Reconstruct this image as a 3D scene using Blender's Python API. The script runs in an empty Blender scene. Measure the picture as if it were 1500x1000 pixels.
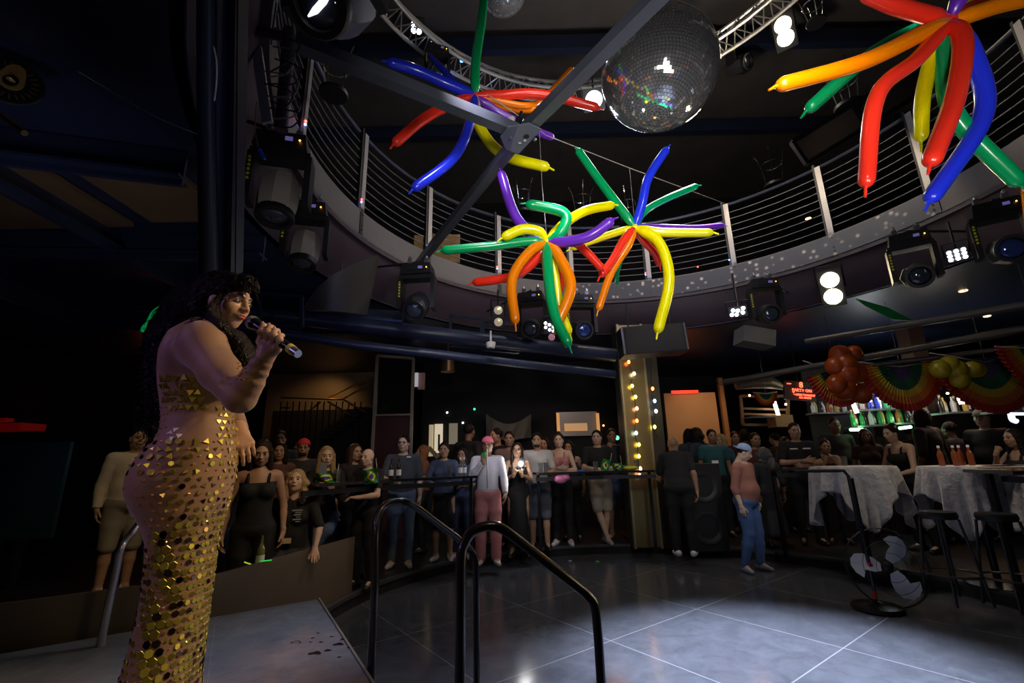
import bpy, math, random, colorsys
import numpy as np
from mathutils import Vector, Matrix
from mathutils.bvhtree import BVHTree
random.seed(7); rng = np.random.default_rng(7)
S = bpy.context.scene; C = S.collection
PI = math.pi
# ---------------------------------------------------------------- camera
CAMZ = 1.40; FPX = 667.0; PITCH = math.radians(14.5); ROLL = math.radians(1.3)
cF = Vector((0, math.cos(PITCH), math.sin(PITCH)))
_r = Vector((1, 0, 0)); _u = _r.cross(cF)
cR = _r*math.cos(ROLL) - _u*math.sin(ROLL)
cU = _u*math.cos(ROLL) + _r*math.sin(ROLL)
cam = bpy.data.objects.new('camera', bpy.data.cameras.new('camera')); C.objects.link(cam)
cam.matrix_world = Matrix(((cR.x, cU.x, -cF.x, 0), (cR.y, cU.y, -cF.y, 0), (cR.z, cU.z, -cF.z, CAMZ), (0, 0, 0, 1)))
cam.data.sensor_width = 36; cam.data.lens = FPX/1500*36; cam.data.clip_start = .05; cam.data.clip_end = 100
S.camera = cam
S.view_settings.view_transform = 'Standard'; S.view_settings.look = 'None'
S.view_settings.exposure = 0.0; S.view_settings.gamma = 1.0; S.view_settings.use_curve_mapping = False
S.cycles.max_bounces = 5; S.cycles.diffuse_bounces = 2; S.cycles.glossy_bounces = 4; S.cycles.transmission_bounces = 4
S.cycles.caustics_reflective = False; S.cycles.caustics_refractive = False
S.cycles.sample_clamp_indirect = 2.5; S.cycles.sample_clamp_direct = 0
S.cycles.use_denoising = True
W = bpy.data.worlds.new('club_air'); S.world = W; W.use_nodes = True
W.node_tree.nodes['Background'].inputs[0].default_value = (.12, .13, .2, 1)
W.node_tree.nodes['Background'].inputs[1].default_value = .012

def ray(px, py): return cF + cR*((px-750)/FPX) + cU*((500-py)/FPX)
def at_y(px, py, y):
    d = ray(px, py); return Vector((0, 0, CAMZ)) + d*(y/d.y)
def at_z(px, py, z):
    d = ray(px, py); return Vector((0, 0, CAMZ)) + d*((z-CAMZ)/d.z)
# ---------------------------------------------------------------- lights
def lamp(kind, loc, energy, col, target=None, size=.3, angle=60, blend=.5, name=None):
    l = bpy.data.lights.new(name or kind.lower()+'_light', kind); l.energy = energy; l.color = col
    if kind == 'AREA': l.size = size
    else: l.shadow_soft_size = size
    if kind == 'SPOT': l.spot_size = math.radians(angle); l.spot_blend = blend
    o = bpy.data.objects.new(l.name, l); C.objects.link(o); o.location = loc
    if target is not None: o.rotation_euler = (Vector(target)-Vector(loc)).to_track_quat('-Z', 'Y').to_euler()
    return o
CX, CY, RR = 1.55, 3.96, 3.46            # circular opening of the mezzanine
# cool wash on the dance floor, from the round truss
lamp('SPOT', (2.4, 5.0, 6.6), 11500, (.70, .79, 1), (1.75, 3.35, 0), .12, 31, 1.)
lamp('SPOT', (1.1, 4.6, 6.6), 900, (.75, .82, 1), (.5, 3.4, 0), .10, 20, 1.)
# unseen fill spots added on the camera's side to wash balloons, ball and crowd
lamp('SPOT', (1.2, .9, 3.2), 190, (1, .97, .95), (1.0, 4.2, 3.4), .3, 78, .8)
lamp('SPOT', (.2, .6, 2.7), 130, (1, .96, .92), (.1, 4.0, 3.9), .3, 70, .9)
lamp('SPOT', (1.9, .5, 1.9), 42, (1, .97, .95), (1.95, 2.2, 3.1), .2, 70, .8)
lamp('SPOT', (-.2, 2.4, 4.4), 190, (.9, .88, 1), (-.9, 6.8, .9), .1, 40, .9)
lamp('SPOT', (.6, 2.2, 4.4), 330, (.95, .9, 1), (-.1, 6.7, 1.0), .1, 22, .9)
lamp('SPOT', (1.6, 1.6, 4.4), 60, (.95, .9, .9), (1.5, 7.3, 1.0), .1, 40, .9)
lamp('SPOT', (2.4, 1.6, 4.2), 210, (.95, .92, .95), (2.9, 6.2, .9), .1, 16, .8)
# performer: warm key from the dance floor side, violet from behind
lamp('SPOT', (1.9, 2.6, 3.7), 300, (1, .72, .44), (-1.15, 1.85, 1.35), .10, 28, .6)
lamp('SPOT', (.9, .9, 3.3), 30, (1, .72, .42), (-1.1, 1.85, 1.2), .12, 44, .7)
lamp('SPOT', (-3.0, .4, 3.0), 48, (.55, .35, 1), (-1.3, 1.85, 1.3), .12, 40, .7)
lamp('SPOT', (-.3, 3.9, 4.4), 170, (.75, .8, 1), (-1.05, 2.9, .4), .08, 34, .9)
lamp('SPOT', (1.2, 2.4, 1.0), 10, (1, .75, .4), (-1.1, 1.85, .9), .25, 50, .7)
# left group of guests, warm
lamp('SPOT', (-.6, 3.0, 3.2), 85, (1, .7, .4), (-2.3, 4.9, 1.1), .1, 48, .8)
lamp('SPOT', (-2.6, 3.6, 3.3), 30, (1, .75, .4), (-4.2, 5.2, 1.2), .12, 40, .8)
# guests far back, orange from the bars
lamp('SPOT', (-.6, 6.4, 3.3), 40, (1, .42, .15), (.1, 8.4, 1.5), .1, 60, .9)
lamp('SPOT', (1.8, 9.6, 3.2), 30, (1, .45, .16), (1.0, 8.0, 1.4), .1, 90, .9)
lamp('SPOT', (-3.4, 7.6, 3.0), 22, (1, .45, .2), (-2.2, 5.6, 1.4), .1, 80, .9)
lamp('SPOT', (4.6, 9.6, 3.2), 45, (1, .42, .15), (3.9, 8.2, 1.4), .1, 90, .9)
lamp('SPOT', (7.4, 7.4, 3.0), 50, (1, .5, .2), (6.0, 5.9, 1.2), .1, 90, .9)
lamp('SPOT', (5.0, 2.6, 3.3), 60, (1, .88, .75), (4.6, 5.2, 1.0), .1, 50, .8)  # unseen neutral spot added to brighten the tablecloths
# blue and purple spill on the steelwork
lamp('SPOT', (-1.3, 3.2, 2.3), 12, (.35, .42, 1), (-1.6, 5.6, 3.1), .4, 80, 1)
lamp('SPOT', (-.3, .9, 1.5), 34, (1, .92, .85), (-1.35, 2.9, 3.0), .1, 26, .7)  # unseen spot added below the grey moving heads to light them
lamp('SPOT', (-.2, .3, 1.6), 7, (.25, .4, 1), (-1.05, 1.8, 2.9), .1, 26, .7)
lamp('SPOT', (-2.4, 1.6, 1.8), 26, (.6, .6, .8), (-4.0, 3.0, 3.4), .3, 110, 1)
lamp('SPOT', (-.8, -.5, 2.1), 9, (1, .76, .40), (-1.15, 1.85, 1.1), .1, 36, .7)  # unseen warm fill added behind the camera for dress tiles and arm
lamp('SPOT', (2.3, 4.2, 4.6), 20, (.85, .72, .95), (2.0, 7.6, 4.0), .5, 110, 1)
lamp('SPOT', (.6, 3.4, 4.9), 34, (1, .85, .75), (-1.0, 6.0, 4.6), .4, 66, 1)
lamp('POINT', (2.75, 5.5, 5.9), 80, (1, .82, .6), size=.15)
lamp('POINT', (.9, 5.2, 5.4), 30, (.85, .9, 1), size=.12)
lamp('SPOT', (1.2, .7, 2.2), 55, (1, .97, .95), (1.9, 1.9, 2.9), .15, 80, .8)  # unseen fill added for the nearest balloon burst
lamp('POINT', (1.6, 4.9, 5.6), 30, (.8, .85, 1), size=.2)
# ---------------------------------------------------------------- materials
MATS = {}
def mat(name, col, rough=.6, metal=0., emit=0., noise=0., nscale=8., bump=0., bscale=20., alpha=1., trans=0., ecol=None, coat=0., sheen=0.):
    if name in MATS: return MATS[name]
    m = bpy.data.materials.new(name); m.use_nodes = True; nt = m.node_tree; b = nt.nodes['Principled BSDF']
    if 'hair' in name: b.inputs['Specular IOR Level'].default_value = .15
    c4 = (*col, 1)
    b.inputs['Base Color'].default_value = c4; b.inputs['Roughness'].default_value = rough; b.inputs['Metallic'].default_value = metal
    b.inputs['Coat Weight'].default_value = coat; b.inputs['Sheen Weight'].default_value = sheen
    if trans: b.inputs['Transmission Weight'].default_value = trans
    if emit:
        b.inputs['Emission Color'].default_value = (*(ecol or col), 1); b.inputs['Emission Strength'].default_value = emit
    tc = nt.nodes.new('ShaderNodeTexCoord')
    if noise:
        n = nt.nodes.new('ShaderNodeTexNoise'); n.inputs['Scale'].default_value = nscale; n.inputs['Detail'].default_value = 5
        nt.links.new(tc.outputs['Object'], n.inputs['Vector'])
        mx = nt.nodes.new('ShaderNodeMix'); mx.data_type = 'RGBA'
        mx.inputs[6].default_value = (*[v*(1-noise) for v in col], 1); mx.inputs[7].default_value = (*[min(1, v*(1+noise)) for v in col], 1)
        nt.links.new(n.outputs['Fac'], mx.inputs[0]); nt.links.new(mx.outputs[2], b.inputs['Base Color'])
    if bump:
        n2 = nt.nodes.new('ShaderNodeTexNoise'); n2.inputs['Scale'].default_value = bscale; n2.inputs['Detail'].default_value = 3
        nt.links.new(tc.outputs['Object'], n2.inputs['Vector'])
        bp = nt.nodes.new('ShaderNodeBump'); bp.inputs['Strength'].default_value = bump; bp.inputs['Distance'].default_value = .02
        nt.links.new(n2.outputs['Fac'], bp.inputs['Height']); nt.links.new(bp.outputs[0], b.inputs['Normal'])
    MATS[name] = m; return m
def cloth(name, col): return mat(name, col, .85, noise=.15, nscale=14, bump=.35, bscale=9)
def glow(name, col, e): return mat(name, col, .5, emit=e, ecol=col)
# ---------------------------------------------------------------- mesh helpers
MW = {}                                             # world matrix of every thing's root
def root(name, loc=(0, 0, 0), rz=0, label=None, cat=None, group=None, rot=None, scale=1):
    o = bpy.data.objects.new(name, None); C.objects.link(o); o.empty_display_size = .1
    m = Matrix.Translation(loc) @ (rot.to_4x4() if rot is not None else Matrix.Rotation(rz, 4, 'Z')) @ Matrix.Scale(scale, 4)
    o.matrix_world = m; MW[o.name] = m
    tag(o, label, cat, group); return o
def tag(o, label=None, cat=None, group=None, kind=None):
    if label: o['label'] = label
    if cat: o['category'] = cat
    if group: o['group'] = group
    if kind: o['kind'] = kind
    return o
def finish(name, me, material, parent=None, smooth=True, ang=.7):
    if isinstance(material, (list, tuple)):
        for m in material: me.materials.append(m)
    elif material: me.materials.append(material)
    if smooth:
        me.polygons.foreach_set('use_smooth', [True]*len(me.polygons))
        if ang: me.set_sharp_from_angle(angle=ang)
    o = bpy.data.objects.new(name, me); C.objects.link(o)
    if parent is not None: o.parent = parent
    return o
class MB:
    def __init__(s): s.v = []; s.f = []; s.mi = []; s.cur = 0
    def add(s, vs, fs):
        n = len(s.v); s.v += [tuple(v) for v in vs]
        for f in fs: s.f.append([n+i for i in f]); s.mi.append(s.cur)
        return s
    def box(s, c, d, R=None, taper=1.):
        c = Vector(c); x, y, z = d[0]/2, d[1]/2, d[2]/2; vs = []
        for sz in (-1, 1):
            t = taper if sz > 0 else 1
            for sx, sy in ((-1, -1), (1, -1), (1, 1), (-1, 1)):
                p = Vector((sx*x*t, sy*y*t, sz*z)); vs.append(c + (R @ p if R is not None else p))
        return s.add(vs, [(0, 3, 2, 1), (4, 5, 6, 7), (0, 1, 5, 4), (1, 2, 6, 5), (2, 3, 7, 6), (3, 0, 4, 7)])
    def beam(s, a, b, w, h, up=(0, 0, 1)):
        a = Vector(a); b = Vector(b); d = (b-a); L = d.length; d.normalize(); u = Vector(up)
        x = d.cross(u)
        if x.length < 1e-4: x = d.cross(Vector((0, 1, 0)))
        x.normalize(); u = x.cross(d)
        R = Matrix((x, d, u)).transposed()
        return s.box((a+b)/2, (w, L, h), R)
    def tube(s, pts, r, n=10, closed=False, cap=True):
        pts = [Vector(p) for p in pts]; N = len(pts); rs = r if isinstance(r, (list, tuple)) else [r]*N
        T = []
        for i in range(N):
            a = pts[i-1] if (i > 0 or closed) else pts[0]; b = pts[(i+1) % N] if (i < N-1 or closed) else pts[-1]
            t = b-a; T.append(t.normalized() if t.length > 1e-9 else Vector((0, 0, 1)))
        u = T[0].orthogonal().normalized(); vs = []
        for i in range(N):
            u = (u - T[i]*u.dot(T[i])); u = u.normalized() if u.length > 1e-6 else T[i].orthogonal().normalized()
            w = T[i].cross(u)
            for k in range(n):
                a = 2*PI*k/n; vs.append(pts[i] + (u*math.cos(a)+w*math.sin(a))*rs[i])
        fs = []
        for i in range(N if closed else N-1):
            j = (i+1) % N
            for k in range(n):
                k2 = (k+1) % n; fs.append((i*n+k, i*n+k2, j*n+k2, j*n+k))
        if cap and not closed: fs += [tuple(range(n-1, -1, -1)), tuple((N-1)*n+k for k in range(n))]
        return s.add(vs, fs)
    def cyl(s, a, b, r, r2=None, n=16): return s.tube([a, b], [r, r if r2 is None else r2], n)
    def lathe(s, prof, c=(0, 0, 0), R=None, n=24, cap=True):   # prof: (radius, z)
        c = Vector(c); vs = []
        for r, z in prof:
            for k in range(n):
                a = 2*PI*k/n; p = Vector((r*math.cos(a), r*math.sin(a), z)); vs.append(c + (R @ p if R is not None else p))
        fs = [(i*n+k, i*n+(k+1) % n, (i+1)*n+(k+1) % n, (i+1)*n+k) for i in range(len(prof)-1) for k in range(n)]
        if cap: fs += [tuple(range(n-1, -1, -1)), tuple((len(prof)-1)*n+k for k in range(n))]
        return s.add(vs, fs)
    def ball(s, c, r, R=None, n=14, m=9):
        if not isinstance(r, (tuple, list)): r = (r, r, r)
        c = Vector(c); vs = []
        for i in range(m+1):
            ph = PI*(i/m) - PI/2; rr = max(math.cos(ph), 1e-3)
            for k in range(n):
                a = 2*PI*k/n; p = Vector((r[0]*rr*math.cos(a), r[1]*rr*math.sin(a), r[2]*math.sin(ph))); vs.append(c + (R @ p if R is not None else p))
        fs = [(i*n+k, i*n+(k+1) % n, (i+1)*n+(k+1) % n, (i+1)*n+k) for i in range(m) for k in range(n)]
        fs += [tuple(range(n-1, -1, -1)), tuple(m*n+k for k in range(n))]
        return s.add(vs, fs)
    def prism(s, poly, z0, z1):
        n = len(poly); vs = [(x, y, z0) for x, y in poly]+[(x, y, z1) for x, y in poly]
        return s.add(vs, [tuple(range(n-1, -1, -1)), tuple(range(n, 2*n))]+[(i, (i+1) % n, n+(i+1) % n, n+i) for i in range(n)])
    def arc(s, c, r0, r1, z0, z1, a0=0, a1=2*PI, n=96):          # ring sector with thickness
        full = abs(a1-a0) > 2*PI-1e-3; N = n+1
        vs = []
        for i in range(N):
            a = a0+(a1-a0)*i/n; ca, sa = math.cos(a), math.sin(a)
            for r, z in ((r0, z0), (r1, z0), (r1, z1), (r0, z1)): vs.append((c[0]+r*ca, c[1]+r*sa, z))
        fs = [(4*i+k, 4*i+(k+1) % 4, 4*i+4+(k+1) % 4, 4*i+4+k) for i in range(n) for k in range(4)]
        if not full: fs += [(0, 1, 2, 3), (4*n+3, 4*n+2, 4*n+1, 4*n)]
        return s.add(vs, fs)
    def build(s, name, material, parent=None, smooth=True, ang=.7, local=False):
        vs = s.v
        if parent is not None and not local:
            r = parent
            while r.parent is not None: r = r.parent
            if r.name in MW:
                inv = MW[r.name].inverted(); vs = [tuple(inv @ Vector(v)) for v in vs]
        me = bpy.data.meshes.new(name); me.from_pydata(vs, [], s.f); me.update()
        if any(s.mi): me.polygons.foreach_set('material_index', s.mi)
        return finish(name, me, material, parent, smooth, ang)
def children(o): return [c for c in bpy.data.objects if c.parent == o]
def dup(src, m4, label=None, group=None):
    c = src.copy(); C.objects.link(c); c.matrix_world = m4; MW[c.name] = m4
    if label: c['label'] = label
    if group: c['group'] = group
    for ch in src.children:
        d = ch.copy(); C.objects.link(d); d.parent = c
        for g in ch.children:
            e = g.copy(); C.objects.link(e); e.parent = d
    return c
def single(name, mb, material, label, cat, group=None, smooth=True, ang=.7):
    """A thing that is one mesh, its origin at its own base."""
    A = np.array(mb.v); lo = A.min(0); hi = A.max(0); b = Vector(((lo[0]+hi[0])/2, (lo[1]+hi[1])/2, lo[2]))
    mb.v = [tuple(Vector(v)-b) for v in mb.v]
    o = mb.build(name, material, None, smooth, ang); o.location = b
    return tag(o, label, cat, group)
ORD = 'first second third fourth fifth sixth seventh eighth ninth tenth eleventh twelfth thirteenth fourteenth fifteenth sixteenth seventeenth eighteenth nineteenth twentieth'.split()
def struct(name, mb, material, smooth=False):
    return tag(mb.build(name, material, None, smooth), kind='structure')
def spline(pts, n=8):
    P = [Vector(p) for p in pts]; P = [P[0]*2-P[1]]+P+[P[-1]*2-P[-2]]; out = []
    for i in range(1, len(P)-2):
        for k in range(n):
            t = k/n; a, b, c, d = P[i-1], P[i], P[i+1], P[i+2]
            out.append(.5*((2*b)+(c-a)*t+(2*a-5*b+4*c-d)*t*t+(3*b-a-3*c+d)*t**3))
    out.append(P[-2]); return out
def text_mesh(body, size, material, loc, R, name, parent=None, ext=.004, align='CENTER'):
    cu = bpy.data.curves.new(name, 'FONT'); cu.body = body; cu.size = size; cu.extrude = ext; cu.align_x = align; cu.resolution_u = 2
    t = bpy.data.objects.new(name, cu); C.objects.link(t)
    dg = bpy.context.evaluated_depsgraph_get(); me = bpy.data.meshes.new_from_object(t.evaluated_get(dg))
    bpy.data.objects.remove(t); bpy.data.curves.remove(cu)
    m = Matrix.Translation(loc) @ R.to_4x4()
    if parent is not None:
        r = parent
        while r.parent is not None: r = r.parent
        m = MW[r.name].inverted() @ m
    me.transform(m); me.materials.clear()
    return finish(name, me, material, parent, False)
def face_R(fwd, up=(0, 0, 1)):
    """rotation whose local z looks along fwd, local y is up (for flat text and discs)"""
    z = Vector(fwd).normalized(); x = Vector(up).cross(z).normalized(); y = z.cross(x)
    return Matrix((x, y, z)).transposed()
# ================================================================ SETTING
m_tile = bpy.data.materials.new('polished_dark_tile'); m_tile.use_nodes = True
def tile_nodes(m, ang, dx, dy, size, col, rough, grout, gcol, spots=.5):
    nt = m.node_tree; b = nt.nodes['Principled BSDF']; N = nt.nodes.new; L = nt.links.new
    g = N('ShaderNodeNewGeometry'); mp = N('ShaderNodeMapping'); mp.vector_type = 'POINT'
    mp.inputs['Rotation'].default_value = (0, 0, -ang); mp.inputs['Location'].default_value = (dx, dy, 0)
    L(g.outputs['Position'], mp.inputs[0])
    br = N('ShaderNodeTexBrick'); br.offset = 0; br.squash = 1
    br.inputs['Scale'].default_value = 1; br.inputs['Brick Width'].default_value = size; br.inputs['Row Height'].default_value = size
    br.inputs['Mortar Size'].default_value = grout; br.inputs['Mortar Smooth'].default_value = .2
    br.inputs['Color1'].default_value = (0, 0, 0, 1); br.inputs['Color2'].default_value = (.6, .6, .6, 1); br.inputs['Mortar'].default_value = (1, 1, 1, 1)
    L(mp.outputs[0], br.inputs['Vector'])
    n = N('ShaderNodeTexNoise'); n.inputs['Scale'].default_value = 5; n.inputs['Detail'].default_value = 9; n.inputs['Roughness'].default_value = .65; n.inputs['Distortion'].default_value = .6
    L(g.outputs['Position'], n.inputs['Vector'])
    mx = N('ShaderNodeMix'); mx.data_type = 'RGBA'
    mx.inputs[6].default_value = (*[c*.45 for c in col], 1); mx.inputs[7].default_value = (*[c*1.7 for c in col], 1)
    L(n.outputs['Fac'], mx.inputs[0])
    m2 = N('ShaderNodeMix'); m2.data_type = 'RGBA'; m2.inputs[7].default_value = (*gcol, 1)
    L(br.outputs['Fac'], m2.inputs[0]); L(mx.outputs[2], m2.inputs[6]); L(m2.outputs[2], b.inputs['Base Color'])
    n3 = N('ShaderNodeTexNoise'); n3.inputs['Scale'].default_value = 14; n3.inputs['Detail'].default_value = 10; n3.inputs['Roughness'].default_value = .7
    L(g.outputs['Position'], n3.inputs['Vector'])
    mr = N('ShaderNodeMapRange'); mr.inputs['From Min'].default_value = .3; mr.inputs['From Max'].default_value = .7
    mr.inputs['To Min'].default_value = rough*.7; mr.inputs['To Max'].default_value = rough*1.5
    L(n3.outputs['Fac'], mr.inputs[0]); L(mr.outputs[0], b.inputs['Roughness'])
    bp = N('ShaderNodeBump'); bp.inputs['Strength'].default_value = .05; bp.inputs['Distance'].default_value = .01
    L(n3.outputs['Fac'], bp.inputs['Height']); L(bp.outputs[0], b.inputs['Normal'])
A36 = math.atan2(.6, .8)
# rotate so that the lines run along (.8,.6); n=(-.6,.8): lines at 2.82, 4.01; along (.8,.6): 3.0
tile_nodes(m_tile, A36, -3.02+1.19*5, -2.82+1.19*5, 1.19, (.07, .074, .088), .13, .005, (.21, .215, .235))
m_stage = bpy.data.materials.new('grey_stage_tile'); m_stage.use_nodes = True
tile_nodes(m_stage, math.atan2(.857, -.51)-PI/2, 0, 0, 3.0, (.17, .18, .21), .4, .002, (.3, .3, .3))
m_black = mat('black_paint', (.007, .007, .009), .5)
m_blackg = mat('black_gloss', (.01, .01, .013), .22)
m_navy = mat('navy_paint', (.018, .026, .06), .38, noise=.3, nscale=3)
m_dark = mat('dark_plaster', (.01, .01, .013), .8, noise=.3, nscale=2)
m_purple = mat('purple_brown_paint', (.05, .031, .047), .5, noise=.25, nscale=4)
m_grey = mat('grey_panel', (.13, .115, .115), .5, noise=.12, nscale=6)
m_post = mat('brushed_post', (.38, .35, .34), .42, metal=.35, noise=.1, nscale=10)
m_steel = mat('steel', (.5, .5, .55), .3, metal=.9)
m_chrome = mat('chrome', (.8, .8, .82), .12, metal=1)
m_beige = mat('beige_plaster', (.42, .26, .14), .8, noise=.15, nscale=2)
m_tan = mat('tan_wall', (.3, .2, .1), .8, noise=.2, nscale=1.5)
X0, X1, Y0, Y1, ZT = -8.5, 11.5, -2.5, 12.5, 9.0
FC = (1.37, 4.28); FR = 3.12
# floor: dance floor disc, raised ring with a step
b = MB(); b.arc(FC, 0.001, FR+.3, -.1, 0, n=96); struct('floor', b, m_tile)
def plate_with_hole(c, r, z0, z1, n=96):
    b = MB(); vs = []
    def edge(a):
        dx, dy = math.cos(a), math.sin(a); t = 1e9
        if dx > 1e-9: t = min(t, (X1-c[0])/dx)
        if dx < -1e-9: t = min(t, (X0-c[0])/dx)
        if dy > 1e-9: t = min(t, (Y1-c[1])/dy)
        if dy < -1e-9: t = min(t, (Y0-c[1])/dy)
        return c[0]+dx*t, c[1]+dy*t
    for i in range(n):
        a = 2*PI*i/n; ox, oy = edge(a); ix, iy = c[0]+r*math.cos(a), c[1]+r*math.sin(a)
        vs += [(ix, iy, z0), (ox, oy, z0), (ox, oy, z1), (ix, iy, z1)]
    fs = [(4*i+k, 4*i+(k+1) % 4, 4*((i+1) % n)+(k+1) % 4, 4*((i+1) % n)+k) for i in range(n) for k in range(4)]
    return b.add(vs, fs)
m_ring = mat('black_worn_floor', (.02, .02, .024), .32, noise=.4, nscale=5, bump=.05)
struct('floor_raised', plate_with_hole(FC, FR, -.1, .12), m_ring)
b = MB(); b.arc(FC, FR-.02, FR+.03, .10, .135, n=96); struct('trim_step', b, mat('step_nosing', (.10, .10, .11), .4, metal=.5))
# mezzanine slab (ceiling of the low part), fascia
struct('ceiling_low', plate_with_hole((CX, CY), RR+.35, 3.5, 3.9), m_navy)
struct('floor_mezzanine', plate_with_hole((CX, CY), RR+.02, 4.0, 4.2), m_dark)
b = MB(); b.arc((CX, CY), RR-.0, RR+.06, 4.0, 4.34, n=120); struct('trim_1', b, m_grey)
b = MB(); b.arc((CX, CY), RR+.0, RR+.34, 3.96, 4.02, n=120); struct('trim_2', b, m_purple)
b = MB()
vs = []; n = 120
for i in range(n):
    a = 2*PI*i/n; ca, sa = math.cos(a), math.sin(a)
    for r, z in ((RR+.05, 3.98), (RR+.12, 3.72), (RR+.36, 3.5), (RR+.42, 3.5), (RR+.42, 3.98)): vs.append((CX+r*ca, CY+r*sa, z))
b.add(vs, [(5*i+k, 5*i+(k+1) % 5, 5*((i+1) % n)+(k+1) % 5, 5*((i+1) % n)+k) for i in range(n) for k in range(5)])
struct('trim_3', b, m_purple, True)
# walls and the high ceiling
def wall(name, a, c, z0, z1, m, t=.15):
    b = MB(); b.box(((a[0]+c[0])/2, (a[1]+c[1])/2, (z0+z1)/2), (abs(a[0]-c[0]) or t, abs(a[1]-c[1]) or t, z1-z0)); return struct(name, b, m)
wall('wall_back', (X0, Y1), (X1, Y1), 0, ZT, m_dark); wall('wall_left', (X0, Y0), (X0, Y1), 0, ZT, m_dark)
wall('wall_partition', (-2.0, 10.05), (3.2, 10.05), 0, 3.5, m_dark, .1)
wall('wall_right', (X1, Y0), (X1, Y1), 0, ZT, m_dark); wall('wall_front', (X0, Y0), (X1, Y0), 0, ZT, m_dark)
b = MB(); b.box(((X0+X1)/2, (Y0+Y1)/2, ZT+.05), (X1-X0, Y1-Y0, .1)); struct('ceiling', b, mat('ceiling_brown', (.09, .08, .075), .9, noise=.4, nscale=1.5))
# high ceiling joists
for k, y in enumerate((2.2, 4.4, 6.6, 8.8)):
    b = MB(); b.beam((X0, y, 8.6), (X1, y, 8.6), .14, .3); struct('ceiling_joist', b, m_navy)
# low ceiling beams over the stage side
for k, (p, q) in enumerate((((-7.5, 1.2), (-2.2, 2.7)), ((-7.5, 3.4), (-2.3, 3.9)), ((-5.2, -.5), (-5.9, 6.5)), ((-3.4, -.5), (-3.6, 5.2)), ((-7.8, 5.6), (-2.0, 6.5)))):
    b = MB(); z = 3.36 if k != 2 and k != 3 else 3.39
    b.beam((*p, z-.08), (*q, z-.08), .16, .02); b.beam((*p, z), (*q, z), .03, .26)
    struct('ceiling_beam', b, m_navy)
# brown ceiling boards between the beams
b = MB(); b.box((-4.1, 3.05, 3.47), (1.6, 1.1, .04)); struct('ceiling_panel', b, mat('brown_board', (.16, .095, .045), .6, noise=.3, nscale=3))
b = MB(); b.box((-2.75, 3.1, 3.475), (.7, .9, .04)); struct('ceiling_panel', b, mat('brown_board', (.10, .06, .03)))
# stage with low metal parapet
b = MB(); b.prism([(-1.53, 3.85), (-.655, 2.39), (-.15, 1.55), (-.15, -2.3), (-7, -2.3), (-7, .2)][::-1], .0, .4); struct('floor_stage', b, m_stage)
b = MB(); b.beam((-1.525, 3.865, .4), (-.65, 2.40, .4), .012, .012); b.beam((-.65, 2.40, .4), (-.14, 1.55, .4), .012, .012)
struct('trim_stage', b, mat('aluminium_edge', (.75, .75, .72), .3, metal=.8))
b = MB(); b.beam((-.98, 2.15, .4035), (-.655, 2.39, .4035), .008, .004); struct('trim_stage_joint', b, mat('aluminium_edge', (.75, .75, .72)))
b = MB(); b.prism([(-.655, 2.39), (-.15, 1.55), (.2, 1.75), (-.3, 2.6)], .0, .2); struct('floor_stage_step', b, m_stage)
m_brz = mat('brushed_bronze_sheet', (.20, .155, .115), .42, metal=.45, noise=.2, nscale=3)
b = MB(); pA, pB, pC = Vector((-1.72, 5.17)), Vector((-2.19, 3.53)), Vector((-4.2, 2.2))
b.beam((*pA, .33), (*pB, .33), .03, .63); b.beam((*pB, .33), (*pC, .33), .03, .63)
single('stage_parapet', b, m_brz, 'low bronze metal parapet behind the stage that a guest leans on', 'barrier', smooth=False)
# stains on the stage
m_st = mat('damp_mark', (.012, .012, .014), .15)
def blob(name, c, r, z, m, ring=False):
    b = MB(); n = 18; vs = []
    for k in range(n):
        a = 2*PI*k/n; q = r*(1+.25*math.sin(3*a+r*99)+.12*math.sin(5*a)); vs.append((c[0]+q*math.cos(a), c[1]+q*.6*math.sin(a), z))
    if ring:
        b.add(vs+[(c[0]+(v[0]-c[0])*.75, c[1]+(v[1]-c[1])*.75, z) for v in vs], [(k, (k+1) % n, n+(k+1) % n, n+k) for k in range(n)])
    else: b.add(vs, [tuple(range(n))])
    return b
b = MB()
for (px, py, r, rg) in ((434, 940, .030, 1), (462, 956, .035, 0), (480, 952, .02, 0), (496, 943, .03, 0), (503, 936, .02, 0), (458, 934, .012, 0), (466, 927, .01, 0), (455, 940, .01, 0), (497, 962, .012, 0), (486, 932, .012, 0), (512, 948, .015, 0), (470, 940, .012, 0)):
    p = at_z(px, py, .4015); s_ = blob('', (p.x, p.y), r, .4015, None, rg); b.add(s_.v, s_.f)
tag(b.build('damp_marks', m_st, None, False), 'dark damp drips and a ring mark on the grey stage tile', 'stain', kind='stuff')
# small litter on the floor
for px, py, col, lab in ((835, 821, (.7, .7, .7), 'small white scrap of paper on the dark floor below the counters'), (875, 822, (.1, .8, .1), 'tiny green scrap lying on the dark floor')):
    p = at_z(px, py, .006); b = MB(); b.box(p, (.04, .03, .012), Matrix.Rotation(.6, 3, 'Z')); single('paper_scrap', b, mat('scrap_%g' % col[0], col), lab, 'litter', smooth=False)
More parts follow.
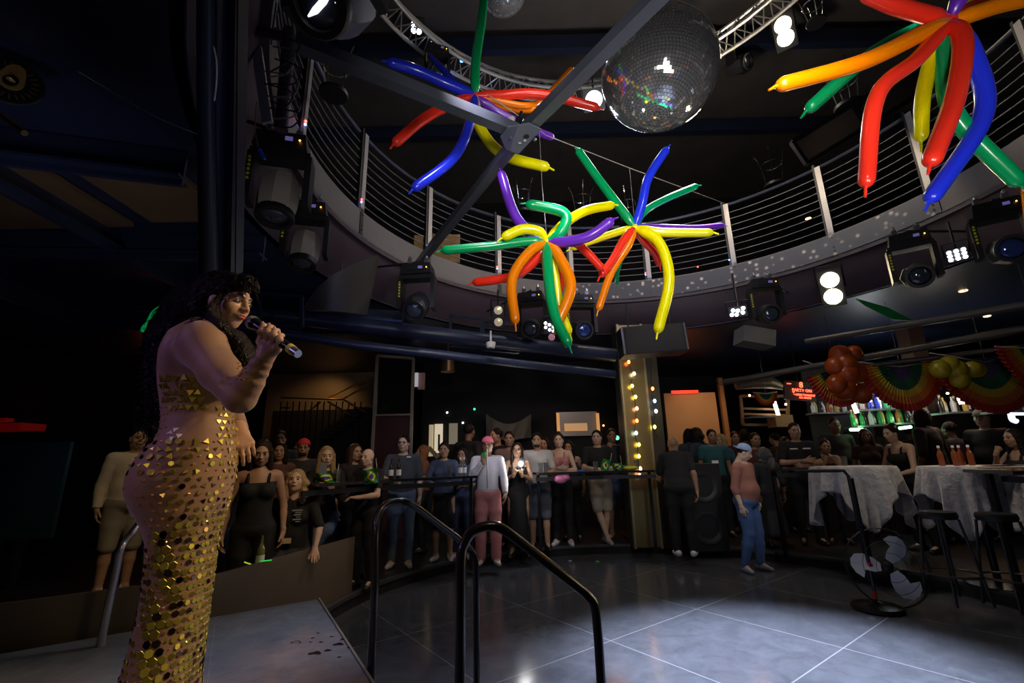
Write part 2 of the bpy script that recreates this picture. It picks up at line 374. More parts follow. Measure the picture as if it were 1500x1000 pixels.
# ================================================================ RAILING of the mezzanine
def ringp(deg, r, z): a = math.radians(deg); return Vector((CX+r*math.cos(a), CY+r*math.sin(a), z))
m_cable = mat('rail_cable', (.16, .155, .165), .55, metal=.4)
m_toprail = mat('top_rail_blue_black', (.08, .09, .13), .3, metal=.5)
rl = root('mezzanine_railing', (CX, CY, 4.34), label='curved cable railing with pale flat posts around the upper balcony', cat='railing')
b = MB(); b.tube([ringp(d, RR+.06, 5.42) for d in range(-50, 235, 3)], .028, 8); b.build('handrail', m_toprail, rl)
for k in range(8):
    b = MB(); z = 4.46+k*.115; b.tube([ringp(d, RR+.04, z) for d in range(-50, 235, 4)], .007, 5); b.build('cable', m_cable, rl)
for d in (208, 186, 164, 142, 120, 98, 76, 54, 32, 13, -7, -28):
    b = MB(); a = math.radians(d); R = Matrix.Rotation(a, 3, 'Z')
    b.box(ringp(d, RR+.0, 4.86), (.02, .07, 1.1), R); p = b.build('post', m_post, rl, False)
    b = MB(); b.box(ringp(d+.9, RR+.03, 4.72), (.05, .03, 1.5), R); b.box(ringp(d, RR+.0, 4.2), (.02, .06, .34), R)
    for zz in (4.08, 4.14, 4.28): b.ball(ringp(d, RR-.02, zz), .009, n=6, m=4)
    b.build('bracket', m_black, p, False)
# blue and red tell-tale lights on posts
for d, c in ((208, 0), (186, 0), (164, 0), (142, 1), (120, 0), (76, 0), (54, 1), (62, 2)):
    p = ringp(d+1.0, RR-.03, 4.42); b = MB(); b.ball(p, .012, n=8, m=5); nm, cc = (('blue_led', (.1, .25, 1)), ('blue_led', (.1, .25, 1)), ('red_led', (1, .05, .03)))[c]
    single('indicator_light', b, glow(nm, cc, 12), 'tiny %s indicator light on the %s balcony post' % (nm.split('_')[0], ORD[[208, 186, 164, 142, 120, 98, 76, 62, 54].index(d)]), 'light', 'indicator lights along the balcony in '+nm.split('_')[0])
    if c == 0:
        b = MB(); b.ball(p+Vector((0, 0, .035)), .012, n=8, m=5); single('indicator_light', b, glow('red_led', (1, .05, .03), 12), 'tiny red indicator light above the blue one on the %s balcony post' % ORD[[208, 186, 164, 142, 120, 98, 76, 62, 54].index(d)], 'light', 'indicator lights along the balcony in red')
# glitter panel strip at the far side
m_glit = bpy.data.materials.new('sparkling_fascia'); m_glit.use_nodes = True
nt = m_glit.node_tree; bs = nt.nodes['Principled BSDF']; vo = nt.nodes.new('ShaderNodeTexVoronoi'); vo.inputs['Scale'].default_value = 9
g_ = nt.nodes.new('ShaderNodeNewGeometry'); nt.links.new(g_.outputs['Position'], vo.inputs['Vector'])
cr = nt.nodes.new('ShaderNodeValToRGB'); cr.color_ramp.elements[0].position = .08; cr.color_ramp.elements[0].color = (.75, .65, .6, 1); cr.color_ramp.elements[1].position = .3; cr.color_ramp.elements[1].color = (.05, .05, .065, 1)
nt.links.new(vo.outputs['Distance'], cr.inputs[0]); nt.links.new(cr.outputs[0], bs.inputs['Base Color']); bs.inputs['Roughness'].default_value = .4
b = MB(); b.arc((CX, CY), RR-.012, RR+.0, 4.02, 4.32, math.radians(12), math.radians(97), 60); struct('trim_4', b, m_glit)
# chairs upturned on the balcony (chrome legs)
def upturned_stool(px, py, y, rz, s, lab):
    o = at_y(px, py, y); t = root('bar_stool', o, rz, lab, 'stool', 'upturned chrome stools on the balcony')
    b = MB(); Rz = Matrix.Rotation(rz, 3, 'Z')
    b.tube([o+Rz @ Vector((.17*s*math.cos(a), .17*s*math.sin(a), .02)) for a in np.linspace(0, 2*PI, 20)[:-1]], .011*s, 8, closed=True); b.build('footring', m_chrome, t)
    for q in range(4):
        a = PI/4+q*PI/2; c, sn = math.cos(a), math.sin(a)
        b = MB(); b.tube(spline([o+Rz @ Vector((.12*s*c, .12*s*sn, -.38*s)), o+Rz @ Vector((.17*s*c, .17*s*sn, 0)), o+Rz @ Vector((.2*s*c, .2*s*sn, .16*s)), o+Rz @ Vector((.25*s*c, .25*s*sn, .27*s))], 4), .011*s, 8); b.build('leg', m_chrome, t)
    b = MB(); b.lathe([(.02, -.42*s), (.17*s, -.42*s), (.18*s, -.38*s), (.02, -.37*s)], o, n=20); b.build('seat', m_black, t)
upturned_stool(1130, 243, 6.5, .2, .9, 'upturned chrome stool above the railing near the warm floodlight')
upturned_stool(492, 100, 3.6, .5, .75, 'upturned chrome stool at the railing beside the big moving head')
upturned_stool(766, 285, 7.2, .1, .9, 'upturned chrome stool behind the purple twisting balloon')
upturned_stool(852, 292, 7.2, .8, .9, 'upturned chrome stool behind the yellow tip of a balloon')
upturned_stool(918, 300, 7.2, .4, .9, 'upturned chrome stool between green and blue balloons')
upturned_stool(1235, 122, 4.9, .4, .9, 'upturned chrome stool behind the green and orange balloons')
upturned_stool(1190, 10, 5.0, .4, .7, 'upturned chrome stool beside the high warm floodlight')
# balcony far wall boards catching light
b = MB(); q = at_y(640, 372, 8.2); b.box(q+Vector((0, 0, .1)), (.9, .06, .6)); single('wall_picture', b, mat('ochre_board', (.5, .3, .12), .6, noise=.5, nscale=5), 'ochre and red board on the balcony wall behind the cables', 'picture', smooth=False)
# framed glazing on the high right balcony
t = root('balcony_glazing', at_y(1300, 130, 4.8), label='tilted dark framed window strip high behind the balcony posts', cat='window')
P = [at_y(x, y, 4.9) for x, y in ((1160, 208), (1420, 50), (1440, 80), (1182, 240))]
b = MB()
for i in range(4): b.beam(P[i], P[(i+1) % 4], .05, .05)
for f in (.33, .66): b.beam(P[0].lerp(P[1], f), P[3].lerp(P[2], f), .05, .05)
b.build('frame', m_black, t, False)
b = MB(); b.add([p+Vector((0, .02, 0)) for p in P]+[p+Vector((0, .04, 0)) for p in P], [(0, 1, 2, 3), (7, 6, 5, 4), (0, 4, 5, 1), (1, 5, 6, 2), (2, 6, 7, 3), (3, 7, 4, 0)]); b.build('pane', mat('smoky_brown_glass', (.16, .12, .09), .15), t, False)
# ================================================================ PIPES and steel at the left
b = MB()
pt = lambda x, y, d: at_y(x, y, d)
def pipe(name, pts, r, m, lab, cat='pipe', group=None, n=14):
    b = MB(); b.tube(pts, r, n); return single(name, b, m, lab, cat, group)
tp = at_y(303, 0, 2.7)
pipe('steel_tube_beam', [at_y(302, -40, 1.45), at_y(302, 150, 1.85), at_y(306, 408, 2.6)], [.034, .04, .052], m_navy, 'thick round dark blue steel tube descending behind the performer', 'pipe')
b = MB(); b.beam(at_y(340, -40, 1.5), at_y(334, 400, 2.7), .085, .03, (0, -1, 0)); b.beam(at_y(325, -40, 1.47), at_y(320, 400, 2.66), .010, .05, (0, -1, 0)); b.beam(at_y(356, -40, 1.47), at_y(350, 400, 2.66), .010, .05, (0, -1, 0)); single('steel_channel', b, m_navy, 'flat dark blue steel channel running beside the thick round tube', 'steelwork', smooth=False)
pipe('white_cable', spline([at_y(313, 68, 1.55), at_y(317, 90, 1.58), at_y(317, 120, 1.62), at_y(314, 147, 1.68)], 5), .0035, mat('white_plastic', (.75, .72, .65), .4), 'short pale cable hooked on the dark column', 'cable')
pipe('sagging_cable', spline([at_y(115, 105, 1.75), at_y(170, 138, 1.8), at_y(230, 172, 1.85), at_y(288, 196, 1.9)], 5), .0018, mat('white_plastic', (.75, .72, .65)), 'thin pale cable sagging from the dark ceiling to the column', 'cable')
pipe('hanging_pole', [at_y(424, 45, 2.15), at_y(412, 190, 2.15)], .036, m_purple, 'violet brown vertical rigging tube wrapped with cables', 'rigging')
pipe('rigging_arm', [at_y(345, 40, 2.2), at_y(424, 55, 2.15)], .03, m_purple, 'short violet brown rigging arm meeting the wrapped tube', 'rigging')
for k in range(7):
    a = rng.uniform(-8, 8, 8)
    pipe('cable_loop', spline([at_y(395+a[0], 50+k*18, 2.12), at_y(432+a[1], 60+k*18+a[2], 2.08), at_y(425+a[3], 90+k*16, 2.1), at_y(398+a[4], 100+k*14+a[5], 2.1)], 5), .0045, mat('cable_tan', (.22, .17, .12), .5) if k % 2 else m_black, '%s cable loop from the top around the violet rigging tube' % ORD[k], 'cable', 'cables looped around the rigging tube', 6); bpy.data.objects[-1] if 0 else None
pipe('plug_cable', spline([at_y(376, 150, 2.1), at_y(374, 190, 2.1), at_y(378, 215, 2.1)], 5), .003, mat('cable_tan', (.22, .17, .12), .5), 'thin cable holding the blue connector', 'cable', n=6)
b = MB(); p = at_y(384, 226, 2.1); b.tube([p+Vector((-.02, 0, .03)), p+Vector((-.005, 0, .005)), p+Vector((.018, 0, -.03))], [.009, .012, .007], 8)
single('blue_connector', b, mat('blue_plastic', (.05, .12, .9), .35), 'bright blue cable connector dangling beside the moving heads', 'connector')
b = MB(); b.beam(at_y(376, 70, 2.3), at_y(392, 180, 2.3), .06, .02, (0, -1, 0)); single('pale_bracket', b, m_post, 'pale flat bracket behind the cable wrapped tube', 'bracket', smooth=False)
# ducts beneath the mezzanine
pipe('duct', [at_y(325, 452, 5.3), at_y(660, 492, 5.9), at_y(900, 520, 6.6)], .10, m_navy, 'long dark blue round duct under the balcony', 'duct')
pipe('duct', [at_y(300, 470, 4.9), at_y(520, 505, 5.2), at_y(900, 548, 6.3)], .055, m_navy, 'thinner dark blue pipe running below the round duct', 'duct')
pipe('duct', [at_y(445, 458, 5.6), at_y(590, 470, 5.8)], .13, mat('duct_dark', (.03, .04, .07), .3, metal=.4), 'short glossy dark duct section behind the curved screen', 'duct')
for i, (x0, y0, x1, y1, d) in enumerate(((380, 430, 442, 475, 5.0), (660, 462, 705, 505, 6.2), (708, 470, 760, 512, 6.3))):
    b = MB(); P = [at_y(x0, y0, d), at_y(x1, y0+4, d), at_y(x1, y1+4, d), at_y(x0, y1, d)]
    for k in range(4): b.beam(P[k], P[(k+1) % 4], .04, .04, (0, 1, 0))
    single('steel_rack', b, m_navy, ('dark blue square steel frame behind the performer microphone', 'dark blue square steel frame next to the white camera', 'dark blue square steel frame between camera and stage lights')[i], 'frame', smooth=False)
# curved dark screen (drum-shaped valance)
b = MB(); vs = []; n = 14; cpx = [(438, 452), (548, 345), (560, 395), (515, 470)]
for i in range(n+1):
    t = i/n; bulge = math.sin(t*PI)
    a = at_y(445+110*t, 448-75*t+6*bulge, 4.6-.0*t)+Vector((0, -.25*bulge, 0)); c = at_y(452+85*t, 452+8*bulge+6*t, 4.75)+Vector((0, -.25*bulge, -.02))
    vs += [a, c, c+Vector((0, .03, 0)), a+Vector((0, .03, 0))]
b.add(vs, [(4*i+k, 4*i+(k+1) % 4, 4*i+4+(k+1) % 4, 4*i+4+k) for i in range(n) for k in range(4)]+[(0, 3, 2, 1), (4*n, 4*n+1, 4*n+2, 4*n+3)])
b.tube([at_y(500, 400, 4.65), Vector((at_y(500, 400, 4.65).x, 4.65, 3.55))], .01, 6)
single('curved_screen', b, mat('screen_brown', (.05, .042, .035), .55), 'dark brown curved screen hanging under the balcony edge', 'screen')
# far left: emblem, rails, red glow, exit sign, teal banner
eb = root('round_emblem', at_y(18, 118, 1.9), label='gold teardrop eye emblem on a dark round plaque', cat='emblem')
R = face_R((.75, -.9, -.1), (.25, .0, 1)); o = at_y(16, 118, 1.9)
b = MB(); b.lathe([(.12, -.02), (.125, -.01), (.12, 0), (.001, .0)], o, R, 32); b.build('plaque', m_black, eb)
b = MB(); vs = []; n = 28
for k in range(n):
    a = 2*PI*k/n; sx = math.sin(a); cx_ = math.cos(a)
    ro = .05*(1+.9*max(0, cx_)**5); ri = .03
    vs += [o+R @ Vector((ro*sx, ro*cx_, .008)), o+R @ Vector((ri*sx, ri*cx_*1.15, .008)), o+R @ Vector((ri*sx, ri*cx_*1.15, .0)), o+R @ Vector((ro*sx, ro*cx_, .0))]
b.add(vs, [(4*k+j, 4*k+(j+1) % 4, 4*((k+1) % n)+(j+1) % 4, 4*((k+1) % n)+j) for k in range(n) for j in range(4)])
b.ball(o+R @ Vector((0, 0, .006)), (.018, .006, .024), R)
b.build('eye_symbol', mat('antique_gold', (.75, .5, .18), .3, metal=.6), eb)
b = MB()
for k in range(22):
    a = 2*PI*k/22; b.beam(o+R @ Vector((.075*math.sin(a), .075*math.cos(a), .004)), o+R @ Vector((.1*math.sin(a), .1*math.cos(a), .004)), .006, .004, R @ Vector((0, 0, 1)))
b.build('ray_marks', mat('dull_gold', (.2, .13, .05), .4, metal=.5), eb)
lamp('SPOT', (-.9, .8, 2.6), 3, (1, .8, .5), o, .05, 20, .5)
pipe('handrail_bar', [at_y(0, 168, 1.75), at_y(36, 195, 1.75)], .014, mat('dull_gold', (.2, .13, .05), .4, metal=.5), 'short brown bar under the gold eye emblem', 'bar')
b = MB(); p = at_y(217, 596, 9.0); Rm = face_R((.45, -1, 0))
sg = root('exit_sign', p, label='small red lit EXIT sign behind the performer', cat='sign')
b.tube([p, (p.x, p.y, 3.5)], .012, 6); b.build('hanger_rod', m_black, sg); b = MB(); b.box(p, (.30, .06, .20), Matrix.Rotation(.35, 3, 'Z')); b.build('housing', glow('sign_red_dim', (.8, .03, .02), 1.6), sg, False)
text_mesh('EXIT', .13, glow('sign_red', (1, .35, .25), 7), p+Rm @ Vector((0, -.05, .04)), Rm, 'lettering', sg)
b = MB(); P = at_y(25, 600, 5.5); b.box((P.x, 5.5, 1.9), (.5, .3, .08)); b.box((P.x-.1, 5.4, 1.98), (.3, .1, .04)); single('red_light_bar', b, glow('dim_red', (.7, .01, .01), .05), 'dim red lit counter edge at the dark side of the room', 'light', smooth=False)
b = MB(); P = at_y(45, 660, 5.2); b.box((P.x, 5.2, 1.2), (.9, .04, 1.0)); single('teal_banner', b, mat('teal_cloth', (.01, .05, .08), .8, emit=.0), 'dark teal panel standing in the shadows beside the stage', 'banner', smooth=False)
lamp('SPOT', (-3.3, 4.2, 3.2), 4, (.4, .7, 1), (P.x, 5.2, 1.3), .1, 40, .8)
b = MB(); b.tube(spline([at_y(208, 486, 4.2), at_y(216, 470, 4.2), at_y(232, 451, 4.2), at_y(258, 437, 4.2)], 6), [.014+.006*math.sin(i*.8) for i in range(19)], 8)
single('green_reflection_tube', b, mat('green_glass_tube', (.0, .25, .06), .15, emit=.25, ecol=(0, .5, .12)), 'green glowing tube curving in the dark behind the performer head', 'light')  # green arc drawn as a faintly glowing tube
# grab rail of the stage at the left
b = MB(); b.tube(spline([at_y(205, 765, 3.2), at_y(190, 785, 3.1), at_y(178, 800, 3.0), at_y(171, 830, 3.0), at_y(150, 930, 3.0)], 5)+[Vector((at_y(150, 930, 3.0).x, 3.0, 0.0))], .022, 12)
single('stage_handrail', b, m_steel, 'slanting steel handrail beside the man in the white shirt', 'handrail')
# ================================================================ BODIES: smooth distance fields meshed as one surface
BIG = 1e3
class Field:
    def __init__(s, lo, hi, h):
        s.h = h; s.lo = np.array(lo, np.float32)-2*h; n = np.ceil((np.array(hi)-np.array(lo))/h).astype(int)+5
        s.ax = [s.lo[i]+h*np.arange(n[i], dtype=np.float32) for i in range(3)]; s.f = np.full(n, BIG, np.float32)
    def _blk(s, lo, hi, m):
        sl = []
        for i in range(3):
            a = max(0, int((lo[i]-m-s.lo[i])/s.h)); b = min(len(s.ax[i]), int((hi[i]+m-s.lo[i])/s.h)+2)
            if b <= a: return None
            sl.append(slice(a, b))
        sl = tuple(sl)
        return sl, s.ax[0][sl[0]][:, None, None], s.ax[1][sl[1]][None, :, None], s.ax[2][sl[2]][None, None, :]
    def _mix(s, sl, d, k, sub=False):
        a = s.f[sl]
        if sub:
            h = np.maximum(k-np.abs(a+d), 0)/k if k else 0; s.f[sl] = np.maximum(a, -d)+(h*h*k/4 if k else 0); return
        if k > 0:
            h = np.maximum(k-np.abs(a-d), 0)/k; s.f[sl] = np.minimum(a, d)-h*h*k/4
        else: s.f[sl] = np.minimum(a, d)
    def cap(s, a, b, ra, rb, k=.03, sub=False):
        a = np.array(a, np.float32); b = np.array(b, np.float32); R = max(ra, rb)
        B = s._blk(np.minimum(a, b)-R, np.maximum(a, b)+R, k+2*s.h)
        if not B: return
        sl, X, Y, Z = B; d = b-a; L2 = float(d@d)+1e-9
        x, y, z = X-a[0], Y-a[1], Z-a[2]
        t = np.clip((x*d[0]+y*d[1]+z*d[2])/L2, 0, 1)
        q = np.sqrt((x-d[0]*t)**2+(y-d[1]*t)**2+(z-d[2]*t)**2)-(ra+(rb-ra)*t)
        s._mix(sl, q, k, sub)
    def ell(s, c, r, k=.03, R=None, sub=False):
        c = np.array(c, np.float32); m = max(r)
        B = s._blk(c-(m if R is not None else np.array(r)), c+(m if R is not None else np.array(r)), k+2*s.h)
        if not B: return
        sl, X, Y, Z = B; x, y, z = X-c[0], Y-c[1], Z-c[2]
        if R is not None:
            Q = np.array(R, np.float32)
            x, y, z = x*Q[0, 0]+y*Q[1, 0]+z*Q[2, 0], x*Q[0, 1]+y*Q[1, 1]+z*Q[2, 1], x*Q[0, 2]+y*Q[1, 2]+z*Q[2, 2]
        k0 = np.sqrt((x/r[0])**2+(y/r[1])**2+(z/r[2])**2); k1 = np.sqrt((x/r[0]**2)**2+(y/r[1]**2)**2+(z/r[2]**2)**2)+1e-6
        s._mix(sl, np.broadcast_to(k0*(k0-1)/k1, s.f[sl].shape), k, sub)
    def loft(s, rows, k=.03, phi=0.):                    # rows: (z, cx, cy, rx, ry) ascending z
        A = np.array(rows, np.float32); zs = s.ax[2]; m = max(A[:, 3].max(), A[:, 4].max())
        B = s._blk((A[:, 1].min()-m, A[:, 2].min()-m, A[0, 0]), (A[:, 1].max()+m, A[:, 2].max()+m, A[-1, 0]), k+2*s.h)
        sl, X, Y, Z = B; z = Z.ravel()
        def sm(col):
            return np.interp(z, A[:, 0], A[:, col]).astype(np.float32)[None, None, :]
        cx, cy, rx, ry = (sm(i) for i in (1, 2, 3, 4)); x, y = X-cx, Y-cy
        if phi: c, n = math.cos(phi), math.sin(phi); x, y = x*c+y*n, -x*n+y*c
        k0 = np.sqrt((x/rx)**2+(y/ry)**2); k1 = np.sqrt((x/rx**2)**2+(y/ry**2)**2)+1e-6
        d = k0*(k0-1)/k1
        dz = np.maximum(A[0, 0]-z, z-A[-1, 0])[None, None, :].astype(np.float32)
        d = np.maximum(d, dz); s._mix(sl, np.broadcast_to(d, s.f[sl].shape), k)
    def cut(s, n, o):                                     # keep the side where (p-o).n < 0
        X, Y, Z = s.ax[0][:, None, None], s.ax[1][None, :, None], s.ax[2][None, None, :]
        s.f = np.maximum(s.f, (X-o[0])*n[0]+(Y-o[1])*n[1]+(Z-o[2])*n[2]).astype(np.float32)
    def mesh(s):
        f = s.f; f[0] = f[-1] = BIG; f[:, 0] = f[:, -1] = BIG; f[:, :, 0] = f[:, :, -1] = BIG
        neg = f < 0; nx, ny, nz = f.shape
        cnt = np.zeros((nx-1, ny-1, nz-1), np.int8)
        for i in (0, 1):
            for j in (0, 1):
                for k in (0, 1): cnt += neg[i:nx-1+i, j:ny-1+j, k:nz-1+k]
        act = np.argwhere((cnt > 0) & (cnt < 8))
        if not len(act): return np.zeros((0, 3)), np.zeros((0, 4), int)
        idx = np.full(cnt.shape, -1, np.int64); idx[tuple(act.T)] = np.arange(len(act))
        acc = np.zeros((len(act), 3)); num = np.zeros(len(act))
        cor = [(i, j, k) for i in (0, 1) for j in (0, 1) for k in (0, 1)]
        V = {c: f[act[:, 0]+c[0], act[:, 1]+c[1], act[:, 2]+c[2]] for c in cor}
        for c in cor:
            for ax in range(3):
                if c[ax] == 0:
                    d = list(c); d[ax] = 1; a, b = V[c], V[tuple(d)]; m = (a < 0) != (b < 0)
                    t = np.where(m, a/(a-b+1e-12*(a == b)), 0); p = np.array(c, float)[None].repeat(len(act), 0); p[:, ax] = t
                    acc += p*m[:, None]; num += m
        P = (act+acc/num[:, None])*s.h+s.lo
        Q = []
        for ax in range(3):
            u, v = (ax+1) % 3, (ax+2) % 3
            sa = [slice(None)]*3; sb = [slice(None)]*3; sa[ax] = slice(0, -1); sb[ax] = slice(1, None)
            cr = neg[tuple(sa)] != neg[tuple(sb)]; e = np.argwhere(cr)
            e = e[(e[:, u] > 0) & (e[:, v] > 0)]
            def g(du, dv):
                q = e.copy(); q[:, u] -= du; q[:, v] -= dv; return idx[tuple(q.T)]
            q = np.stack([g(1, 1), g(0, 1), g(0, 0), g(1, 0)], 1); fl = ~neg[tuple(e.T)]
            q[fl] = q[fl][:, ::-1]; Q.append(q)
        return P, np.concatenate(Q)
def raw_mesh(name, P, Q, ang=0):
    me = bpy.data.meshes.new(name); me.vertices.add(len(P)); me.vertices.foreach_set('co', np.ascontiguousarray(P, dtype=np.float32).ravel())
    me.loops.add(Q.size); me.loops.foreach_set('vertex_index', Q.astype(np.int32).ravel())
    me.polygons.add(len(Q)); me.polygons.foreach_set('loop_start', np.arange(0, Q.size, 4, dtype=np.int32)); me.update(calc_edges=True)
    me.polygons.foreach_set('use_smooth', [True]*len(Q)); return me
def join(parts):
    Ps, Qs, n = [], [], 0
    for P, Q in parts: Ps.append(P); Qs.append(Q+n); n += len(P)
    return np.concatenate(Ps), np.concatenate(Qs)
def xf(PQ, M, flip=False):
    P, Q = PQ; M = np.array(M); P = P@M[:3, :3].T+M[:3, 3]
    return P, (Q[:, ::-1] if flip else Q)
def sdf_obj(name, PQ, m, parent):
    me = raw_mesh(name, *PQ)
    return finish(name, me, m, parent, False)
# ---- head, facing +y, origin at its centre (chin about z=-.115, crown about +.115)
_heads = {}
def head_mesh(h=.0055, fem=False, fat=0.):
    key = (h, fem, fat)
    if key in _heads: return _heads[key]
    F = Field((-.1, -.12, -.24), (.1, .13, .13), h); w = 1+fat
    F.ell((0, -.012, .028), (.073*w, .092, .088), .02)
    F.ell((0, .02, -.035), (.060*w, .068, .075), .03)
    F.ell((0, .046, -.088), (.024 if fem else .030, .026, .024), .03)      # chin
    for s in (-1, 1):
        F.ell((s*.036*w, .052, -.022), (.024, .024, .024), .02)            # cheek
        F.ell((s*.048*w, .0, -.07), (.016, .03, .022), .03)                # jaw corner
    F.ell((0, .07, .030), (.046, .018, .012), .018)                        # brow
    for s in (-1, 1):
        F.ell((s*.030, .094, .006), (.017, .018, .0115), .010, sub=True)   # socket
        F.ell((s*.030, .072, .005), (.0135, .0135, .0115), .004)           # eyeball with lid
        F.ell((s*.074*w, -.005, -.01), (.009, .019, .03), .008)            # ear
    F.cap((0, .084, .018), (0, .106, -.022), .0075, .0115, .012)           # nose
    for s in (-1, 1): F.ell((s*.011, .095, -.026), (.009, .011, .008), .008)
    F.ell((0, .082, -.052), (.026, .014, .012), .012)                      # mouth area
    F.ell((0, .090, -.0495), (.021, .009, .0055), .005); F.ell((0, .089, -.060), (.018, .010, .0065), .005)
    F.cap((-.02, .099, -.0545), (.02, .099, -.0545), .0022, .0022, .003, sub=True)
    F.cap((0, -.02, -.06), (0, -.032, -.20), .050 if not fem else .044, .056 if not fem else .048, .03)
    _heads[key] = F.mesh(); return _heads[key]
# ---- hand: wrist at origin, fingers +y, palm -z, thumb on +x
_hands = {}
def hand_mesh(kind='relaxed', h=.0045):
    key = (kind, h)
    if key in _hands: return _hands[key]
    curl = {'relaxed': (18, 22, 18), 'flat': (4, 6, 4), 'grip': (62, 78, 45), 'hang': (30, 28, 20), 'fist': (80, 90, 60)}[kind]
    F = Field((-.075, -.05, -.11), (.1, .23, .06), h)
    F.cap((.004, -.035, 0), (.004, .01, 0), .026, .025, .01); F.cap((-.006, -.035, 0), (-.006, .01, 0), .026, .025, .01)
    xs = (.030, .010, -.010, -.029); ln = (.074, .082, .077, .060); rr = (.0092, .0095, .0092, .0082)
    for i, x in enumerate(xs):
        b = (x*1.05, .088-(.004, 0, .003, .010)[i], .004)
        F.cap((x*.5, .012, 0), b, .015, .0125, .016)
        a = 0; p = np.array(b); sp = (.045, .012, -.02, -.06)[i]
        for j, fr in enumerate((.45, .30, .25)):
            a += math.radians(curl[j]*(1+.08*i)); L = ln[i]*fr
            q = p+np.array((sp*L, math.cos(a)*L, -math.sin(a)*L)); F.cap(p, q, rr[i]*(1-.08*j), rr[i]*(.92-.08*j), .004); p = q
    tx = (.052, .055, -.018) if kind in ('relaxed', 'flat', 'hang') else (.040, .055, -.032)
    te = (.064, .088, -.026) if kind in ('relaxed', 'flat', 'hang') else (.012, .078, -.052)
    F.cap((.018, .015, -.006), tx, .016, .0115, .014); F.cap(tx, te, .0112, .0095, .005)
    _hands[key] = F.mesh(); return _hands[key]
def basis_from(y, z):
    y = Vector(y).normalized(); z = Vector(z); z = (z-y*z.dot(y))
    z = z.normalized() if z.length > 1e-5 else y.orthogonal().normalized(); x = y.cross(z)
    return Matrix((x, y, z)).transposed()
HAND_M = {}
def skin_mat(i):
    cols = ((.55, .34, .23), (.42, .24, .15), (.30, .16, .095), (.63, .42, .31), (.20, .105, .06))
    return mat('skin_tone_%s' % ('fair_tan', 'olive', 'brown', 'pale', 'deep_brown')[i], cols[i], .5, noise=.06, nscale=20)
ARMS = {   # elbow, wrist, hand direction, palm normal, for the +x side
    'down': ((.235, -.03, 1.12), (.25, .05, .885), (-.05, .15, -1), (1, 0, 0), 'relaxed'),
    'table': ((.25, .12, 1.14), (.12, .34, 1.13), (-.7, .55, 0), (0, 0, 1), 'relaxed'),
    'lean': ((.27, .20, 1.14), (.16, .42, 1.13), (-.2, .8, -.1), (0, 0, 1), 'flat'),
    'cross': ((.25, .08, 1.15), (-.02, .225, 1.18), (-1, .1, .05), (0, 1, 0), 'relaxed'),
    'crossb': ((.25, .08, 1.15), (.02, .19, 1.12), (-1, .05, -.05), (0, 1, 0), 'relaxed'),
    'phone': ((.23, .10, 1.15), (.06, .30, 1.36), (-.15, .1, 1), (0, 1, 0), 'grip'),
    'phonelow': ((.23, .06, 1.14), (.06, .28, 1.24), (-.25, .3, .7), (0, 1, -.2), 'grip'),
    'chin': ((.19, .22, 1.15), (.07, .19, 1.41), (-.2, -.1, 1), (0, 1, 0), 'fist'),
    'drink': ((.24, .15, 1.13), (.14, .33, 1.30), (-.3, .3, .9), (0, 1, 0), 'grip'),
    'mouth': ((.24, .13, 1.22), (.08, .21, 1.44), (-.4, -.2, .9), (0, 1, 0), 'fist'),
    'pocket': ((.28, -.04, 1.12), (.20, .06, .93), (-.2, .2, -1), (1, 0, 0), 'relaxed'),
    'swing': ((.24, .02, 1.13), (.25, .19, .93), (-.1, .5, -.8), (1, 0, 0), 'relaxed'),
}
LEGS = {   # knee, ankle, toe direction
    'stand': (((.105, .02, .50), (.11, -.02, .08), (.25, 1)), ((.105, .02, .50), (.11, -.02, .08), (.25, 1))),
    'cross': (((.06, .06, .50), (-.06, .10, .08), (-.2, 1)), ((.10, .0, .50), (.04, -.04, .08), (.3, 1))),
    'walk': (((.10, .12, .52), (.10, .17, .10), (.1, 1)), ((.10, .06, .50), (.10, -.20, .12), (.2, 1))),
    'wide': (((.15, .02, .50), (.17, -.02, .08), (.45, 1)), ((.15, .02, .50), (.17, -.02, .08), (.45, 1))),
    'sit': (((.13, .40, .90), (.12, .38, .46), (.2, 1)), ((.13, .40, .90), (.12, .36, .46), (.2, 1))),
}
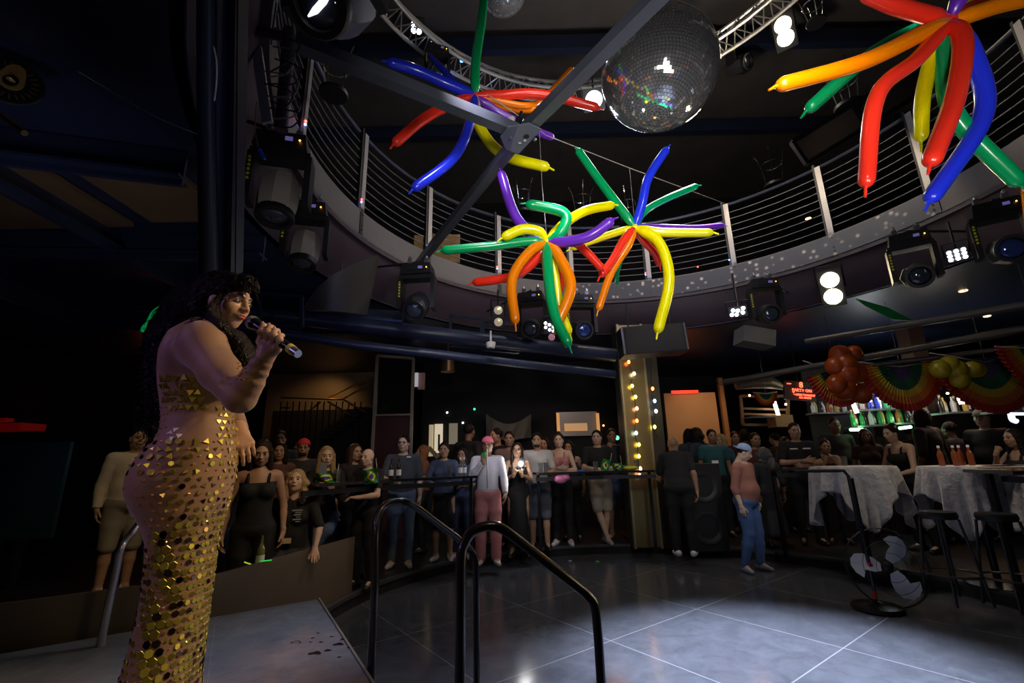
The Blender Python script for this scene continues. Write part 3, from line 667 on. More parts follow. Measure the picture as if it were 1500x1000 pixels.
def person(label, px, top, y, base=.12, face='P', h=None, arms=('down', 'down'), legs='stand', lean=0, turn=0, nod=0, skin=1,
           fem=False, fat=0., shirt=None, sleeve=.5, bottom=None, blen=2., shoes=(.7, .7, .7), hair=(.012, .008, .006), hstyle='short',
           cap=None, group=None, group_lab=None, res=.013, J=None, drop=0., glasses=False, legskin=True, beard=False, skirtflare=.0):
    """px, top: where the crown of the head shows; y: how far into the room; base: floor height there."""
    tp = at_y(px, top, y); H = (h or (tp.z-base-(.02 if cap else .0))); s = H/1.74
    a = math.atan2(1.85-y, -1.25-tp.x) if face == 'P' else math.radians(face) if not isinstance(face, tuple) else math.atan2(1.85-y, -1.25-tp.x)+math.radians(face[1])
    rz = a-PI/2; zb = tp.z-H if h else base
    t = root('person', (tp.x, y, zb), rz, label, 'person', group)
    Rl = Matrix.Rotation(-math.radians(lean), 3, 'X'); PV = Vector((0, 0, .95))
    up = lambda p: PV+Rl @ (Vector(p)-PV)
    # shift so that the head (not the feet) sits over the given point when leaning
    hc0 = up((0, .02, 1.61)); off = Vector((0, -hc0.y+.02, 0))
    up2 = lambda p: (up(p)+off-Vector((0, 0, drop)))*s
    lo = lambda p: (Vector(p)+off-Vector((0, 0, 0)))*s
    wf = .90 if fem else 1.
    jt = {}
    for sd, nm in ((1, 'R'), (-1, 'L')):
        ap = ARMS[arms[0 if sd > 0 else 1]] if isinstance(arms[0 if sd > 0 else 1], str) else arms[0 if sd > 0 else 1]
        mx = lambda p: Vector((p[0]*sd, p[1], p[2]))
        jt['sh'+nm] = up2((sd*.178*wf, -.01, 1.405)); jt['hip'+nm] = lo((sd*.09, 0, .92-drop))
        jt['el'+nm] = up2(mx(ap[0])) if lean < 30 else up2(mx(ap[0])); jt['wr'+nm] = up2(mx(ap[1])); jt['hd'+nm] = (Rl @ mx(ap[2]), Rl @ mx(ap[3]), ap[4])
        lg = LEGS[legs][0 if sd > 0 else 1] if isinstance(legs, str) else legs[0 if sd > 0 else 1]
        jt['kn'+nm] = lo(mx(lg[0])); jt['an'+nm] = lo(mx(lg[1])); jt['to'+nm] = Vector((lg[2][0]*sd, lg[2][1], 0)).normalized()
    if J: jt.update({k: (Vector(v)*s if isinstance(v, tuple) and len(v) == 3 and not isinstance(v[0], Vector) else v) for k, v in J.items()})
    hc = up2((0, .03, 1.62)); hR = Rl @ Matrix.Rotation(math.radians(turn), 3, 'Z') @ Matrix.Rotation(-math.radians(nod-lean*.7), 3, 'X')
    allp = [v for k, v in jt.items() if isinstance(v, Vector) and k[:2] != 'to']+[up2((0, 0, 1.3)), up2((0, .05, .9)), hc]
    A = np.array([tuple(v) for v in allp]); blo = A.min(0)-.22*s; bhi = A.max(0)+.22*s; blo[2] = min(blo[2], -.01)
    def torso(F, g, k=.05):
        F.ell(up2((0, 0, 1.27)), ((.155*wf+fat*.3+g)*s, (.105+fat*.4+g)*s, (.18+g)*s), k, Rl)
        F.ell(up2((0, .01+fat*.3, 1.09)), (((.125 if fem else .14)+fat+g)*s, (.10+fat*1.1+g)*s, (.16+g)*s), k, Rl)
        F.ell(up2((0, 0, .95)), (((.165 if fem else .155)+fat*.8+g)*s, (.115+fat*.6+g)*s, (.12+g)*s), k, Rl)
        F.cap(jt['shL']*.9+jt['shR']*.1, jt['shR']*.9+jt['shL']*.1, (.058+g)*s, (.058+g)*s, .06)
        F.cap(up2((0, -.01, 1.40)), up2((0, .0, 1.46)), (.075+g)*s, (.055+g)*s, .04)
        if fem:
            for q in (-1, 1): F.ell(up2((q*.072, .088, 1.27)), ((.066+g)*s, (.06+g)*s, (.062+g)*s), .03, Rl)
    def arm(F, g, f0, f1, nm):       # f in 0..2 : shoulder..elbow..wrist
        sh, el, wr = jt['sh'+nm], jt['el'+nm], jt['wr'+nm]; w_ = (.86 if fem else 1.)+fat*1.5
        r = lambda t: (np.interp(t, (0, .3, 1, 1.3, 2), (.056, .050, .039, .038, .026))*w_+g)*s
        P = lambda t: sh.lerp(el, t) if t <= 1 else el.lerp(wr, t-1)
        ts = [f0]+[t for t in (.3, 1, 1.3) if f0 < t < f1]+[f1]
        for a_, b_ in zip(ts, ts[1:]): F.cap(P(a_), P(b_), r(a_), r(b_), .015)
    def leg(F, g, f1, nm, fl=0.):
        hp, kn, an = jt['hip'+nm], jt['kn'+nm], jt['an'+nm]; w_ = 1+fat*1.2
        r = lambda t: (np.interp(t, (0, .5, 1, 1.35, 2), (.088, .078, .055, .053, .036))*w_+g+fl*t)*s
        P = lambda t: hp.lerp(kn, t) if t <= 1 else kn.lerp(an, t-1)
        ts = [0]+[t for t in (.5, 1, 1.35) if 0 < t < f1]+[f1]
        for a_, b_ in zip(ts, ts[1:]): F.cap(P(a_), P(b_), r(a_), r(b_), .02)
    # body (skin), one surface with its own fine head and hands
    F = Field(blo, bhi, res); torso(F, 0)
    for nm in 'RL':
        arm(F, 0, 0, 2, nm); leg(F, 0, 2, nm)
        F.cap(jt['an'+nm], jt['an'+nm]+jt['to'+nm]*.13*s-Vector((0, 0, .045*s)), .034*s, .026*s, .02)
    body = [F.mesh()]
    hs = s*1.0; hm = head_mesh(.0065 if res > .011 else .005, fem, .04 if fat > .02 else 0.)
    M = Matrix.Translation(hc) @ hR.to_4x4() @ Matrix.Scale(hs, 4); body.append(xf(hm, M))
    for nm in 'RL':
        d, nrm, kind = jt['hd'+nm]; B = basis_from(d, nrm)           # z: back of the hand
        Ms = Matrix.Translation(jt['wr'+nm]) @ B.to_4x4() @ Matrix.Scale(s*(.92 if fem else 1), 4)
        flip = nm == 'R'
        if flip: Ms = Ms @ Matrix.Diagonal((-1, 1, 1, 1))
        body.append(xf(hand_mesh(kind, .006), Ms, flip))
    sdf_obj('body', join(body), skin_mat(skin), t)
    # face details
    for q in (-1, 1):
        b = MB(); b.ball(M @ Vector((q*.030, .0765, .005)), .0108*hs, n=8, m=6); e = b.build('eye', mat('eye_dark', (.03, .018, .012), .15), t, True, 0, True)
    b = MB(); b.ball(M @ Vector((0, .0925, -.0545)), (.019*hs, .008*hs, .0075*hs), hR, n=10, m=6); b.build('lips', mat('lips_red' if fem else 'lips_brown', (.35, .05, .05) if fem else (.3, .13, .1), .4), t, True, 0, True)
    for q in (-1, 1):
        b = MB(); b.tube([M @ Vector((q*.014, .0875, .024)), M @ Vector((q*.03, .088, .030)), M @ Vector((q*.046, .076, .025))], [.003*hs, .0034*hs, .0018*hs], 5); b.build('eyebrow', mat('brow_hair', (.015, .01, .008), .8), t, True, 0, True)
    if glasses:
        b = MB()
        for q in (-1, 1): b.tube([M @ Vector((q*.031+.019*math.cos(u), .096, .006+.015*math.sin(u))) for u in np.linspace(0, 2*PI, 13)[:-1]], .002*hs, 5, closed=True)
        b.tube([M @ Vector((-.012, .097, .008)), M @ Vector((.012, .097, .008))], .002*hs, 5)
        for q in (-1, 1): b.tube([M @ Vector((q*.05, .094, .01)), M @ Vector((q*.08, .0, .005))], .0018*hs, 5)
        b.build('glasses', m_blackg, t, True, 0, True)
    # hair
    if hstyle != 'bald':
        lm = {'short': 0, 'bob': .13, 'long': .28, 'bun': 0, 'curly': .22, 'pony': .0}[hstyle]
        F = Field(hc-Vector((.2, .2, .2+lm+.1))*s, hc+Vector((.2, .2, .2))*s, .010)
        T_ = lambda p: M @ Vector(p)
        F.ell(T_((0, -.022, .04)), (.083*s, .094*s, .092*s), .02, hR)
        if hstyle in ('bob', 'long', 'curly'):
            F.ell(T_((0, -.045, -.01)), (.088*s, .075*s, .11*s), .03, hR)
            for q in (-1, 1):
                F.cap(T_((q*.072, .012, .02)), T_((q*.088, .01, -.08-lm*.5)), .028*s, .03*s, .03)
                F.cap(T_((q*.06, -.05, -.02)), T_((q*.075, -.03, -.10-lm)), .04*s, .03*s, .04)
        if hstyle == 'curly':
            for i in range(26):
                u = rng.uniform(0, 2*PI); v = rng.uniform(-.18, .1); rr_ = .085+.03*(v < 0)
                p = (rr_*math.cos(u), -.02+rr_*math.sin(u)*.8, v)
                if p[1] < .04: F.ell(T_(p), (.028*s, .028*s, .028*s), .02)
        if hstyle == 'bun': F.ell(T_((0, -.07, .12)), (.04*s, .04*s, .035*s), .02)
        if hstyle == 'pony': F.cap(T_((0, -.11, .05)), T_((0, -.13, -.14)), .03*s, .02*s, .02)
        # keep the face free
        n_ = hR @ Vector((0, .80, -.60)); o_ = T_((0, .046, .022)) if hstyle not in ('bob', 'long', 'curly') else None
        if o_ is not None: F.cut(n_, o_)
        else: F.ell(T_((0, .10, -.035)), (.058*s, .085*s, .09*s), .01, hR, sub=True)
        PQ = F.mesh()
        if len(PQ[0]): sdf_obj('hair', PQ, mat('hair_%02d%02d%02d' % tuple(int(c*99) for c in hair), hair, .45, noise=.5, nscale=70, bump=.7, bscale=60), t)
    if beard:
        F = Field(hc-Vector((.1, .1, .2))*s, hc+Vector((.1, .16, .05))*s, .008)
        F.ell(M @ Vector((0, .042, -.078)), (.052*s, .05*s, .036*s), .01, hR); F.ell(M @ Vector((0, .06, -.052)), (.03*s, .04*s, .008*s), .01, hR, sub=True)
        sdf_obj('beard', F.mesh(), mat('beard_dark', (.02, .014, .01), .8, bump=.6, bscale=80), t)
    if cap:
        F = Field(hc-Vector((.2, .25, .1))*s, hc+Vector((.2, .25, .25))*s, .008)
        F.ell(M @ Vector((0, -.016, .045)), (.089*s, .105*s, .092*s), .0, hR); F.cut(hR @ Vector((0, .12, -1)), M @ Vector((0, 0, .038)))
        co = sdf_obj('cap', F.mesh(), cloth('cap_%02d%02d%02d' % tuple(int(c*99) for c in cap[0]), cap[0]), t)
        b = MB(); sg_ = cap[1]; vs = []
        for lvl in (.004, -.004):
            for u in range(-6, 7):
                f = u/6; vs.append(M @ Vector((f*.078, sg_*(.075*math.sqrt(max(0, 1-f*f*.5)))-.012, .046+lvl)))
            for u in range(6, -7, -1):
                f = u/6; vs.append(M @ Vector((f*.074, sg_*(.08+.085*math.sqrt(max(0, 1-f*f))), .036+lvl)))
        N = 26; b.add(vs, [tuple(range(N)), tuple(range(2*N-1, N-1, -1))]+[(i, N+i, N+(i+1) % N, (i+1) % N) for i in range(N)])
        b.build('cap_brim', cloth('cap_%02d%02d%02d' % tuple(int(c*99) for c in cap[0]), cap[0]), co, False, 0, True)
    # clothing
    if shirt:
        F = Field(blo, bhi, res); torso(F, .013)
        if sleeve > 0:
            for nm in 'RL': arm(F, .014, 0, sleeve, nm)
        if sleeve <= 0:                                   # tank top: open shoulders
            F.cut(Rl @ Vector((0, .15, 1)), up2((0, 0, 1.36)))
        else: F.cut(Rl @ Vector((0, .3, 1)), up2((0, .0, 1.475)))
        F.cut(Rl @ Vector((0, 0, -1)), up2((0, 0, .90)))
        to = sdf_obj('shirt' if not fem else 'top', F.mesh(), cloth('cloth_%02d%02d%02d' % tuple(int(c*99) for c in shirt), shirt), t)
        if sleeve <= 0:
            for q in (-1, 1):
                b = MB(); b.tube([up2((q*.085, .10, 1.33)), up2((q*.088, .075, 1.40)), up2((q*.09, .0, 1.455)), up2((q*.085, -.09, 1.38)), up2((q*.08, -.11, 1.30))], .014*s, 6)
                b.build('strap', cloth('cloth_%02d%02d%02d' % tuple(int(c*99) for c in shirt), shirt), to, True, 0, True)
        t['_top'] = 1
    if bottom:
        F = Field(blo, bhi, res); F.ell(lo((0, 0, .94-drop)), ((.165+fat*.8+.016)*s, (.12+fat*.6+.014)*s, .125*s), .04)
        nmn = 'trousers'
        if blen == 'skirt':
            nmn = 'skirt'; kz = .25
            F.cap(lo((0, 0, .88-drop)), lo((0, .01, kz)), .15*s, (.17+skirtflare)*s, .03); F.cut((0, 0, -1), (0, 0, (kz-.05)*s))
        elif blen == 'mini':
            nmn = 'skirt'; F.cap(lo((0, 0, .88-drop)), lo((0, .01, .50)), .15*s, .19*s, .03); F.cut((0, 0, -1), (0, 0, .46*s))
        else:
            if blen < 1.2: nmn = 'shorts'
            for nm in 'RL': leg(F, .016, blen, nm, .012 if blen < 1.2 else (.010 if skirtflare else 0))
        F.cut((0, 0, 1), (0, 0, (1.0-drop)*s))
        sdf_obj(nmn, F.mesh(), cloth('cloth_%02d%02d%02d' % tuple(int(c*99) for c in bottom), bottom), t)
    if shoes:
        for nm in 'RL':
            an, to_ = jt['an'+nm], jt['to'+nm]; F = Field(an-Vector((.25, .25, .12))*s, an+Vector((.25, .25, .08))*s, .008)
            g0 = an.z-.08*s
            F.cap(an-to_*.045*s+Vector((0, 0, -.04*s)), an+to_*.06*s+Vector((0, 0, -.045*s)), .042*s, .040*s, .01)
            F.cap(an+to_*.05*s+Vector((0, 0, -.045*s)), an+to_*.155*s+Vector((0, 0, -.055*s)), .042*s, .032*s, .02)
            F.cap(an+Vector((0, 0, -.03*s)), an+Vector((0, 0, .01*s)), .044*s, .043*s, .02)
            F.cut((0, 0, -1), (0, 0, g0))
            sdf_obj('shoe', F.mesh(), mat('shoe_%02d%02d%02d' % tuple(int(c*99) for c in shoes), shoes, .5), t)
    t['_s'] = s
    return t, jt, s, M
def hold_obj(t, jt, nm, fwd=.08, side=(0, 0, 0)):
    """world point in the palm of hand nm"""
    d, n, k = jt['hd'+nm]; p = jt['wr'+nm]+Vector(d).normalized()*fwd+Vector(side)
    return MW[t.name] @ p
# ================================================================ THE GUESTS
BLK = (.008, .008, .009); DK = (.03, .032, .045); BRN = (.05, .028, .015)
WHT = (.72, .70, .68)
def mk(*a, **k): return person(*a, **k)
# --- near the stage, left
mk('man in a pale cream shirt and khaki shorts standing beyond the slanting handrail', 205, 627, 5.2, arms=('down', 'lean'), face=-40, turn=0, skin=1, shirt=(.62, .52, .40), sleeve=1.9, bottom=(.25, .22, .17), blen=1.0, shoes=WHT, fat=.03, res=.013)
mk('woman with long dark hair in a black tank top standing behind the parapet', 386, 645, 4.35, arms=('down', 'down'), face=-64, nod=14, skin=1, fem=True, shirt=BLK, sleeve=0, bottom=BLK, blen=2, hair=(.02, .012, .008), hstyle='long', shoes=BLK, h=1.66)
mk('woman in jeans half hidden behind the gold dress', 335, 662, 4.7, arms=('down', 'down'), face='P', skin=1, fem=True, shirt=(.05, .03, .03), sleeve=0, bottom=(.08, .12, .2), blen=2, hair=BRN, hstyle='long', h=1.6)
# crouching blonde leaning on the parapet
t_, j_, s_, M_ = mk('blonde curly-haired woman in a black T-shirt sitting with one hand on the parapet', 436, 687, 4.65, h=1.62, face=-72, turn=-4, nod=-12, skin=3, fem=True,
   arms=(((.30, .06, 1.18), (.44, .18, 1.0), (.4, .5, -.5), (0, .2, 1), 'relaxed'), ((.27, .12, 1.17), (.25, .235, .975), (.15, .75, -.6), (0, .6, .75), 'flat')),
   legs=(((.14, .30, .84), (.14, .30, .46), (.2, 1)), ((-.02, .24, .84), (-.04, .22, .46), (-.4, 1))), shirt=BLK, sleeve=.95, bottom=(.02, .022, .03), blen=2, hair=(.40, .27, .13), hstyle='curly', shoes=BLK, fat=.02)
# print on her shirt, belt card
for dz, w in ((.30, .09), (.26, .06), (.22, .07)):
    b = MB(); b.box((-.05, .155, 1.0+dz-.05), (w, .004, .012)); b.box((-.06, .155, .98+dz-.05), (w*.6, .004, .008)); b.build('shirt_print', mat('print_grey', (.35, .35, .38), .7), [c for c in children(t_) if c.name.startswith('top')][0], False, 0, True)
b = MB(); b.box((.02, .17, .99), (.08, .012, .045)); b.build('belt_card', mat('cream_card', (.65, .52, .3), .5), t_, False, 0, True)
mk('man in a red backwards cap with folded arms', 446, 641, 5.9, arms=('cross', 'crossb'), skin=1, shirt=(.03, .03, .034), sleeve=.6, bottom=DK, cap=((.75, .04, .05), -1), beard=True, glasses=True, shoes=BLK)
mk('dark-haired woman with a warm lit face peering over a shoulder', 411, 648, 5.6, arms=('down', 'down'), skin=1, fem=True, shirt=(.12, .05, .04), sleeve=.5, bottom=BLK, hstyle='bob', shoes=BLK)
mk('dim man with short dark hair standing behind the warm lit woman', 412, 631, 6.8, arms=('down', 'down'), skin=2, shirt=DK, bottom=BLK, shoes=BLK, res=.016)
mk('dim person in dark clothes behind the red cap man', 436, 648, 7.0, skin=2, shirt=(.1, .08, .06), bottom=BLK, shoes=BLK, res=.016)
# blonde woman with phone seated at counter
t_, j_, s_, M_ = mk('blonde woman in black and torn jeans photographing with a grey phone', 479, 654, 5.4, h=1.66, arms=('phone', 'phonelow'), face=-62, skin=3, fem=True, shirt=BLK, sleeve=1.9, bottom=(.09, .15, .30), blen=1.75, hair=(.38, .26, .13), hstyle='long', shoes=BLK,
   legs=(((.12, .40, .86), (.10, .42, .46), (.2, 1)), ((.02, .42, .84), (-.20, .34, .56), (-.5, 1))), drop=0)
ph = hold_obj(t_, j_, 'R', .09)
b = MB(); b.box(ph+Vector((0, -.02, .02)), (.075, .009, .15), Matrix.Rotation(.3, 3, 'Z')); single('phone', b, mat('phone_grey', (.22, .25, .33), .3), 'grey phone held up by the blonde woman in black', 'phone', smooth=False)
mk('woman with long brown hair turned away towards her neighbour', 520, 650, 5.7, arms=('down', 'table'), face=-40, skin=1, fem=True, shirt=BLK, sleeve=.7, bottom=BLK, hair=(.06, .03, .015), hstyle='long', shoes=BLK)
mk('bald older man with a small flag on his shoulder at the counter', 541, 657, 5.3, arms=('table', 'table'), face=-110, skin=3, shirt=BLK, sleeve=.6, bottom=BLK, hstyle='bald', shoes=BLK)
# polo man
t_, j_, s_, M_ = mk('man in a dark grey polo and blue jeans standing behind the long counter', 592, 637, 6.25, arms=('table', 'down'), face=-82, turn=-12, skin=3, shirt=(.06, .065, .08), sleeve=.75, bottom=(.14, .19, .27), blen=2, shoes=WHT, glasses=True, fat=.02)
b = MB(); b.box((-.085, .135, 1.34), (.055, .01, .018)); b.build('name_badge', mat('badge_white', (.8, .8, .8), .5), t_, False, 0, True)
mk('woman with orange-lit hair behind the man in the grey polo', 621, 652, 7.2, skin=1, fem=True, face=-170, shirt=(.2, .07, .03), bottom=BLK, hair=(.25, .09, .03), hstyle='long', shoes=BLK, res=.016)
mk('woman in a denim jacket and black dress behind a drink on the counter', 651, 648, 6.6, arms=('table', 'table'), face=-90, skin=1, fem=True, shirt=(.05, .07, .12), sleeve=1.7, bottom=BLK, blen='mini', hair=(.012, .008, .006), hstyle='bun', shoes=WHT)
mk('person in navy with dark hair beside the denim jacket', 677, 656, 6.7, arms=('down', 'table'), face=-95, skin=2, fem=True, shirt=(.03, .05, .12), sleeve=1, bottom=(.02, .03, .08), blen=1.9, hstyle='bob', shoes=(.5, .5, .55))
t_, j_, s_, M_ = mk('tall person in black seen from the back with a white badge', 686, 621, 7.7, face=60, skin=4, shirt=BLK, sleeve=1, bottom=BLK, shoes=BLK, fat=.03, res=.016)
b = MB(); b.box((-.04, -.15, 1.32), (.13, .01, .06)); b.build('back_badge', mat('badge_white', (.8, .8, .8), .5), t_, False, 0, True)
# pink hat man
t_, j_, s_, M_ = mk('man in a pink cap, white lace shirt and pink trousers drinking through a straw', 714, 638, 6.3, base=.12, arms=(((.23, .10, 1.17), (.06, .20, 1.40), (-.2, .1, 1), (0, 1, 0), 'grip'), 'swing'), face=-88, turn=-5, skin=2, shirt=(.62, .60, .66), sleeve=1.8, bottom=(.62, .24, .24), blen=2, skirtflare=.02, cap=((.8, .16, .25), -1), glasses=True, shoes=(.7, .65, .6))
b = MB(); b.tube([(0, .15, 1.42), (0, .155, 1.25), (0, .15, .93)], .006, 5); b.build('shirt_placket', mat('placket_white', (.8, .8, .8), .6), [c for c in children(t_) if c.name.startswith('shirt')][0], True, 0, True)
F = Field((-.2, -.2, .88), (.2, .2, .99), .012); F.ell((0, 0, .94), (.185*s_, .145*s_, .11*s_), .0); F.cut((0, 0, -1), (0, 0, .89*s_)); F.cut((0, 0, 1), (0, 0, 1.0*s_))
sdf_obj('pink_hem', F.mesh(), cloth('cloth_pinkhem', (.62, .33, .38)), t_)
cup = hold_obj(t_, j_, 'R', .08)
b = MB(); b.lathe([(.022, -.04), (.028, .035), (.026, .035), (.02, -.035)], cup, n=14); gc = single('drink_cup', b, mat('green_drink', (.02, .35, .06), .3), 'green drink in the hand of the man in the pink cap', 'cup')
b = MB(); b.tube([cup+Vector((0, 0, 0)), cup+Vector((.0, .01, .14))], .004, 6); b.build('straw', mat('badge_white', (.8, .8, .8)), gc)
mk('man with short dark hair in warm light behind the pink cap', 729, 627, 7.6, skin=1, face=-150, shirt=BLK, bottom=BLK, shoes=BLK, res=.016)
mk('dim man with dark hair beside the warm lit man', 746, 632, 7.3, skin=2, face=-95, shirt=(.12, .07, .05), bottom=BLK, shoes=BLK, res=.016)
# phone light woman
t_, j_, s_, M_ = mk('woman in a black dress with straps pointing a bright phone light', 757, 648, 6.7, arms=('phonelow', 'phonelow'), face=-90, skin=1, fem=True, shirt=BLK, sleeve=0, bottom=BLK, blen='skirt', hair=(.02, .014, .01), hstyle='long', glasses=True, shoes=BLK)
ph = at_y(763, 679, 6.35); pr = root('phone', ph, label='phone with a glaring white flash held by the woman in black', cat='phone')
b = MB(); b.box(ph, (.075, .01, .155), Matrix.Rotation(.5, 3, 'Y')); b.build('case', m_blackg, pr, False)
b = MB(); b.ball(ph+Vector((0, -.015, 0)), .030, n=12, m=8); b.build('flash', glow('flash_white', (1, .97, .95), 260), pr)
lamp('POINT', ph+Vector((0, -.08, 0)), .8, (1, 1, 1), size=.02)
mk('man in a white T-shirt and grey shorts standing by the counter corner', 786, 634, 7.15, arms=('down', 'table'), face=-95, skin=1, shirt=(.50, .47, .43), sleeve=.7, bottom=(.09, .10, .13), blen=1.0, shoes=BLK, beard=True)
mk('small face in orange light behind the white T-shirt', 797, 641, 8.1, skin=1, fem=True, shirt=(.1, .05, .03), bottom=BLK, hstyle='bob', shoes=BLK, res=.016)
mk('woman in a pink top leaning with crossed arms on the counter', 818, 634, 7.5, arms=('cross', 'crossb'), face=-100, skin=3, fem=True, shirt=(.55, .22, .22), sleeve=0, bottom=BLK, blen=2, hair=(.03, .02, .012), hstyle='bun', shoes=(.6, .6, .6))
mk('woman with dark hair in warm light between pink top and black T-shirt', 833, 646, 7.9, skin=1, fem=True, shirt=(.05, .03, .04), sleeve=0, bottom=BLK, hstyle='long', shoes=BLK, res=.016)
mk('man in a black T-shirt and khaki shorts with crossed ankles', 873, 630, 7.6, arms=('table', 'table'), legs='cross', face=-92, turn=-15, skin=3, shirt=BLK, sleeve=.7, bottom=(.42, .37, .28), blen=.95, shoes=(.4, .42, .45))
mk('dim man resting his chin on a hand near the flags', 895, 628, 8.1, arms=('chin', 'table'), face=-95, skin=2, shirt=DK, sleeve=.6, bottom=(.05, .07, .14), blen=1., shoes=(.5, .25, .15))
mk('woman with long dark hair folding her arms beside the lit column', 925, 633, 8.5, arms=('cross', 'crossb'), face=-100, skin=3, fem=True, shirt=BLK, sleeve=.3, bottom=BLK, blen=2, hair=(.012, .008, .006), hstyle='long', shoes=WHT)
mk('broad person all in black with white shoes bending over the counter', 984, 634, 6.75, arms=('down', 'lean'), face=75, lean=22, skin=2, shirt=BLK, sleeve=.7, bottom=BLK, blen=2, hstyle='bald', shoes=WHT, fat=.05)
# --- right of the column
mk('dim person with bobbed black hair in front of the beige wall', 1008, 628, 8.8, face=70, skin=4, fem=True, shirt=(.03, .04, .06), bottom=BLK, hstyle='bob', shoes=BLK, res=.017)
mk('dim person with curly black hair in front of the beige wall', 1020, 626, 8.4, face=110, skin=4, fem=True, shirt=(.02, .03, .05), bottom=BLK, hstyle='curly', shoes=BLK, res=.017)
mk('man in a dark teal printed shirt beside the black speaker cabinet', 1041, 629, 7.9, face=-100, skin=2, shirt=(.02, .09, .10), bottom=BLK, shoes=BLK, res=.016)
mk('fair-haired woman partly hidden behind the teal shirt', 1056, 636, 8.4, face=-160, skin=1, fem=True, shirt=(.02, .06, .1), bottom=BLK, hair=(.3, .2, .1), hstyle='bob', shoes=BLK, res=.017)
# cap man walking on the dance floor
t_, j_, s_, M_ = mk('man in a pale blue cap, rust sweater and jeans walking on the dance floor', 1085, 648, 6.15, base=0., arms=('down', 'pocket'), legs=(((.11, .03, .50), (.17, -.06, .08), (.6, 1)), ((.13, .05, .50), (.13, .02, .08), (-.2, 1))), face=-52, turn=24, lean=4, nod=24, skin=3, fat=.052, shirt=(.33, .135, .10), sleeve=1.25, bottom=(.07, .14, .33), blen=2, cap=((.30, .40, .62), -1), shoes=(.25, .3, .4), res=.011)
mk('person with grey curly hair in a spotted black top and long skirt', 1117, 655, 6.9, arms=('down', 'down'), face=70, skin=1, fem=True, shirt=(.03, .035, .04), sleeve=1.2, bottom=(.022, .026, .034), blen='skirt', hair=(.12, .12, .125), hstyle='curly', shoes=BLK, skirtflare=.05)
mk('dim man with round face between blue cap and orange lamps', 1104, 634, 7.6, face=-95, skin=2, shirt=(.08, .02, .02), bottom=BLK, shoes=BLK, res=.016)
t_, j_, s_, M_ = mk('man in a black T-shirt with two white chest stripes leaning on folded arms', 1161, 620, 7.1, arms=('cross', 'crossb'), face=-105, skin=1, shirt=BLK, sleeve=.7, bottom=BLK, shoes=BLK, fat=.025)
for q in (-1, 1):
    b = MB(); b.box((q*.085, .145, 1.34), (.10, .012, .018)); b.build('chest_stripe', mat('badge_white', (.8, .8, .8)), t_, False, 0, True)
mk('small distant man in orange light below the flags', 1192, 617, 9.6, face=-110, skin=1, shirt=(.02, .02, .03), bottom=BLK, shoes=BLK, res=.018)
mk('woman resting her chin on both hands at the counter', 1206, 642, 7.0, arms=('chin', 'chin'), face=-110, lean=12, skin=2, fem=True, shirt=BLK, sleeve=0, bottom=BLK, hair=(.02, .012, .01), hstyle='bun', shoes=BLK)
mk('tall dim man standing behind the woman resting her chin', 1219, 612, 8.0, face=-100, skin=4, shirt=(.03, .014, .014), bottom=BLK, shoes=BLK, res=.016, fat=.03)
mk('dim person with dark red hair behind the first cloth covered table', 1265, 628, 7.6, face=-120, skin=4, fem=True, shirt=(.04, .012, .014), bottom=BLK, hstyle='bob', hair=(.05, .012, .01), shoes=BLK, res=.016)
mk('woman in a black sleeveless top leaning in profile on a cloth covered table', 1304, 620, 6.4, arms=('table', 'lean'), face=-172, lean=14, skin=3, fem=True, shirt=BLK, sleeve=0, bottom=BLK, hair=(.02, .012, .01), hstyle='bun', shoes=BLK)
mk('very dark broad figure between the two cloth covered tables', 1348, 598, 7.0, face=110, skin=4, shirt=(.02, .01, .01), sleeve=1, bottom=BLK, hstyle='bob', shoes=BLK, fat=.05, res=.016)
mk('dim man in a dark cap looking towards the bar', 1435, 598, 6.9, face=-150, skin=2, shirt=(.015, .012, .012), sleeve=1, bottom=BLK, shoes=BLK, cap=((.03, .025, .02), 1), fat=.04, res=.016)
mk('dim figure behind the bottles on the cloth covered table', 1390, 618, 7.2, face=100, skin=4, shirt=(.03, .014, .012), sleeve=1, bottom=BLK, shoes=BLK, res=.017)
mk('woman with dark hair sipping at the edge of the tables', 1484, 628, 5.2, arms=('mouth', 'table'), face=175, skin=1, fem=True, shirt=BLK, sleeve=0, bottom=BLK, hair=(.015, .01, .01), hstyle='long', shoes=BLK, fat=.03)
for i, (px, tp_, y_) in enumerate(((1075, 632, 9.2), (1090, 628, 9.6), (1135, 634, 8.9), (1148, 640, 8.2), (1240, 632, 8.6), (1290, 616, 8.4), (1330, 624, 8.8))):
    mk(('dim guest in orange light behind the blue cap', 'distant dim guest near the stairs of the bar', 'dim guest with warm rim light beyond the folded arms', 'short dim guest behind the folded arms', 'dim guest before the green lit shelf', 'dim guest before the blue bottles', 'dim guest before the amber bottles')[i], px, tp_, y_, face=(-100, 60, 120, -80, 90, 100, 80)[i], skin=(1, 2, 1, 2, 4, 2, 4)[i], fem=bool(i % 2), shirt=((.05, .02, .02), (.03, .03, .04), (.04, .02, .01), (.05, .02, .04), (.02, .02, .02), (.03, .01, .01), (.02, .02, .03))[i], bottom=BLK, hstyle=('short', 'bob')[i % 2], shoes=BLK, res=.018)
mk('dark figure barely visible in the shadows by the teal panel', 40, 668, 5.6, face=-60, skin=2, shirt=BLK, sleeve=1.9, bottom=BLK, hstyle='bob', shoes=BLK, arms=('table', 'table'), h=1.6, res=.017)
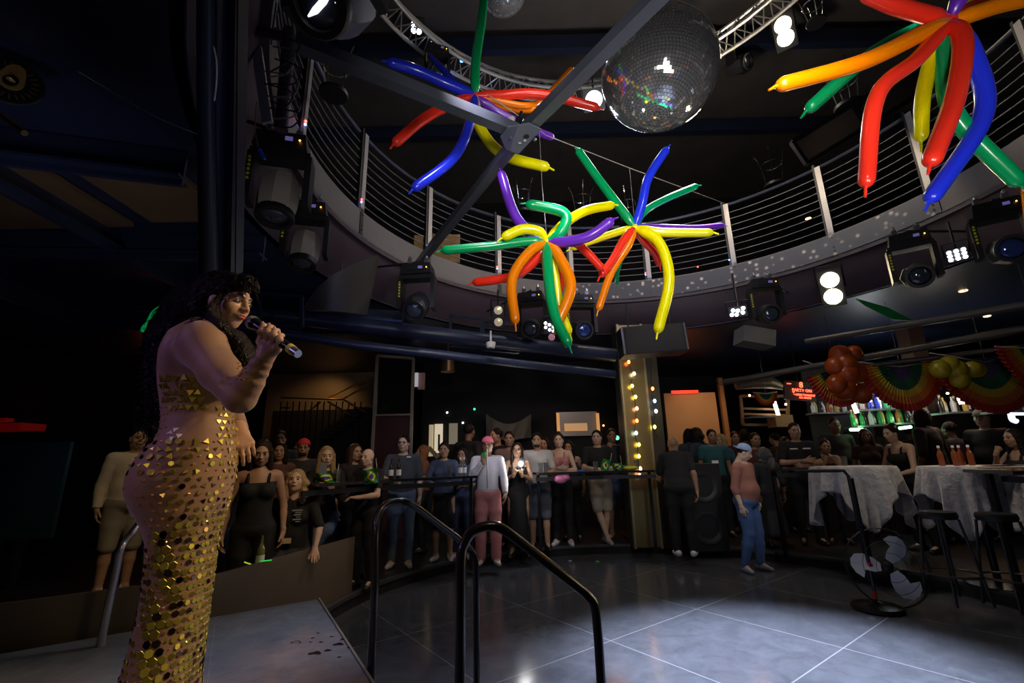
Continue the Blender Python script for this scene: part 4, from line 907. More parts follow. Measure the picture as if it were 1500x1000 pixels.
# ================================================================ THE PERFORMER
PY = 1.85
PW = lambda x, y, d=PY: at_y(x, y, d)
pr = root('person', (-1.25, PY, .4), label='singer with long black curls in a gold mirrored mermaid dress holding a microphone', cat='person')
pinv = MW[pr.name].inverted()
m_pskin = mat('singer_skin', (.58, .34, .21), .42, noise=.05, nscale=20)
m_mesh = mat('nude_stretch_mesh', (.34, .185, .105), .62, noise=.10, nscale=6, bump=.12, bscale=14, sheen=.3)
h = .0055
def W2(PQ): return PQ[0]-np.array([-1.25, PY, .4]), PQ[1]
shR, elR, wrR = PW(297, 508, 1.70), PW(352, 582, 1.60), PW(388, 524, 1.56)
shL, elL, wrL = PW(300, 500, 2.02), PW(338, 600, 2.10), PW(352, 628, 2.02)
# dress: torso, sleeves and skirt as one fabric surface
rows = [(1100, 138, 292, .24), (1050, 152, 294, .21), (1000, 172, 296, .18), (950, 188, 301, .155), (910, 199, 306, .14), (870, 207, 311, .135), (830, 212, 316, .135),
        (790, 214, 322, .145), (765, 207, 329, .16), (745, 195, 336, .175), (720, 187, 343, .185), (700, 187, 347, .185), (680, 195, 349, .18), (660, 210, 350, .17),
        (645, 226, 350, .16), (630, 234, 349, .14), (610, 236, 344, .128), (590, 234, 350, .132), (565, 231, 362, .15), (545, 231, 366, .15), (520, 237, 352, .15), (495, 250, 338, .140), (478, 272, 326, .10), (466, 290, 322, .06)]
F = Field((-1.65, 1.45, .38), (-.82, 2.3, 2.12), h)
R_ = []
for py, l, r, ry in rows:
    a, c = PW(l, py), PW(r, py); z = max((a.z+c.z)/2, .395); sh = (ry-.13)*.0
    ry *= .95; Wd = abs(c.x-a.x)/2*.83; R_.append((z, (a.x+c.x)/2, PY+.005, max(.055, math.sqrt(max(0, Wd*Wd-(ry*.56)**2))/.83), ry))
R_.sort(); F.loft(R_, .02)
F.ell(PW(352, 545, 1.80), (.05, .075, .065), .05)                   # bust under the arm
F.ell(PW(232, 706, 1.76), (.080, .085, .10), .05); F.ell(PW(236, 706, 1.95), (.080, .085, .10), .05)   # seat
F.ell(PW(262, 520, 1.76), (.05, .07, .10), .06)                     # shoulder blade
F.cap(shR, PW(322, 545, 1.655), .078, .068, .05); F.cap(PW(322, 545, 1.655), elR, .068, .052, .02)
F.ell(PW(298, 500, 1.70), (.075, .07, .08), .05)
F.cap(elR, elR.lerp(wrR, .35), .050, .044, .02); F.cap(elR.lerp(wrR, .35), wrR, .044, .031, .02)
for i, f in enumerate((.30, .42, .53, .64, .75, .85)):               # sleeve wrinkles
    p = elR.lerp(wrR, f); rr_ = .047-.017*f
    F.ell(p+Vector((.0, 0, 0)), (rr_*.99, rr_*.99, .005), .010, face_R((wrR-elR).normalized()+Vector((.25*(-1)**i, .1, 0)), (0, 1, .1)))
for i in range(3):
    a = elR+Vector((-.05+.012*i, -.035, .045+.018*i)); F.cap(a, a+Vector((.055, -.006, -.012)), .004, .004, .012, sub=True)
F.cap(shL, elL, .07, .05, .05); F.cap(elL, wrL, .048, .032, .02)
dress = sdf_obj('dress', W2(F.mesh()), m_mesh, pr)
# skin body: neck, head, hands
F = Field((-1.35, 1.7, 1.75), (-1.0, 2.05, 2.12), .006)
hc = PW(333, 443, 1.84)
F.cap(PW(306, 486, 1.85), PW(325, 460, 1.85), .062, .052, .03); F.cap(PW(300, 497, 1.79), PW(308, 488, 1.92), .06, .06, .04)
for sa_, ea_, wa_ in ((shR, elR, wrR), (shL, elL, wrL)): pass
hdm = head_mesh(.0042, True)
fw = Vector((.985, -.17, -.18)).normalized(); xr = fw.cross(Vector((.05, 0, 1))).normalized(); hup = xr.cross(fw)
hR = Matrix((xr, fw, hup)).transposed(); HS = 1.0
HM = Matrix.Translation(hc) @ hR.to_4x4() @ Matrix.Scale(HS, 4)
F2 = Field((-1.5, 1.4, 1.0), (-.8, 2.25, 2.1), .010)
F2.ell(PW(290, 540, 1.85), (.09, .09, .2), .04); F2.ell(PW(285, 640, 1.85), (.08, .08, .16), .04); F2.cap(shR, shL, .05, .05, .04)
F2.cap(shR, elR, .05, .036, .02); F2.cap(elR, wrR, .034, .024, .02); F2.cap(shL, elL, .05, .036, .02); F2.cap(elL, wrL, .034, .026, .02); F2.cap(PW(300, 500, 1.85), PW(318, 470, 1.85), .05, .045, .03)
body = [F.mesh(), F2.mesh(), xf(hdm, HM)]
# mic axis
mA, mB = PW(371, 473, 1.60), PW(432, 515, 1.50); md = (mB-mA).normalized()
# right hand gripping the mic: palm behind the mic (far side), fingers over its near side
F = Field((-1.05, 1.38, 1.72), (-.66, 1.78, 2.08), .0033)
def q(x, y, d): return PW(x, y, d)
kn = [q(386, 497, 1.568), q(393, 501, 1.560), q(400, 506, 1.552), q(406, 511, 1.545)]       # knuckles
F.cap(wrR, wrR.lerp(q(392, 510, 1.56), .8), .030, .030, .012)
for k_ in kn: F.cap(wrR, k_, .019, .0155, .016)
tips = []
mid = [q(383, 486, 1.530), q(392, 487, 1.522), q(401, 491, 1.515), q(409.5, 497, 1.508)]
end = [q(386, 477, 1.555), q(395, 479, 1.545), q(403, 484, 1.538), q(410, 491, 1.530)]
for i in range(4):
    r0 = (.0118, .012, .0115, .0105)[i]
    F.cap(kn[i], mid[i], r0*1.12, r0, .006); F.cap(mid[i], end[i], r0, r0*.92, .003)
    F.cap(end[i], end[i]+Vector((.0, .018, .004)), r0*.9, r0*.8, .003)
    F.ell(mid[i], (r0*1.12,)*3, .006)
F.cap(wrR.lerp(kn[0], .3), q(381, 500, 1.60), .018, .014, .014); F.cap(q(381, 500, 1.60), q(384, 487, 1.62), .0135, .0115, .005)
body.append(F.mesh())
# left hand hanging in front of the waist
Bh = basis_from(PW(361, 668, 1.93)-PW(352, 634, 1.99), (.55, -.8, .1))
body.append(xf(hand_mesh('hang', .0045), Matrix.Translation(PW(352, 633, 1.99)) @ Bh.to_4x4() @ Matrix.Scale(1.0, 4), False))
sdf_obj('body', W2(join(body)), m_pskin, pr)
# nails, face
m_nail = mat('nail_polish', (.75, .5, .45), .2)
for i in range(4):
    b = MB(); b.ball(end[i]+Vector((.0, -.008, .007)), (.0062, .0035, .008), n=8, m=6); b.build('fingernail', m_nail, pr)
for s in (-1, 1):
    b = MB(); b.ball(HM @ Vector((s*.030, .0775, .005)), (.0125, .0105, .0095), hR, 12, 8); e = b.build('eye', mat('eye_white', (.8, .78, .75), .15), pr)
    b = MB(); b.ball(HM @ Vector((s*.030, .0855, .004)), (.0055, .004, .0055), hR, 10, 6); b.build('iris', mat('eye_dark', (.03, .018, .012), .1), e)
    b = MB(); b.tube([HM @ Vector((s*(.030+.0165*c_), .083-.004*abs(c_)+.003, .006+.0085*(1-c_*c_)-.001)) for c_ in np.linspace(-1, 1, 9)], .0022, 6); b.build('eyelashes', m_black, e)
    b = MB(); b.tube([HM @ Vector((s*.013, .0875, .024)), HM @ Vector((s*.028, .0885, .032)), HM @ Vector((s*.047, .076, .027))], [.0025, .003, .0014], 6); b.build('eyebrow', m_black, pr)
b = MB()
b.ball(HM @ Vector((0, .0935, -.0495)), (.019, .0075, .005), hR, 12, 8); b.ball(HM @ Vector((0, .0925, -.0595)), (.0165, .008, .006), hR, 12, 8)
b.build('lips', mat('lipstick_rose', (.42, .09, .07), .3), pr)
b = MB(); b.ball(HM @ Vector((.076, -.008, -.045)), .006, n=8, m=6); b.build('earring', mat('gold_metal', (.9, .62, .2), .2, metal=1), pr)
# hair: mass plus curls
F = Field((-1.72, 1.5, 1.35), (-.88, 2.2, 2.3), .008)
T = lambda x, y, z: HM @ Vector((x, y, z))
F.ell(T(0, -.03, .045), (.092, .102, .092), .02, hR)
F.ell(T(0, -.08, -.01), (.10, .085, .13), .04, hR)
F.ell(T(.02, .045, .088), (.05, .05, .030), .03, hR); F.ell(T(.0, .075, .085), (.035, .030, .022), .02, hR)
def lock(pts, r0, r1, k=.03):
    P = spline(pts, 3)
    for i in range(len(P)-1):
        f = i/(len(P)-1); F.cap(P[i], P[i+1], r0+(r1-r0)*f, r0+(r1-r0)*f, k)
# down the back, swept to the dark side
for (dx, dd) in ((0, 0), (-14, .05), (12, .03), (-24, .08)):
    lock([PW(296+dx, 430, 1.90+dd), PW(268+dx, 470, 1.96+dd), PW(244+dx, 520, 2.02+dd), PW(236+dx, 575, 2.05+dd), PW(240+dx, 612, 2.06+dd)], .05, .026)
# in front of the shoulder, between neck and arm
for (dx, dd) in ((0, .02), (8, .06)):
    lock([PW(318+dx, 466, 1.745+dd), PW(333+dx, 488, 1.72+dd), PW(349+dx, 506, 1.72+dd), PW(358+dx, 524, 1.73+dd), PW(354+dx, 540, 1.75+dd)], .024, .012)
lock([PW(350, 418, 1.79), PW(362, 412, 1.79), PW(371, 424, 1.80), PW(369, 440, 1.82)], .02, .010)
lock([PW(328, 440, 1.745), PW(318, 462, 1.72), PW(322, 482, 1.70)], .03, .026)
F.ell(T(.0, .125, -.030), (.20, .085, .098), .008, hR, sub=True)
hair = sdf_obj('hair', W2(F.mesh()), mat('black_hair', (.012, .008, .007), .38, noise=.5, nscale=80, bump=.8, bscale=70), pr)
b = MB(); rr = random.Random(3)
def curl(p, d, L, amp, turns, r, phase):
    d = Vector(d).normalized(); u = d.orthogonal().normalized(); w = d.cross(u); pts = []
    for i in range(int(turns*9)+2):
        f = i/(turns*9+1); a = phase+2*PI*turns*f
        pts.append(p+d*L*f+(u*math.cos(a)+w*math.sin(a))*amp*(.5+.6*f)+Vector((0, 0, -.03*f*f)))
    b.tube(pts, [r*(1-.7*i/len(pts)) for i in range(len(pts))], 5)
hv = [hair.data.vertices[i].co.copy() for i in rr.sample(range(len(hair.data.vertices)), 520)]
hn = [hair.data.vertices[i].normal.copy() for i in range(0)]
for v in hv:
    w = MW[pr.name] @ v
    lz = (HM.inverted() @ w)
    if lz.y > .030 and lz.z < .07 and lz.z > -.16: continue
    low = w.z < hc.z-.02
    c = hc if not low else Vector((w.x, PY, w.z)); out = (w-Vector((hc.x-.04, PY, w.z))).normalized()
    if low: curl(w, Vector((out.x*.25, out.y*.25, -1)), rr.uniform(.05, .10), rr.uniform(.008, .014), rr.uniform(1.2, 2.2), .0035, rr.uniform(0, 6))
    else:
        back = (w-hc); tang = Vector((-.6, rr.uniform(-.4, .4), -.5)) if lz.y < .03 else Vector((.3, rr.uniform(-.5, .3), -.3))
        curl(w, tang, rr.uniform(.04, .08), rr.uniform(.004, .008), rr.uniform(.6, 1.2), .003, rr.uniform(0, 6))
# wisps before the face edge
for k in range(3):
    p = PW(338+rr.uniform(-3, 3), 418+k*6, 1.76); curl(p, (.15, -.1, -1), rr.uniform(.04, .07), .006, 1.1, .0018, rr.uniform(0, 6))
o = b.build('curls', mat('black_hair', (.012, .008, .007)), hair, True, 0)
# ---- mirrors and crystals on the dress
bm_ = bpy.data.meshes.new('tmp'); bv = BVHTree.FromPolygons([tuple(v.co) for v in dress.data.vertices], [tuple(p.vertices) for p in dress.data.polygons])
Rz_ = np.array(R_); org = Vector((-1.25, PY, .4))
def hit(th, z):
    cx = float(np.interp(z, Rz_[:, 0], Rz_[:, 1])); p0 = Vector((cx, PY, z))-org; d = Vector((math.cos(th), math.sin(th), 0))
    r = bv.ray_cast(p0+d*.45, -d)
    return (r[0], r[1]) if r[0] is not None else (None, None)
tiles = {0: MB(), 1: MB(), 2: MB()}; beads = {0: MB(), 1: MB()}
def plate(mb, P, N, size, n, rot, jit=.06, th=.0025, hole=False):
    z = (N+Vector((rr.uniform(-jit, jit), rr.uniform(-jit, jit), rr.uniform(-jit, jit)))).normalized()
    x = Vector((0, 0, 1)).cross(z)
    if x.length < 1e-3: return
    x.normalize(); y = z.cross(x); vs = []
    for hgt in (0, th):
        for k in range(n):
            a = rot+2*PI*k/n; sz = size*(1 if hgt == 0 else .9); vs.append(P+x*math.cos(a)*sz+y*math.sin(a)*sz+z*(hgt+.001))
    fs = [tuple(range(n, 2*n))]+[(k, (k+1) % n, n+(k+1) % n, n+k) for k in range(n)]
    mb.add(vs, fs)
def crystal(mb, P, N, s):
    x = Vector((0, 0, 1)).cross(N)
    if x.length < 1e-3: return
    x.normalize(); y = N.cross(x)
    vs = [P+x*s*1.0, P+y*s*.7, P-x*s*1.0, P-y*s*.7, P+N*s*.6]; mb.add(vs, [(0, 1, 4), (1, 2, 4), (2, 3, 4), (3, 0, 4)])
zz = lambda py: PW(270, py).z
def zone(py, f):
    """f: 0 at the back silhouette .. 1 at the front silhouette of the visible side; returns what covers it"""
    return None
z = zz(990)-.20; row = 0
while z < zz(556):
    py = 1e9
    # pixel row of this height at the dress
    py = np.interp(z, [zz(y) for y in range(1100, 540, -20)], list(range(1100, 540, -20)))
    circ = .9; step_a = .034/.17
    k = 0; th = -PI+(row % 2)*step_a/2
    while th < PI:
        # front measure: 1 at +x (her front), 0 at back
        fr = (math.cos(th)+1)/2; near = math.sin(th)
        thj = th+rr.uniform(-.02, .02); zj = z+rr.uniform(-.002, .002)
        P, N = hit(thj, zj)
        th += step_a; k += 1
        if P is None or N.z > .9: continue
        rx_ = float(np.interp(z, Rz_[:, 0], Rz_[:, 3])); ry_ = float(np.interp(z, Rz_[:, 0], Rz_[:, 4])); cx_ = float(np.interp(z, Rz_[:, 0], Rz_[:, 1]))-org.x
        ex_ = 1/math.sqrt((math.cos(th)/rx_)**2+(math.sin(th)/ry_)**2)
        if py < 650 and abs(math.hypot(P.x-cx_, P.y)-ex_) > .022: continue
        pb = 775+(.45-fr)*70; sp_ = (th*.17*2.2+z*1.0)
        edge = .30+.25*max(0, min(1, (py-740)/120))          # boundary between beads and tiles slopes round the hip
        if py < 592:                                          # band under the bust: triangles
            if rr.random() < .75 and (fr > .22): plate(tiles[rr.choice((0, 0, 1))], P, N, rr.uniform(.014, .019), 3, rr.choice((PI/2, -PI/2)), .22)
        elif py < 645:
            # cut-out of bare mesh at the side, beads at the back
            if fr < .33: crystal(beads[1], P, N, .0075)
            elif fr > .93: plate(tiles[0], P, N, .012, 3, rr.choice((PI/2, -PI/2)), .25)
            elif py < 602 and rr.random() < .8: plate(tiles[0], P, N, .015, 3, rr.choice((PI/2, -PI/2)), .25)
        elif py < 690:
            if fr < .2: 
                if rr.random() < .30: crystal(beads[1], P, N, .008)
            elif fr < .36: plate(tiles[2], P, N, .010, 6, .3, .2) if rr.random() < .6 else None
            else: (plate(tiles[rr.choice((0, 0, 1))], P, N, rr.uniform(.010, .016), rr.choice((3, 3, 6)), rr.uniform(0, 3), .28) if rr.random() < .75 else crystal(beads[0], P, N, .008))
        elif py < pb:
            g = fr
            if fr < .42: 
                if row % 2 == 0 and k % 2 == 0: crystal(beads[1], P, N, .0085)
            elif fr < .62: 
                if rr.random() < .62: crystal(beads[0], P, N, .0095)
            else: plate(tiles[rr.choice((0, 0, 2))], P, N, rr.uniform(.008, .012), rr.choice((3, 6, 4)), rr.uniform(0, 3), .3) if rr.random() < .8 else crystal(beads[0], P, N, .009)
        else:
            s_ = .0100+.0055*max(0, 1-abs(fr-.62)/.3)
            if (sp_ % .26) < .03 and fr < .8: crystal(beads[0 if fr > .3 else 1], P, N, .0065)
            elif fr < .33: plate(tiles[2], P, N, .0085, 6, .3, .12) if rr.random() < .8 else None
            elif .26 > (sp_ % .26) > .235 and fr < .85: plate(tiles[1], P, N, .006, 4, .3, .1)
            else: plate(tiles[(0, 0, 1, 1, 2)[rr.randrange(5)]], P, N, s_, 6, .3, .20)
            if fr > .3 and rr.random() < .35:
                P2, N2 = hit(thj+step_a/2, zj+.002)
                if P2 is not None: crystal(beads[rr.randrange(2)], P2, N2, .0048)
    z += .0265; row += 1
m_gold = mat('gold_mirror', (.95, .74, .14), .36, metal=1); m_gold2 = mat('olive_gold_mirror', (.80, .72, .10), .42, metal=1)
m_brz2 = mat('bronze_mirror', (.35, .22, .10), .15, metal=1)
m_amb = mat('amber_crystal', (.85, .42, .10), .08, metal=.6); m_ros = mat('rose_crystal', (.75, .38, .30), .08, metal=.6)
for i, m_ in enumerate((m_gold, m_gold2, m_brz2)):
    tag(tiles[i].build('mirror_tile', m_, dress, False, 0, True), kind='stuff')
for i, m_ in enumerate((m_amb, m_ros)):
    tag(beads[i].build('crystal_bead', m_, dress, False, 0, True), kind='stuff')
# bright triangles at the lower back
m_sil = mat('silver_mirror', (.95, .95, .95), .5, metal=.3); b = MB()
for (x, y) in ((249, 634), (257, 629), (252, 642), (262, 638)):
    P = PW(x, y, 1.5)-org; r_ = bv.ray_cast(PW(x, y, 1.2)-org, (PW(x, y, 1.2)-Vector((0, 0, CAMZ))).normalized())
    if r_[0] is not None: plate(b, r_[0], (r_[1]+Vector((.1, .1, .25))).normalized(), .013, 3, (PI/2 if (x+y) % 2 else -PI/2), .03)
b.build('silver_triangle', m_sil, dress, False, 0, True)
# neckline straps: skin tone panel edge, gold bits at bust
b = MB()
for k in range(26):
    x, y = 352+rr.uniform(-5, 10), 536+rr.uniform(-8, 22); r_ = bv.ray_cast(PW(x, y, 1.2)-org, (PW(x, y, 1.2)-Vector((0, 0, CAMZ))).normalized())
    if r_[0] is not None: crystal(b, r_[0], r_[1], .007)
b.build('bust_crystal', m_amb, dress, False, 0, True)
# the microphone is a thing of its own
mc = root('microphone', (mA+mB)/2, label='black wireless microphone with silver grille held at the singer mouth', cat='microphone')
Rm = md.to_track_quat('Z', 'Y').to_matrix()
b = MB(); b.lathe([(.016, .018), (.024, .008), (.0262, -.004), (.023, -.018), (.014, -.027), (.003, -.030)][::-1], mA, Rm, 20); b.build('grille', mat('mic_grille', (.45, .45, .47), .35, metal=.8, bump=1., bscale=260), mc)
L = (mB-mA).length
b = MB(); b.lathe([(.024, .008), (.0245, .016), (.021, .022), (.019, .04), (.0165, L*.9)], mA, Rm, 20); b.build('handle', m_blackg, mc)
b = MB(); b.lathe([(.0170, L*.88), (.0172, L*.95)], mA, Rm, 16); b.build('ring', mat('mic_yellow', (.7, .6, .1), .4), mc)
b = MB(); b.lathe([(.0155, L*.95), (.014, L+.02)], mA, Rm, 16); b.build('antenna_cap', m_steel, mc)
# high heel shoe tips under the hem
b = MB(); b.ball((-1.13, 1.75, .43), (.06, .035, .03)); b.build('shoe', m_gold, pr)
# ================================================================ BALLOONS
BC = {'red': (.95, .035, .015), 'orange': (1, .25, .0), 'yellow': (1, .88, .0), 'green': (.0, .40, .12), 'blue': (.02, .045, .95), 'purple': (.16, .03, .55)}
def bmat(c):
    m = mat('balloon_'+c, BC[c], .25, coat=.4); b = m.node_tree.nodes['Principled BSDF']
    b.inputs['Subsurface Weight'].default_value = .25; b.inputs['Subsurface Radius'].default_value = (.05, .05, .05); b.inputs['Subsurface Scale'].default_value = .3
    return m
def balloon(par, c, pts, r, nub=True):
    P = spline(pts, 9); d_ = [0]
    for a_, b_ in zip(P, P[1:]): d_.append(d_[-1]+(b_-a_).length)
    L = d_[-1]; ds = [L*k/34 for k in range(34) if L*k/34 < L-r*1.6]+[L-r*q for q in (1.5, 1.15, .85, .6, .4, .22, .1, .03)]; Q = []; j = 0
    for s_ in ds:
        while j < len(P)-2 and d_[j+1] < s_: j += 1
        Q.append(P[j].lerp(P[j+1], (s_-d_[j])/max(1e-6, d_[j+1]-d_[j])))
    rs = []
    for s_ in ds:
        e = L-s_; q = 1.0
        if e < 1.2*r: q = math.sqrt(max(.03, 1-((1.2*r-e)/(1.2*r))**2))
        q *= min(1, .45+.55*s_/(2.2*r)); q *= 1-.10*(s_/L)**2; rs.append(r*q)
    b = MB(); b.tube(Q, rs, 16)
    if nub:
        d = (P[-1]-P[-2]).normalized(); b.tube([P[-1]-d*.004, P[-1]+d*.012, P[-1]+d*.02+Vector((0, 0, -.006)), P[-1]+d*.045+Vector((0, 0, -.012))], [r*.28, r*.16, r*.2, r*.14], 8)
    return b.build('balloon', bmat(c), par, True, .9)
def cluster(px, py, D, lab, items, r, knotc='yellow'):
    o = at_y(px, py, D); t = root('balloon_burst', o, label=lab, cat='balloons', group='bursts of long twisting balloons')
    for c, pts, dep, rr_ in items:
        P = [at_y(x, y, D+dep*(i+1)/len(pts)) for i, (x, y) in enumerate(pts)]
        balloon(t, c, [o]+P, r*rr_)
    b = MB(); b.ball(o, r*.8); b.build('knot', bmat(knotc), t)
    return t, o
cluster(696, 140, 3.75, 'rainbow balloon burst above the steel beam joint', [
    ('blue', [(660, 125), (610, 103), (566, 90)], -.35, 1.15), ('blue', [(668, 122), (645, 98), (629, 82)], .5, .85), ('green', [(697, 90), (705, 35), (712, -30)], -.1, 1.05),
    ('red', [(655, 155), (615, 178), (576, 212)], -.2, 1.1), ('blue', [(690, 175), (665, 230), (604, 278)], -.3, 1.05), ('yellow', [(700, 180), (735, 225), (805, 246)], -.1, 1.15),
    ('red', [(730, 140), (790, 138), (878, 158)], .2, 1.1), ('orange', [(720, 150), (750, 158), (790, 160)], .3, 1), ('orange', [(770, 155), (800, 140), (838, 100)], .6, .75), ('purple', [(730, 165), (780, 190), (811, 202)], .4, 1.0)], .046, 'red')
cluster(801, 354, 3.5, 'rainbow balloon burst lower and nearer the singer', [
    ('purple', [(775, 340), (752, 310), (733, 250)], .0, 1.05), ('green', [(822, 340), (826, 312), (770, 298)], -.15, 1.1), ('yellow', [(830, 325), (860, 308), (900, 300)], .25, 1.05),
    ('purple', [(830, 354), (865, 345), (899, 321)], -.2, 1.05), ('yellow', [(790, 340), (765, 336), (735, 349)], -.1, 1.05), ('green', [(770, 354), (715, 361), (646, 367)], -.05, .95),
    ('red', [(785, 380), (750, 405), (692, 414)], .2, 1.0), ('orange', [(775, 370), (750, 410), (755, 475)], -.15, 1.0), ('green', [(803, 400), (812, 460), (834, 508)], -.2, 1.05), ('yellow', [(812, 400), (820, 450), (835, 490)], .1, .9),
    ('orange', [(818, 375), (836, 420), (814, 480)], -.1, 1.1), ('red', [(815, 375), (823, 400), (818, 430)], .3, .95), ('red', [(840, 355), (860, 370), (884, 396)], .2, .9)], .043, 'yellow')
cluster(930, 333, 3.9, 'rainbow balloon burst in front of the far railing', [
    ('green', [(905, 300), (875, 260), (845, 218)], .0, 1.0), ('blue', [(940, 300), (950, 260), (978, 216)], -.1, 1.0), ('green', [(942, 312), (970, 294), (1022, 272)], .2, .85),
    ('yellow', [(965, 340), (1010, 341), (1045, 341)], -.1, 1.0), ('purple', [(970, 333), (1020, 334), (1060, 330)], .3, .75), ('yellow', [(965, 355), (980, 410), (963, 488)], -.15, 1.15),
    ('yellow', [(905, 340), (875, 350), (836, 364)], .2, .85), ('red', [(915, 350), (898, 380), (879, 405)], -.1, .95), ('orange', [(920, 360), (895, 400), (876, 455)], .0, .85), ('red', [(940, 350), (958, 370), (966, 389)], .3, .8), ('green', [(915, 365), (905, 395), (903, 415)], .6, .6)], .043, 'yellow')
cluster(1391, 30, 2.0, 'large rainbow balloon burst hanging nearest the camera', [
    ('red', [(1350, 20), (1310, 8), (1262, -12)], -.1, 1.0), ('purple', [(1402, 5), (1420, -30)], -.1, .9), ('orange', [(1420, 22), (1470, 6), (1530, -6)], -.05, .95), ('red', [(1425, 12), (1460, 5), (1510, -12)], .15, .9),
    ('green', [(1340, 45), (1270, 85), (1181, 163)], .35, .95), ('orange', [(1345, 52), (1260, 92), (1137, 126)], -.05, .95), ('red', [(1345, 85), (1285, 140), (1268, 274)], -.05, .9),
    ('yellow', [(1370, 70), (1352, 140), (1349, 208)], .2, .85), ('green', [(1384, 90), (1400, 170), (1497, 272)], .15, 1.0), ('red', [(1410, 60), (1400, 140), (1362, 242)], -.15, 1.0), ('blue', [(1425, 80), (1440, 170), (1360, 296)], .1, 1.0),
    ('yellow', [(1420, 0), (1440, -12)], .2, .8)], .045, 'red')
b = MB(); b.tube([at_y(1497, 276, 2.2), at_y(1502, 300, 2.2), at_y(1506, 330, 2.2)], [.006, .012, .014], 8); single('balloon_neck', b, mat('balloon_orange', BC['orange']), 'orange deflated balloon tail at the picture edge under the green balloon', 'balloon')
# strings
a = at_y(800, 198, 3.7); c = Vector(ringp(54, RR-.02, 5.42))
pipe('wire', [at_y(700, 128, 3.75), a, at_y(922, 246, 4.6), c], .004, mat('wire_pale', (.6, .55, .5), .4), 'thin pale wire from the balloon burst to the balcony railing', 'wire', n=5)
pipe('thread', [at_y(790, 190, 3.6), at_y(794, 270, 3.55), at_y(801, 350, 3.5)], .0015, mat('wire_pale', (.6, .55, .5)), 'hanging thread of the lower balloon burst', 'thread', n=4)
pipe('thread', [at_y(922, 246, 4.6), at_y(930, 330, 3.9)], .0015, mat('wire_pale', (.6, .55, .5)), 'hanging thread of the burst at the far railing', 'thread', n=4)
# ================================================================ MIRROR BALLS
def mirror_ball(c, R, lab, rows=58, tilt=.16):
    t = root('mirror_ball', c, label=lab, cat='disco ball')
    Rt = Matrix.Rotation(tilt, 3, 'Y') @ Matrix.Rotation(-.1, 3, 'X')
    core = MB(); core.ball((0, 0, 0), R*.985, n=40, m=24); core.build('core', mat('ball_core', (.03, .03, .035), .6), t, True, 0, True)
    b = MB(); rg = random.Random(5); g = .90
    for i in range(rows):
        p0 = -PI/2+PI*i/rows; p1 = -PI/2+PI*(i+1)/rows; pm = (p0+p1)/2; n = max(6, int(round(2*PI*math.cos(pm)/(PI/rows))))
        for k in range(n):
            a = 2*PI*(k+.5)/n; N = Vector((math.cos(pm)*math.cos(a), math.cos(pm)*math.sin(a), math.sin(pm)))
            N2 = (N+Vector((rg.gauss(0, .02), rg.gauss(0, .02), rg.gauss(0, .02)))).normalized()
            ex = Vector((-math.sin(a), math.cos(a), 0)); ex = (ex-N2*ex.dot(N2)).normalized(); ey = N2.cross(ex)
            w = R*math.cos(pm)*PI/n*g; hh = R*PI/rows/2*g; c0 = Rt @ (N*R); X = Rt @ ex; Y = Rt @ ey; Z = Rt @ N2
            if w < .002: continue
            b.add([c0-X*w-Y*hh, c0+X*w-Y*hh, c0+X*w+Y*hh, c0-X*w+Y*hh], [(0, 1, 2, 3)])
    b.build('mirror_tile', mat('mirror', (.92, .92, .95), .09, metal=.8), t, False, 0, True)
    b = MB(); b.lathe([(.05, R-.02), (.05, R+.06), (.02, R+.08), (.02, R+.16)], (0, 0, 0), Rt, 16); b.build('hanger', m_black, t, True, .7, True)
    e = Rt @ Vector((0, 0, R+.16)); b = MB(); b.tube([e, (e.x, e.y, 8.9-c[2])], .006, 6); b.build('chain', m_steel, t, True, 0, True)
    return t
mirror_ball(at_y(965, 104, 3.96), .60, 'giant mirror ball hanging over the dance floor')
mirror_ball(at_y(735, -18, 5.0), .36, 'smaller mirror ball cut by the top edge beside the green balloon', 34)
# ================================================================ STEEL BEAMS with joint plate
m_beam = mat('beam_paint', (.055, .06, .08), .4, noise=.15, nscale=5)
hub = at_z(765, 195, 3.92); eA = at_z(968, -10, 3.92); eB = at_z(470, 76, 3.92); eC = at_z(604, 398, 3.95)
eA2 = hub+(eA-hub)*1.6; eB2 = hub+(eB-hub)*1.1
bt = root('steel_beam_frame', hub, label='three dark square steel beams meeting at a bolted plate', cat='beam')
for nm_, e in (('beam', eA2), ('beam', eB2), ('beam', eC)):
    b = MB(); d = (e-hub).normalized(); b.beam(hub+d*.05, e, .085, .085); b.build(nm_, m_beam, bt, False)
b = MB(); dA, dB, dC = [(e-hub).normalized() for e in (eA, eB, eC)]
P = []
for d in (dA, dB, dC):
    w = Vector((0, 0, 1)).cross(d); P += [hub+d*.17-w*.06, hub+d*.17+w*.06]
P = [Vector((p.x, p.y, 3.868)) for p in P]; P.sort(key=lambda p: math.atan2(p.y-hub.y, p.x-hub.x))
b.prism([(p.x, p.y) for p in P], 3.862, 3.872); pl = b.build('joint_plate', mat('plate_paint', (.10, .115, .16), .35), bt, False)
for k, (u, v) in enumerate(((.02, .05), (-.02, .08), (.10, .05), (-.09, .02))):
    b = MB(); b.cyl((hub.x+u, hub.y+v-.05, 3.850), (hub.x+u, hub.y+v-.05, 3.866), .011, n=8); b.build('bolt', m_steel, pl)
b = MB(); b.lathe([(.024, 3.859), (.024, 3.8635)], (hub.x+.03, hub.y-.035, 0), n=20); b.build('hole', m_black, pl)
